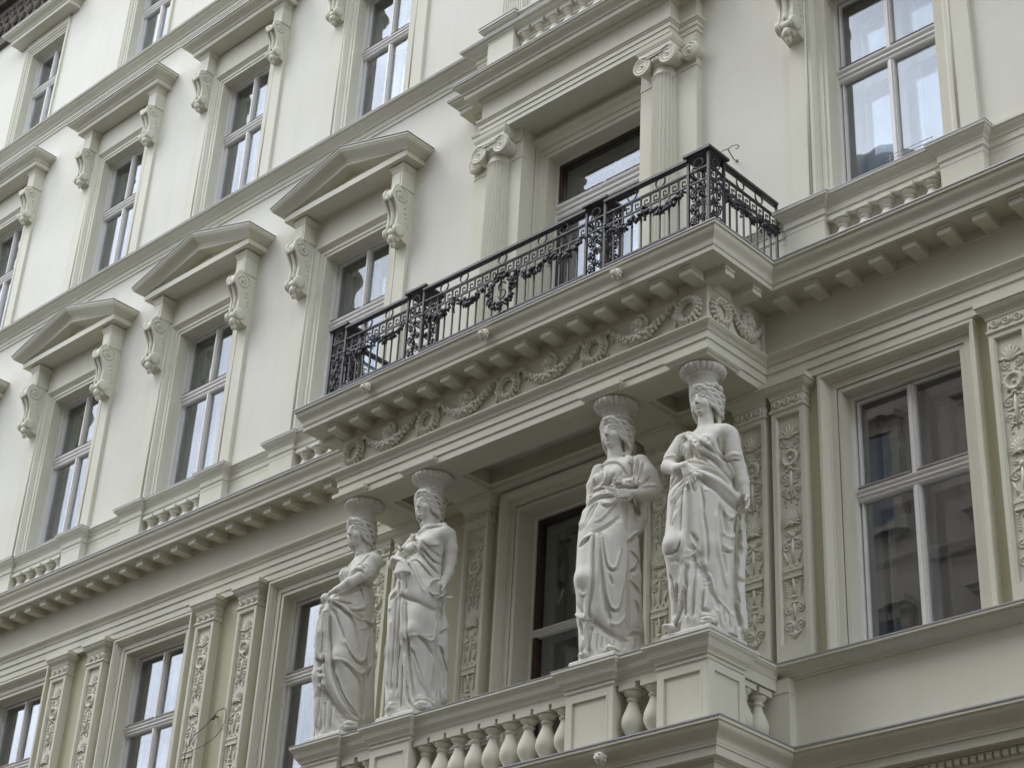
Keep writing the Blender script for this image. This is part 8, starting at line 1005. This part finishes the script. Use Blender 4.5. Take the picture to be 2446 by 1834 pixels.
4: [['T',(0.03,0.01),-0.01,0.0,0.08],['H',[0.026,0.02,2.309],0.02,0.1,4,1.17],['K',[[0.134,0.028,0.304,0.0,0.235],[0.26,0.018,0.286,0.0,0.23],[0.441,0.002,0.288,0.0,0.225],[0.623,-0.019,0.307,0.0,0.225],[0.859,-0.022,0.313,0.01,0.23],[1.179,-0.011,0.326,0.01,0.225],[1.408,-0.006,0.324,0.01,0.215],[1.65,-0.016,0.298,0.0,0.185],[1.78,-0.016,0.215,0.0,0.137],[-0.01,0.028,0.304,0.0,0.235]],[0.789,0.614],[0.614,-0.789],0.05,9,0.01,1.0,[0,1.0]],['C',[-0.115,-0.165,1.402],0.12,[-0.11,-0.276,0.849],0.115,0.06,0],['C',[-0.11,-0.276,0.849],0.115,[-0.12,-0.208,0.445],0.08,0.06,0],['C',[-0.12,-0.208,0.445],0.08,[-0.119,-0.194,0.152],0.07,0.06,0],['C',[0.118,-0.06,1.354],0.12,[0.13,-0.051,0.846],0.105,0.06,0],['C',[0.13,-0.051,0.846],0.105,[0.101,-0.073,0.299],0.085,0.06,0],['C',[0.275,0.062,2.04],0.088,[0.307,0.1,1.794],0.08,0.03,0],['C',[0.307,0.1,1.799],0.072,[0.328,0.128,1.707],0.069,0.02,0],['C',[0.328,0.128,1.707],0.069,[0.368,0.147,1.537],0.056,0.02,0],['C',[0.368,0.147,1.537],0.056,[0.388,0.15,1.408],0.042,0.02,0],['D',[0.392,0.153,1.398],[0.024,-0.007,-0.152],[-0.605,-0.851,0],0.2,0.42,0.1,0.0135,-1],['C',[-0.223,-0.047,2.089],0.078,[-0.283,-0.132,1.893],0.076,0.03,0],['C',[-0.283,-0.132,1.898],0.066,[-0.285,-0.184,1.773],0.066,0.02,0],['C',[-0.285,-0.184,1.773],0.066,[-0.119,-0.244,1.676],0.056,0.02,0],['C',[-0.119,-0.244,1.676],0.056,[-0.012,-0.275,1.668],0.04,0.02,0],['D',[-0.009,-0.279,1.661],[0.064,0.024,-0.184],[-0.395,0.833,-0.1],0.2,0.18,0.3,0.0125,1],['C',[0.327,0.178,1.332],0.018,[0.284,0.196,1.148],0.04,0.02,0],['C',[0.284,0.196,1.148],0.04,[0.286,0.223,0.923],0.045,0.02,0],['C',[0.286,0.223,0.923],0.045,[0.26,0.202,0.626],0.05,0.02,0],['C',[0.26,0.202,0.626],0.05,[0.264,0.205,0.353],0.05,0.02,0],['C',[0.264,0.205,0.353],0.05,[0.278,0.216,0.103],0.055,0.02,0],['E',[0.206,-0.182,0.06],[0.075,0.09,0.035],0.02,0],['E',[0.185,-0.262,0.026],[0.02,0.03,0.018],0.006,0],['E',[0.212,-0.241,0.03],[0.02,0.03,0.018],0.006,0],['E',[0.239,-0.22,0.034],[0.02,0.03,0.018],0.006,0],['E',[0.266,-0.199,0.038],[0.02,0.03,0.018],0.006,0],['E',[-0.19,-0.249,0.066],[0.06,0.09,0.03],0.02,0],['S',[[-0.182,-0.077,2.163],[-0.13,-0.097,2.104],[-0.077,-0.12,2.043],[-0.022,-0.141,1.984],[0.031,-0.151,1.933],[0.078,-0.15,1.89],[0.116,-0.136,1.854],[0.147,-0.107,1.821],[0.171,-0.07,1.792],[0.193,-0.027,1.764],[0.211,0.014,1.735],[0.227,0.048,1.701],[0.241,0.072,1.663],[0.252,0.086,1.621],[0.262,0.095,1.578]],0.034,0.025,0],['S',[[-0.17,-0.057,2.198],[-0.108,-0.078,2.141],[-0.042,-0.105,2.081],[0.025,-0.134,2.02],[0.086,-0.156,1.964],[0.132,-0.158,1.921],[0.163,-0.138,1.889],[0.182,-0.097,1.86],[0.194,-0.046,1.834],[0.201,0.006,1.809],[0.204,0.054,1.782],[0.21,0.095,1.745],[0.219,0.129,1.703]],0.0272,0.02,0],['S',[[-0.156,-0.088,2.089],[-0.087,-0.128,2.016],[-0.031,-0.152,1.955],[0.01,-0.156,1.908],[0.045,-0.15,1.872],[0.076,-0.139,1.84],[0.107,-0.123,1.81],[0.14,-0.099,1.783],[0.171,-0.071,1.753],[0.195,-0.038,1.717],[0.215,-0.006,1.68],[0.229,0.02,1.647],[0.24,0.043,1.615],[0.252,0.067,1.583],[0.263,0.09,1.552]],0.0644,0.0112,1],['S',[[0.056,-0.146,2.005],[0.113,-0.148,1.953],[0.156,-0.135,1.91],[0.182,-0.103,1.875],[0.196,-0.062,1.847],[0.205,-0.021,1.822],[0.212,0.018,1.793],[0.22,0.051,1.758],[0.23,0.075,1.715],[0.241,0.09,1.665],[0.252,0.099,1.612]],0.0552,0.0096,1],['S',[[0.132,-0.187,1.908],[0.147,-0.159,1.881],[0.159,-0.128,1.855],[0.17,-0.094,1.831],[0.184,-0.057,1.806],[0.197,-0.02,1.778],[0.209,0.016,1.745],[0.219,0.051,1.71]],0.046,0.008,1],['S',[[0.214,-0.067,1.976],[0.213,-0.037,1.925],[0.209,-0.001,1.867],[0.207,0.04,1.807]],0.0414,0.0072,1],['S',[[-0.193,-0.133,1.993],[-0.19,-0.115,1.94],[-0.211,-0.11,1.879]],0.046,0.008,1],['S',[[-0.087,-0.189,1.944],[-0.112,-0.139,1.904],[-0.165,-0.091,1.862]],0.046,0.008,1],['S',[[-0.023,-0.178,1.918],[-0.01,-0.16,1.842],[-0.01,-0.167,1.781]],0.046,0.008,1],['S',[[0.017,-0.145,1.84],[0.05,-0.138,1.778],[0.108,-0.128,1.749]],0.046,0.008,1],['S',[[0.103,-0.121,1.793],[0.117,-0.119,1.75],[0.138,-0.112,1.707]],0.046,0.008,1],['S',[[-0.124,-0.176,1.942],[-0.159,-0.118,1.918],[-0.223,-0.06,1.893]],0.017,0.0125,0],['S',[[-0.048,-0.188,1.912],[-0.057,-0.153,1.861],[-0.081,-0.133,1.818]],0.017,0.0125,0],['S',[[-0.056,-0.178,1.769],[-0.009,-0.171,1.743],[0.039,-0.159,1.72],[0.088,-0.139,1.7],[0.134,-0.112,1.683],[0.17,-0.083,1.666],[0.198,-0.05,1.648],[0.22,-0.015,1.627],[0.24,0.022,1.604]],0.0506,0.0088,1],['S',[[0.054,-0.241,1.647],[0.087,-0.192,1.646],[0.122,-0.148,1.639],[0.157,-0.109,1.626],[0.19,-0.071,1.607],[0.218,-0.034,1.583],[0.24,0.002,1.557],[0.258,0.033,1.53],[0.274,0.061,1.503]],0.046,0.008,1],['S',[[0.065,-0.226,1.621],[0.089,-0.188,1.621],[0.117,-0.155,1.619],[0.149,-0.123,1.61],[0.183,-0.087,1.593],[0.218,-0.048,1.573]],0.0414,0.0072,1],['S',[[-0.001,-0.184,1.722],[0.049,-0.164,1.695],[0.096,-0.142,1.671],[0.14,-0.115,1.655],[0.178,-0.083,1.639],[0.206,-0.046,1.621],[0.228,-0.007,1.599],[0.246,0.035,1.576],[0.262,0.078,1.552]],0.0204,0.015,0],['S',[[0.059,-0.219,1.594],[0.093,-0.186,1.581],[0.127,-0.156,1.565],[0.158,-0.129,1.544],[0.187,-0.102,1.522],[0.215,-0.071,1.498],[0.24,-0.035,1.47],[0.259,0.007,1.441],[0.271,0.056,1.413],[0.274,0.119,1.387],[0.272,0.195,1.36]],0.0578,0.0425,0],['S',[[0.086,-0.185,1.539],[0.125,-0.165,1.504],[0.161,-0.146,1.469],[0.191,-0.126,1.437],[0.216,-0.103,1.409],[0.236,-0.076,1.383],[0.25,-0.046,1.359],[0.26,-0.013,1.337],[0.269,0.027,1.317],[0.277,0.078,1.298],[0.284,0.135,1.281]],0.0828,0.0144,1],['S',[[0.056,-0.187,1.62],[0.103,-0.158,1.602],[0.146,-0.128,1.584],[0.178,-0.099,1.565],[0.205,-0.068,1.544],[0.229,-0.037,1.523],[0.247,-0.003,1.498],[0.263,0.032,1.472],[0.274,0.07,1.448],[0.277,0.109,1.425],[0.276,0.15,1.403],[0.274,0.193,1.383]],0.046,0.008,1],['S',[[0.127,-0.154,1.568],[0.161,-0.127,1.539],[0.131,-0.159,1.526]],0.046,0.008,1],['S',[[0.138,-0.189,1.406],[0.165,-0.162,1.39],[0.195,-0.145,1.406]],0.017,0.0125,0],['S',[[-0.064,-0.244,1.562],[-0.111,-0.253,1.539],[-0.154,-0.259,1.515],[-0.187,-0.258,1.488],[-0.215,-0.253,1.46]],0.0598,0.0104,1],['S',[[-0.046,-0.252,1.509],[-0.074,-0.271,1.465],[-0.103,-0.286,1.42],[-0.132,-0.294,1.371],[-0.161,-0.298,1.32]],0.0598,0.0104,1],['S',[[-0.017,-0.254,1.476],[-0.035,-0.269,1.423],[-0.053,-0.283,1.37],[-0.071,-0.297,1.319],[-0.09,-0.309,1.27],[-0.11,-0.32,1.22]],0.0598,0.0104,1],['S',[[-0.153,-0.242,1.6],[-0.213,-0.236,1.553],[-0.253,-0.221,1.514]],0.0598,0.0104,1],['S',[[-0.046,-0.251,1.525],[-0.066,-0.268,1.476],[-0.086,-0.283,1.427],[-0.106,-0.295,1.378],[-0.128,-0.303,1.331],[-0.152,-0.309,1.285]],0.0238,0.0175,0],['S',[[-0.028,-0.253,1.47],[-0.039,-0.27,1.416],[-0.05,-0.285,1.362],[-0.061,-0.298,1.309],[-0.069,-0.31,1.255],[-0.077,-0.321,1.201]],0.0238,0.0175,0],['S',[[0.04,-0.223,1.471],[0.046,-0.214,1.417],[0.059,-0.21,1.403],[0.084,-0.21,1.434]],0.046,0.008,1],['S',[[0.111,-0.189,1.443],[0.126,-0.188,1.387],[0.138,-0.187,1.332],[0.144,-0.188,1.282],[0.146,-0.189,1.233],[0.148,-0.19,1.185]],0.046,0.008,1],['S',[[0.032,-0.26,1.502],[0.016,-0.257,1.46],[0.004,-0.258,1.415],[-0.002,-0.262,1.368],[-0.004,-0.267,1.319],[-0.004,-0.272,1.27],[-0.005,-0.276,1.221],[-0.005,-0.28,1.172],[-0.004,-0.284,1.123],[-0.004,-0.29,1.074],[-0.003,-0.296,1.025],[-0.002,-0.302,0.975],[-0.001,-0.31,0.926],[-0.0,-0.316,0.877],[-0.003,-0.318,0.831],[-0.01,-0.316,0.786],[-0.021,-0.313,0.742],[-0.033,-0.311,0.698],[-0.045,-0.31,0.652]],0.034,0.025,0],['S',[[0.006,-0.242,1.469],[0.008,-0.247,1.419],[0.01,-0.251,1.369],[0.011,-0.255,1.319],[0.013,-0.258,1.27],[0.016,-0.261,1.221],[0.019,-0.262,1.172],[0.021,-0.262,1.124],[0.023,-0.262,1.075],[0.024,-0.263,1.023],[0.026,-0.265,0.969],[0.025,-0.269,0.913],[0.021,-0.276,0.853],[0.016,-0.286,0.791]],0.0736,0.0128,1],['S',[[-0.036,-0.265,1.434],[-0.034,-0.272,1.381],[-0.033,-0.279,1.329],[-0.032,-0.285,1.276],[-0.031,-0.292,1.224],[-0.029,-0.299,1.171],[-0.027,-0.305,1.117],[-0.024,-0.312,1.062],[-0.019,-0.32,1.006],[-0.013,-0.331,0.949]],0.0598,0.0104,1],['S',[[0.043,-0.247,0.951],[0.068,-0.234,0.918],[0.085,-0.224,0.881],[0.087,-0.221,0.832]],0.0736,0.0128,1],['S',[[0.029,-0.275,0.828],[0.059,-0.25,0.823],[0.069,-0.235,0.802],[0.046,-0.244,0.77]],0.0736,0.0128,1],['S',[[-0.05,-0.31,0.626],[-0.034,-0.304,0.67],[-0.01,-0.29,0.705],[0.025,-0.261,0.729],[0.064,-0.234,0.758],[0.098,-0.222,0.801]],0.04,0.09,2,[0.789,0.614]],['S',[[-0.021,-0.287,0.695],[-0.026,-0.286,0.628]],0.0828,0.0144,1],['S',[[0.058,-0.231,0.726],[0.055,-0.221,0.657]],0.0736,0.0128,1],['S',[[-0.012,-0.27,0.649],[-0.015,-0.263,0.593],[-0.016,-0.255,0.541],[-0.012,-0.248,0.496],[-0.006,-0.24,0.455],[0.0,-0.232,0.413]],0.0644,0.0112,1],['S',[[0.062,-0.23,0.671],[0.062,-0.225,0.624],[0.062,-0.221,0.576],[0.062,-0.219,0.53],[0.06,-0.218,0.484],[0.057,-0.218,0.44],[0.054,-0.219,0.395],[0.052,-0.22,0.35],[0.051,-0.221,0.305],[0.05,-0.222,0.261],[0.05,-0.222,0.216],[0.05,-0.221,0.172],[0.049,-0.221,0.128]],0.0644,0.0112,1],['S',[[0.083,-0.21,0.617],[0.101,-0.199,0.571],[0.115,-0.191,0.524],[0.121,-0.189,0.478],[0.124,-0.188,0.433],[0.125,-0.187,0.388],[0.126,-0.187,0.344],[0.126,-0.187,0.302],[0.126,-0.188,0.262],[0.124,-0.188,0.222],[0.122,-0.188,0.183]],0.0644,0.0112,1],['S',[[-0.018,-0.242,0.415],[-0.021,-0.243,0.367],[-0.023,-0.244,0.319],[-0.023,-0.245,0.272],[-0.018,-0.244,0.226],[-0.01,-0.243,0.179],[-0.002,-0.242,0.133]],0.0644,0.0112,1],['S',[[-0.078,-0.287,0.451],[-0.083,-0.284,0.408],[-0.089,-0.279,0.366],[-0.096,-0.274,0.325],[-0.102,-0.27,0.283],[-0.109,-0.267,0.241],[-0.115,-0.266,0.198],[-0.12,-0.265,0.155]],0.0644,0.0112,1],['S',[[-0.031,-0.266,0.428],[-0.038,-0.262,0.39],[-0.045,-0.259,0.351],[-0.051,-0.256,0.312],[-0.056,-0.255,0.273],[-0.062,-0.256,0.233],[-0.072,-0.258,0.194],[-0.087,-0.258,0.156],[-0.105,-0.253,0.121],[-0.125,-0.247,0.087],[-0.144,-0.241,0.053]],0.0644,0.0112,1],['S',[[0.207,-0.102,0.28],[0.207,-0.11,0.228],[0.208,-0.118,0.176]],0.0644,0.0112,1],['S',[[0.031,-0.244,0.692],[0.027,-0.241,0.653],[0.023,-0.238,0.614],[0.02,-0.236,0.575],[0.018,-0.234,0.534],[0.017,-0.233,0.49],[0.016,-0.232,0.445],[0.016,-0.232,0.4],[0.016,-0.232,0.355],[0.016,-0.232,0.311],[0.015,-0.232,0.266],[0.014,-0.232,0.222],[0.012,-0.233,0.177],[0.011,-0.235,0.133],[0.01,-0.236,0.088]],0.0289,0.0213,0],['S',[[0.098,-0.209,0.577],[0.096,-0.204,0.532],[0.095,-0.201,0.485],[0.095,-0.2,0.439],[0.094,-0.199,0.392],[0.093,-0.199,0.347],[0.091,-0.199,0.303],[0.089,-0.199,0.259],[0.086,-0.199,0.215],[0.082,-0.2,0.173],[0.074,-0.204,0.133],[0.064,-0.209,0.096],[0.054,-0.213,0.058]],0.0306,0.0225,0],['S',[[-0.037,-0.286,0.595],[-0.042,-0.283,0.555],[-0.047,-0.28,0.516],[-0.051,-0.278,0.475],[-0.055,-0.276,0.435],[-0.06,-0.273,0.396],[-0.065,-0.27,0.357],[-0.07,-0.266,0.317],[-0.076,-0.264,0.277],[-0.085,-0.264,0.236],[-0.097,-0.263,0.195],[-0.11,-0.261,0.154],[-0.126,-0.256,0.115],[-0.144,-0.247,0.078],[-0.165,-0.235,0.043]],0.0238,0.0175,0],['S',[[0.166,-0.155,0.478],[0.169,-0.159,0.431],[0.171,-0.162,0.385],[0.173,-0.165,0.338],[0.173,-0.166,0.293],[0.17,-0.169,0.249],[0.161,-0.177,0.208],[0.148,-0.187,0.168]],0.0272,0.02,0],['S',[[0.076,-0.214,0.682],[0.095,-0.204,0.634],[0.118,-0.188,0.591],[0.151,-0.165,0.561],[0.181,-0.145,0.54],[0.194,-0.132,0.51],[0.198,-0.123,0.472],[0.202,-0.114,0.432],[0.205,-0.105,0.393],[0.212,-0.092,0.355],[0.226,-0.07,0.322],[0.245,-0.044,0.29],[0.263,-0.02,0.258],[0.284,0.005,0.22],[0.307,0.036,0.173]],0.04,0.09,2,[0.789,0.614]],['S',[[0.094,-0.21,0.623],[0.114,-0.198,0.574],[0.132,-0.186,0.528],[0.151,-0.172,0.488],[0.168,-0.157,0.448],[0.183,-0.138,0.403],[0.199,-0.117,0.359],[0.215,-0.099,0.319],[0.23,-0.08,0.274],[0.24,-0.059,0.215]],0.092,0.016,1],['S',[[0.152,-0.187,1.303],[0.151,-0.187,1.256],[0.149,-0.187,1.209],[0.148,-0.188,1.162],[0.151,-0.187,1.112],[0.158,-0.182,1.054],[0.166,-0.176,0.996],[0.171,-0.174,0.941],[0.174,-0.173,0.891],[0.175,-0.169,0.841],[0.174,-0.166,0.793],[0.172,-0.165,0.749],[0.168,-0.165,0.708],[0.164,-0.164,0.666]],0.0506,0.0088,1],['S',[[0.129,-0.199,1.258],[0.13,-0.196,1.212],[0.13,-0.194,1.166],[0.131,-0.192,1.119],[0.133,-0.19,1.074],[0.136,-0.189,1.03],[0.141,-0.188,0.987],[0.146,-0.188,0.943],[0.15,-0.187,0.899],[0.15,-0.186,0.852],[0.147,-0.183,0.805],[0.143,-0.178,0.759]],0.0204,0.015,0],['S',[[0.251,-0.073,1.261],[0.251,-0.07,1.211],[0.251,-0.067,1.16],[0.25,-0.064,1.11],[0.25,-0.061,1.062],[0.251,-0.059,1.017],[0.252,-0.059,0.974],[0.254,-0.06,0.93],[0.256,-0.06,0.887],[0.257,-0.055,0.845],[0.256,-0.043,0.805],[0.256,-0.028,0.764],[0.257,-0.014,0.723],[0.259,-0.003,0.679],[0.26,0.006,0.629],[0.262,0.012,0.576]],0.0644,0.0112,1],['S',[[0.23,-0.11,1.168],[0.231,-0.108,1.122],[0.23,-0.106,1.076],[0.23,-0.103,1.031],[0.231,-0.102,0.984],[0.234,-0.102,0.937],[0.237,-0.101,0.89],[0.239,-0.097,0.845],[0.239,-0.091,0.801],[0.239,-0.082,0.758],[0.239,-0.069,0.717],[0.24,-0.054,0.676],[0.242,-0.04,0.636],[0.244,-0.028,0.594],[0.249,-0.017,0.551],[0.254,-0.008,0.507],[0.261,0.001,0.464],[0.268,0.01,0.42]],0.0272,0.02,0],['S',[[0.263,-0.041,1.214],[0.266,-0.025,1.158],[0.268,-0.009,1.106],[0.271,0.004,1.063],[0.273,0.017,1.024],[0.273,0.032,0.986]],0.0828,0.0144,1],['S',[[0.269,-0.022,1.2],[0.266,0.01,1.174],[0.263,0.052,1.162],[0.266,0.106,1.191],[0.274,0.162,1.261]],0.0221,0.0163,0],['S',[[0.25,-0.062,0.994],[0.253,-0.028,0.968],[0.254,0.016,0.952],[0.26,0.072,0.967],[0.272,0.131,1.023]],0.0221,0.0163,0],['S',[[0.262,-0.045,0.849],[0.262,0.038,0.833],[0.263,0.106,0.858]],0.0221,0.0163,0],['S',[[0.262,-0.046,0.793],[0.245,0.018,0.803],[0.262,0.107,0.835]],0.046,0.008,1],['S',[[0.28,0.033,1.115],[0.285,0.082,1.142]],0.046,0.008,1],['S',[[0.288,0.164,1.21],[0.281,0.16,1.157],[0.273,0.158,1.105],[0.266,0.157,1.056],[0.261,0.156,1.011],[0.258,0.155,0.969],[0.255,0.154,0.926],[0.252,0.152,0.884],[0.25,0.151,0.84],[0.249,0.149,0.794],[0.248,0.147,0.748],[0.249,0.143,0.7],[0.249,0.139,0.652],[0.249,0.138,0.606],[0.247,0.14,0.562],[0.246,0.143,0.518],[0.247,0.144,0.472],[0.249,0.141,0.425],[0.253,0.142,0.378],[0.257,0.148,0.33],[0.262,0.157,0.28],[0.268,0.163,0.231],[0.275,0.166,0.181],[0.282,0.17,0.133],[0.288,0.175,0.086]],0.092,0.016,1],['S',[[0.295,0.161,1.16],[0.304,0.169,1.119],[0.312,0.178,1.08],[0.315,0.185,1.04],[0.31,0.186,0.999],[0.301,0.183,0.957],[0.3,0.187,0.918],[0.318,0.201,0.887]],0.0238,0.0175,0],['S',[[0.273,0.176,0.844],[0.287,0.181,0.782],[0.294,0.183,0.725],[0.291,0.177,0.676],[0.28,0.169,0.633],[0.281,0.175,0.598],[0.307,0.201,0.572]],0.0238,0.0175,0],['S',[[0.268,0.163,0.519],[0.281,0.165,0.471],[0.293,0.168,0.423],[0.299,0.17,0.373],[0.296,0.17,0.319],[0.297,0.173,0.268],[0.302,0.179,0.221],[0.307,0.186,0.175]],0.0238,0.0175,0],['S',[[0.266,0.176,1.051],[0.307,0.184,1.052]],0.0552,0.0096,1],['S',[[0.257,0.154,0.391],[0.294,0.172,0.338]],0.0552,0.0096,1],['S',[[0.287,0.165,0.551],[0.305,0.211,0.562]],0.0552,0.0096,1],['S',[[-0.102,-0.304,1.324],[-0.107,-0.312,1.278],[-0.113,-0.32,1.231],[-0.117,-0.33,1.184],[-0.117,-0.338,1.133],[-0.11,-0.345,1.074],[-0.099,-0.353,1.012]],0.0506,0.0088,1],['S',[[-0.146,-0.365,0.752],[-0.092,-0.346,0.75],[-0.046,-0.339,0.775],[-0.019,-0.34,0.813],[-0.004,-0.342,0.849]],0.0598,0.0104,1],['S',[[-0.035,-0.279,1.314],[-0.042,-0.29,1.271],[-0.05,-0.301,1.229],[-0.058,-0.31,1.188],[-0.067,-0.32,1.147],[-0.079,-0.331,1.105],[-0.092,-0.342,1.064],[-0.104,-0.352,1.023]],0.0221,0.0163,0],['S',[[-0.146,-0.31,0.57],[-0.137,-0.305,0.524],[-0.129,-0.3,0.478],[-0.122,-0.294,0.433],[-0.117,-0.286,0.387],[-0.115,-0.279,0.34],[-0.115,-0.272,0.292],[-0.116,-0.265,0.243]],0.0506,0.0088,1],['S',[[0.224,-0.09,0.28],[0.228,-0.087,0.235],[0.232,-0.084,0.191],[0.237,-0.08,0.147],[0.242,-0.073,0.103],[0.247,-0.065,0.061],[0.252,-0.056,0.019]],0.0644,0.0112,1],['S',[[0.251,-0.032,0.221],[0.255,-0.033,0.18],[0.258,-0.033,0.139],[0.26,-0.031,0.1],[0.261,-0.027,0.061]],0.0644,0.0112,1],['S',[[0.278,-0.0,0.19],[0.283,0.002,0.149],[0.287,0.004,0.109],[0.291,0.006,0.069],[0.295,0.009,0.03]],0.0644,0.0112,1],['S',[[0.306,0.036,0.151],[0.304,0.063,0.113],[0.301,0.092,0.076],[0.296,0.123,0.041]],0.0644,0.0112,1],['S',[[0.239,-0.057,0.251],[0.244,-0.052,0.205],[0.248,-0.047,0.158],[0.253,-0.041,0.112],[0.261,-0.033,0.068],[0.269,-0.024,0.025]],0.0238,0.0175,0],['S',[[0.267,-0.013,0.188],[0.273,-0.012,0.147],[0.277,-0.011,0.107],[0.281,-0.008,0.067],[0.284,-0.004,0.028]],0.0221,0.0163,0],['S',[[0.299,0.032,0.169],[0.302,0.041,0.121],[0.305,0.051,0.073],[0.306,0.062,0.027]],0.0221,0.0163,0],['S',[[0.118,-0.189,0.139],[0.158,-0.154,0.131],[0.193,-0.125,0.127],[0.225,-0.1,0.125]],0.0204,0.015,0],['S',[[0.118,-0.188,0.219],[0.133,-0.175,0.184],[0.162,-0.154,0.175],[0.197,-0.13,0.193]],0.0598,0.0104,1],['S',[[0.275,0.022,1.792],[0.325,0.044,1.805],[0.364,0.079,1.798],[0.383,0.12,1.774]],0.0221,0.0163,0],['S',[[0.253,0.043,1.779],[0.313,0.058,1.781],[0.359,0.085,1.772],[0.384,0.118,1.753]],0.0187,0.0137,0],['S',[[-0.309,-0.232,1.83],[-0.268,-0.208,1.867],[-0.234,-0.17,1.878],[-0.21,-0.125,1.867]],0.0204,0.015,0],['S',[[0.27,0.042,1.748],[0.325,0.055,1.76],[0.375,0.087,1.748]],0.0414,0.0072,1]],
}
def run_ops(S, ops):
    for o in ops:
        c, a = o[0], o[1:]
        if c == 'T': torso_sculpt(S, *a)
        elif c == 'H': head_sculpt(S, *a)
        elif c == 'K': S.column(a[0], a[1], a[2], *a[3:])
        elif c == 'C': S.cone(*a[:5], neg=bool(a[5]))
        elif c == 'E': S.ell(a[0], a[1], a[2], None, bool(a[3]))
        elif c == 'D': hand_sculpt(S, *a)
        elif c == 'S': S.stroke(*a)
        elif c == 'P': S.poly(a[0], a[1], a[2], bool(a[3]), bool(a[4]))
Z0 = -5.09
def caryatid_capital():
    b = MB(); n = 72; vs = []; fs = []
    # ribbed drum under an egg-and-dart cushion
    pr = [(0.136, 2.54, 0.007), (0.142, 2.735, 0.008), (0.152, 2.742, 0), (0.158, 2.750, 0), (0.154, 2.760, 0), (0.168, 2.764, 0.008), (0.206, 2.778, 0.016), (0.232, 2.803, 0.020), (0.238, 2.826, 0.018), (0.228, 2.846, 0.006), (0.20, 2.853, 0)]
    for r, z, d in pr:
        for q in range(n*2):
            t = 2*math.pi*q/(n*2); w_ = (1.0, 0.25, 0.0, 0.25)[q % 4] if z < 2.75 else (1.0, 0.35, 0.0, 0.0, 0.0, 0.35)[q % 6]; vs.append(((r-d*w_)*math.cos(t), (r-d*w_)*math.sin(t), z))
    m_ = n*2
    for i in range(len(pr)-1):
        for q in range(m_): fs.append((i*m_+q, i*m_+(q+1) % m_, (i+1)*m_+(q+1) % m_, (i+1)*m_+q))
    b.add(vs, fs, True)
    return b.mesh('capital', 'stone')
ccap = caryatid_capital()
b = MB(); q = 0.235
b.sweep([(-q, -q), (q, -q), (q, q), (-q, q)], [(-0.2, -2.256), (-0.0, -2.256)]+cyma((0.005, -2.25), (0.033, -2.215), 4)+[(0.04, -2.21), (0.04, -2.165), (-0.2, -2.165)], closed=True); b.box(-q+0.01, q-0.01, -q+0.01, q-0.01, -2.255, -2.17)
abac = b.mesh('abacus', 'lower')
b = MB(); b.sweep([(-0.28, -0.28), (0.28, -0.28), (0.28, 0.28), (-0.28, 0.28)], [(-0.2, -5.199), (0.0, -5.199), (0.0, -5.10), (-0.008, -5.09), (-0.2, -5.088)], closed=True); b.box(-0.2, 0.2, -0.2, 0.2, -5.19, -5.0885)
plin = b.mesh('plinth', 'stone')
CL = {1: ('stone caryatid with flower necklace, forearm crossing her waist to gather her robe', (1.70, -0.83)),
      2: ('stone caryatid with bare arm holding a sickle, sheaf clutched at her waist', (2.82, -0.83)),
      3: ('stone caryatid in a cloak holding a bunch of fruit before her belt', (5.51, -0.83)),
      4: ('stone caryatid on the balcony corner, one hand on her belly, other arm hanging', (6.63, -0.83))}
for k in (1, 2, 3, 4):
    lab, (ax, ay) = CL[k]
    root = empty('caryatid', (ax, ay, -5.2)); tag(root, lab, 'statue', 'caryatids carrying the iron balcony')
    S = Sculpt((-0.62, -0.55, -0.02), (0.62, 0.55, 2.75), 0.0065); run_ops(S, STATUES[k])
    put('figure', S.mesh('figure', 'stone'), root, (ax, ay, Z0))
    put('plinth', plin, root, (ax, ay, 0)); put('capital', ccap, root, (ax, ay, Z0-0.02)); put('abacus', abac, root, (ax, ay, 0))
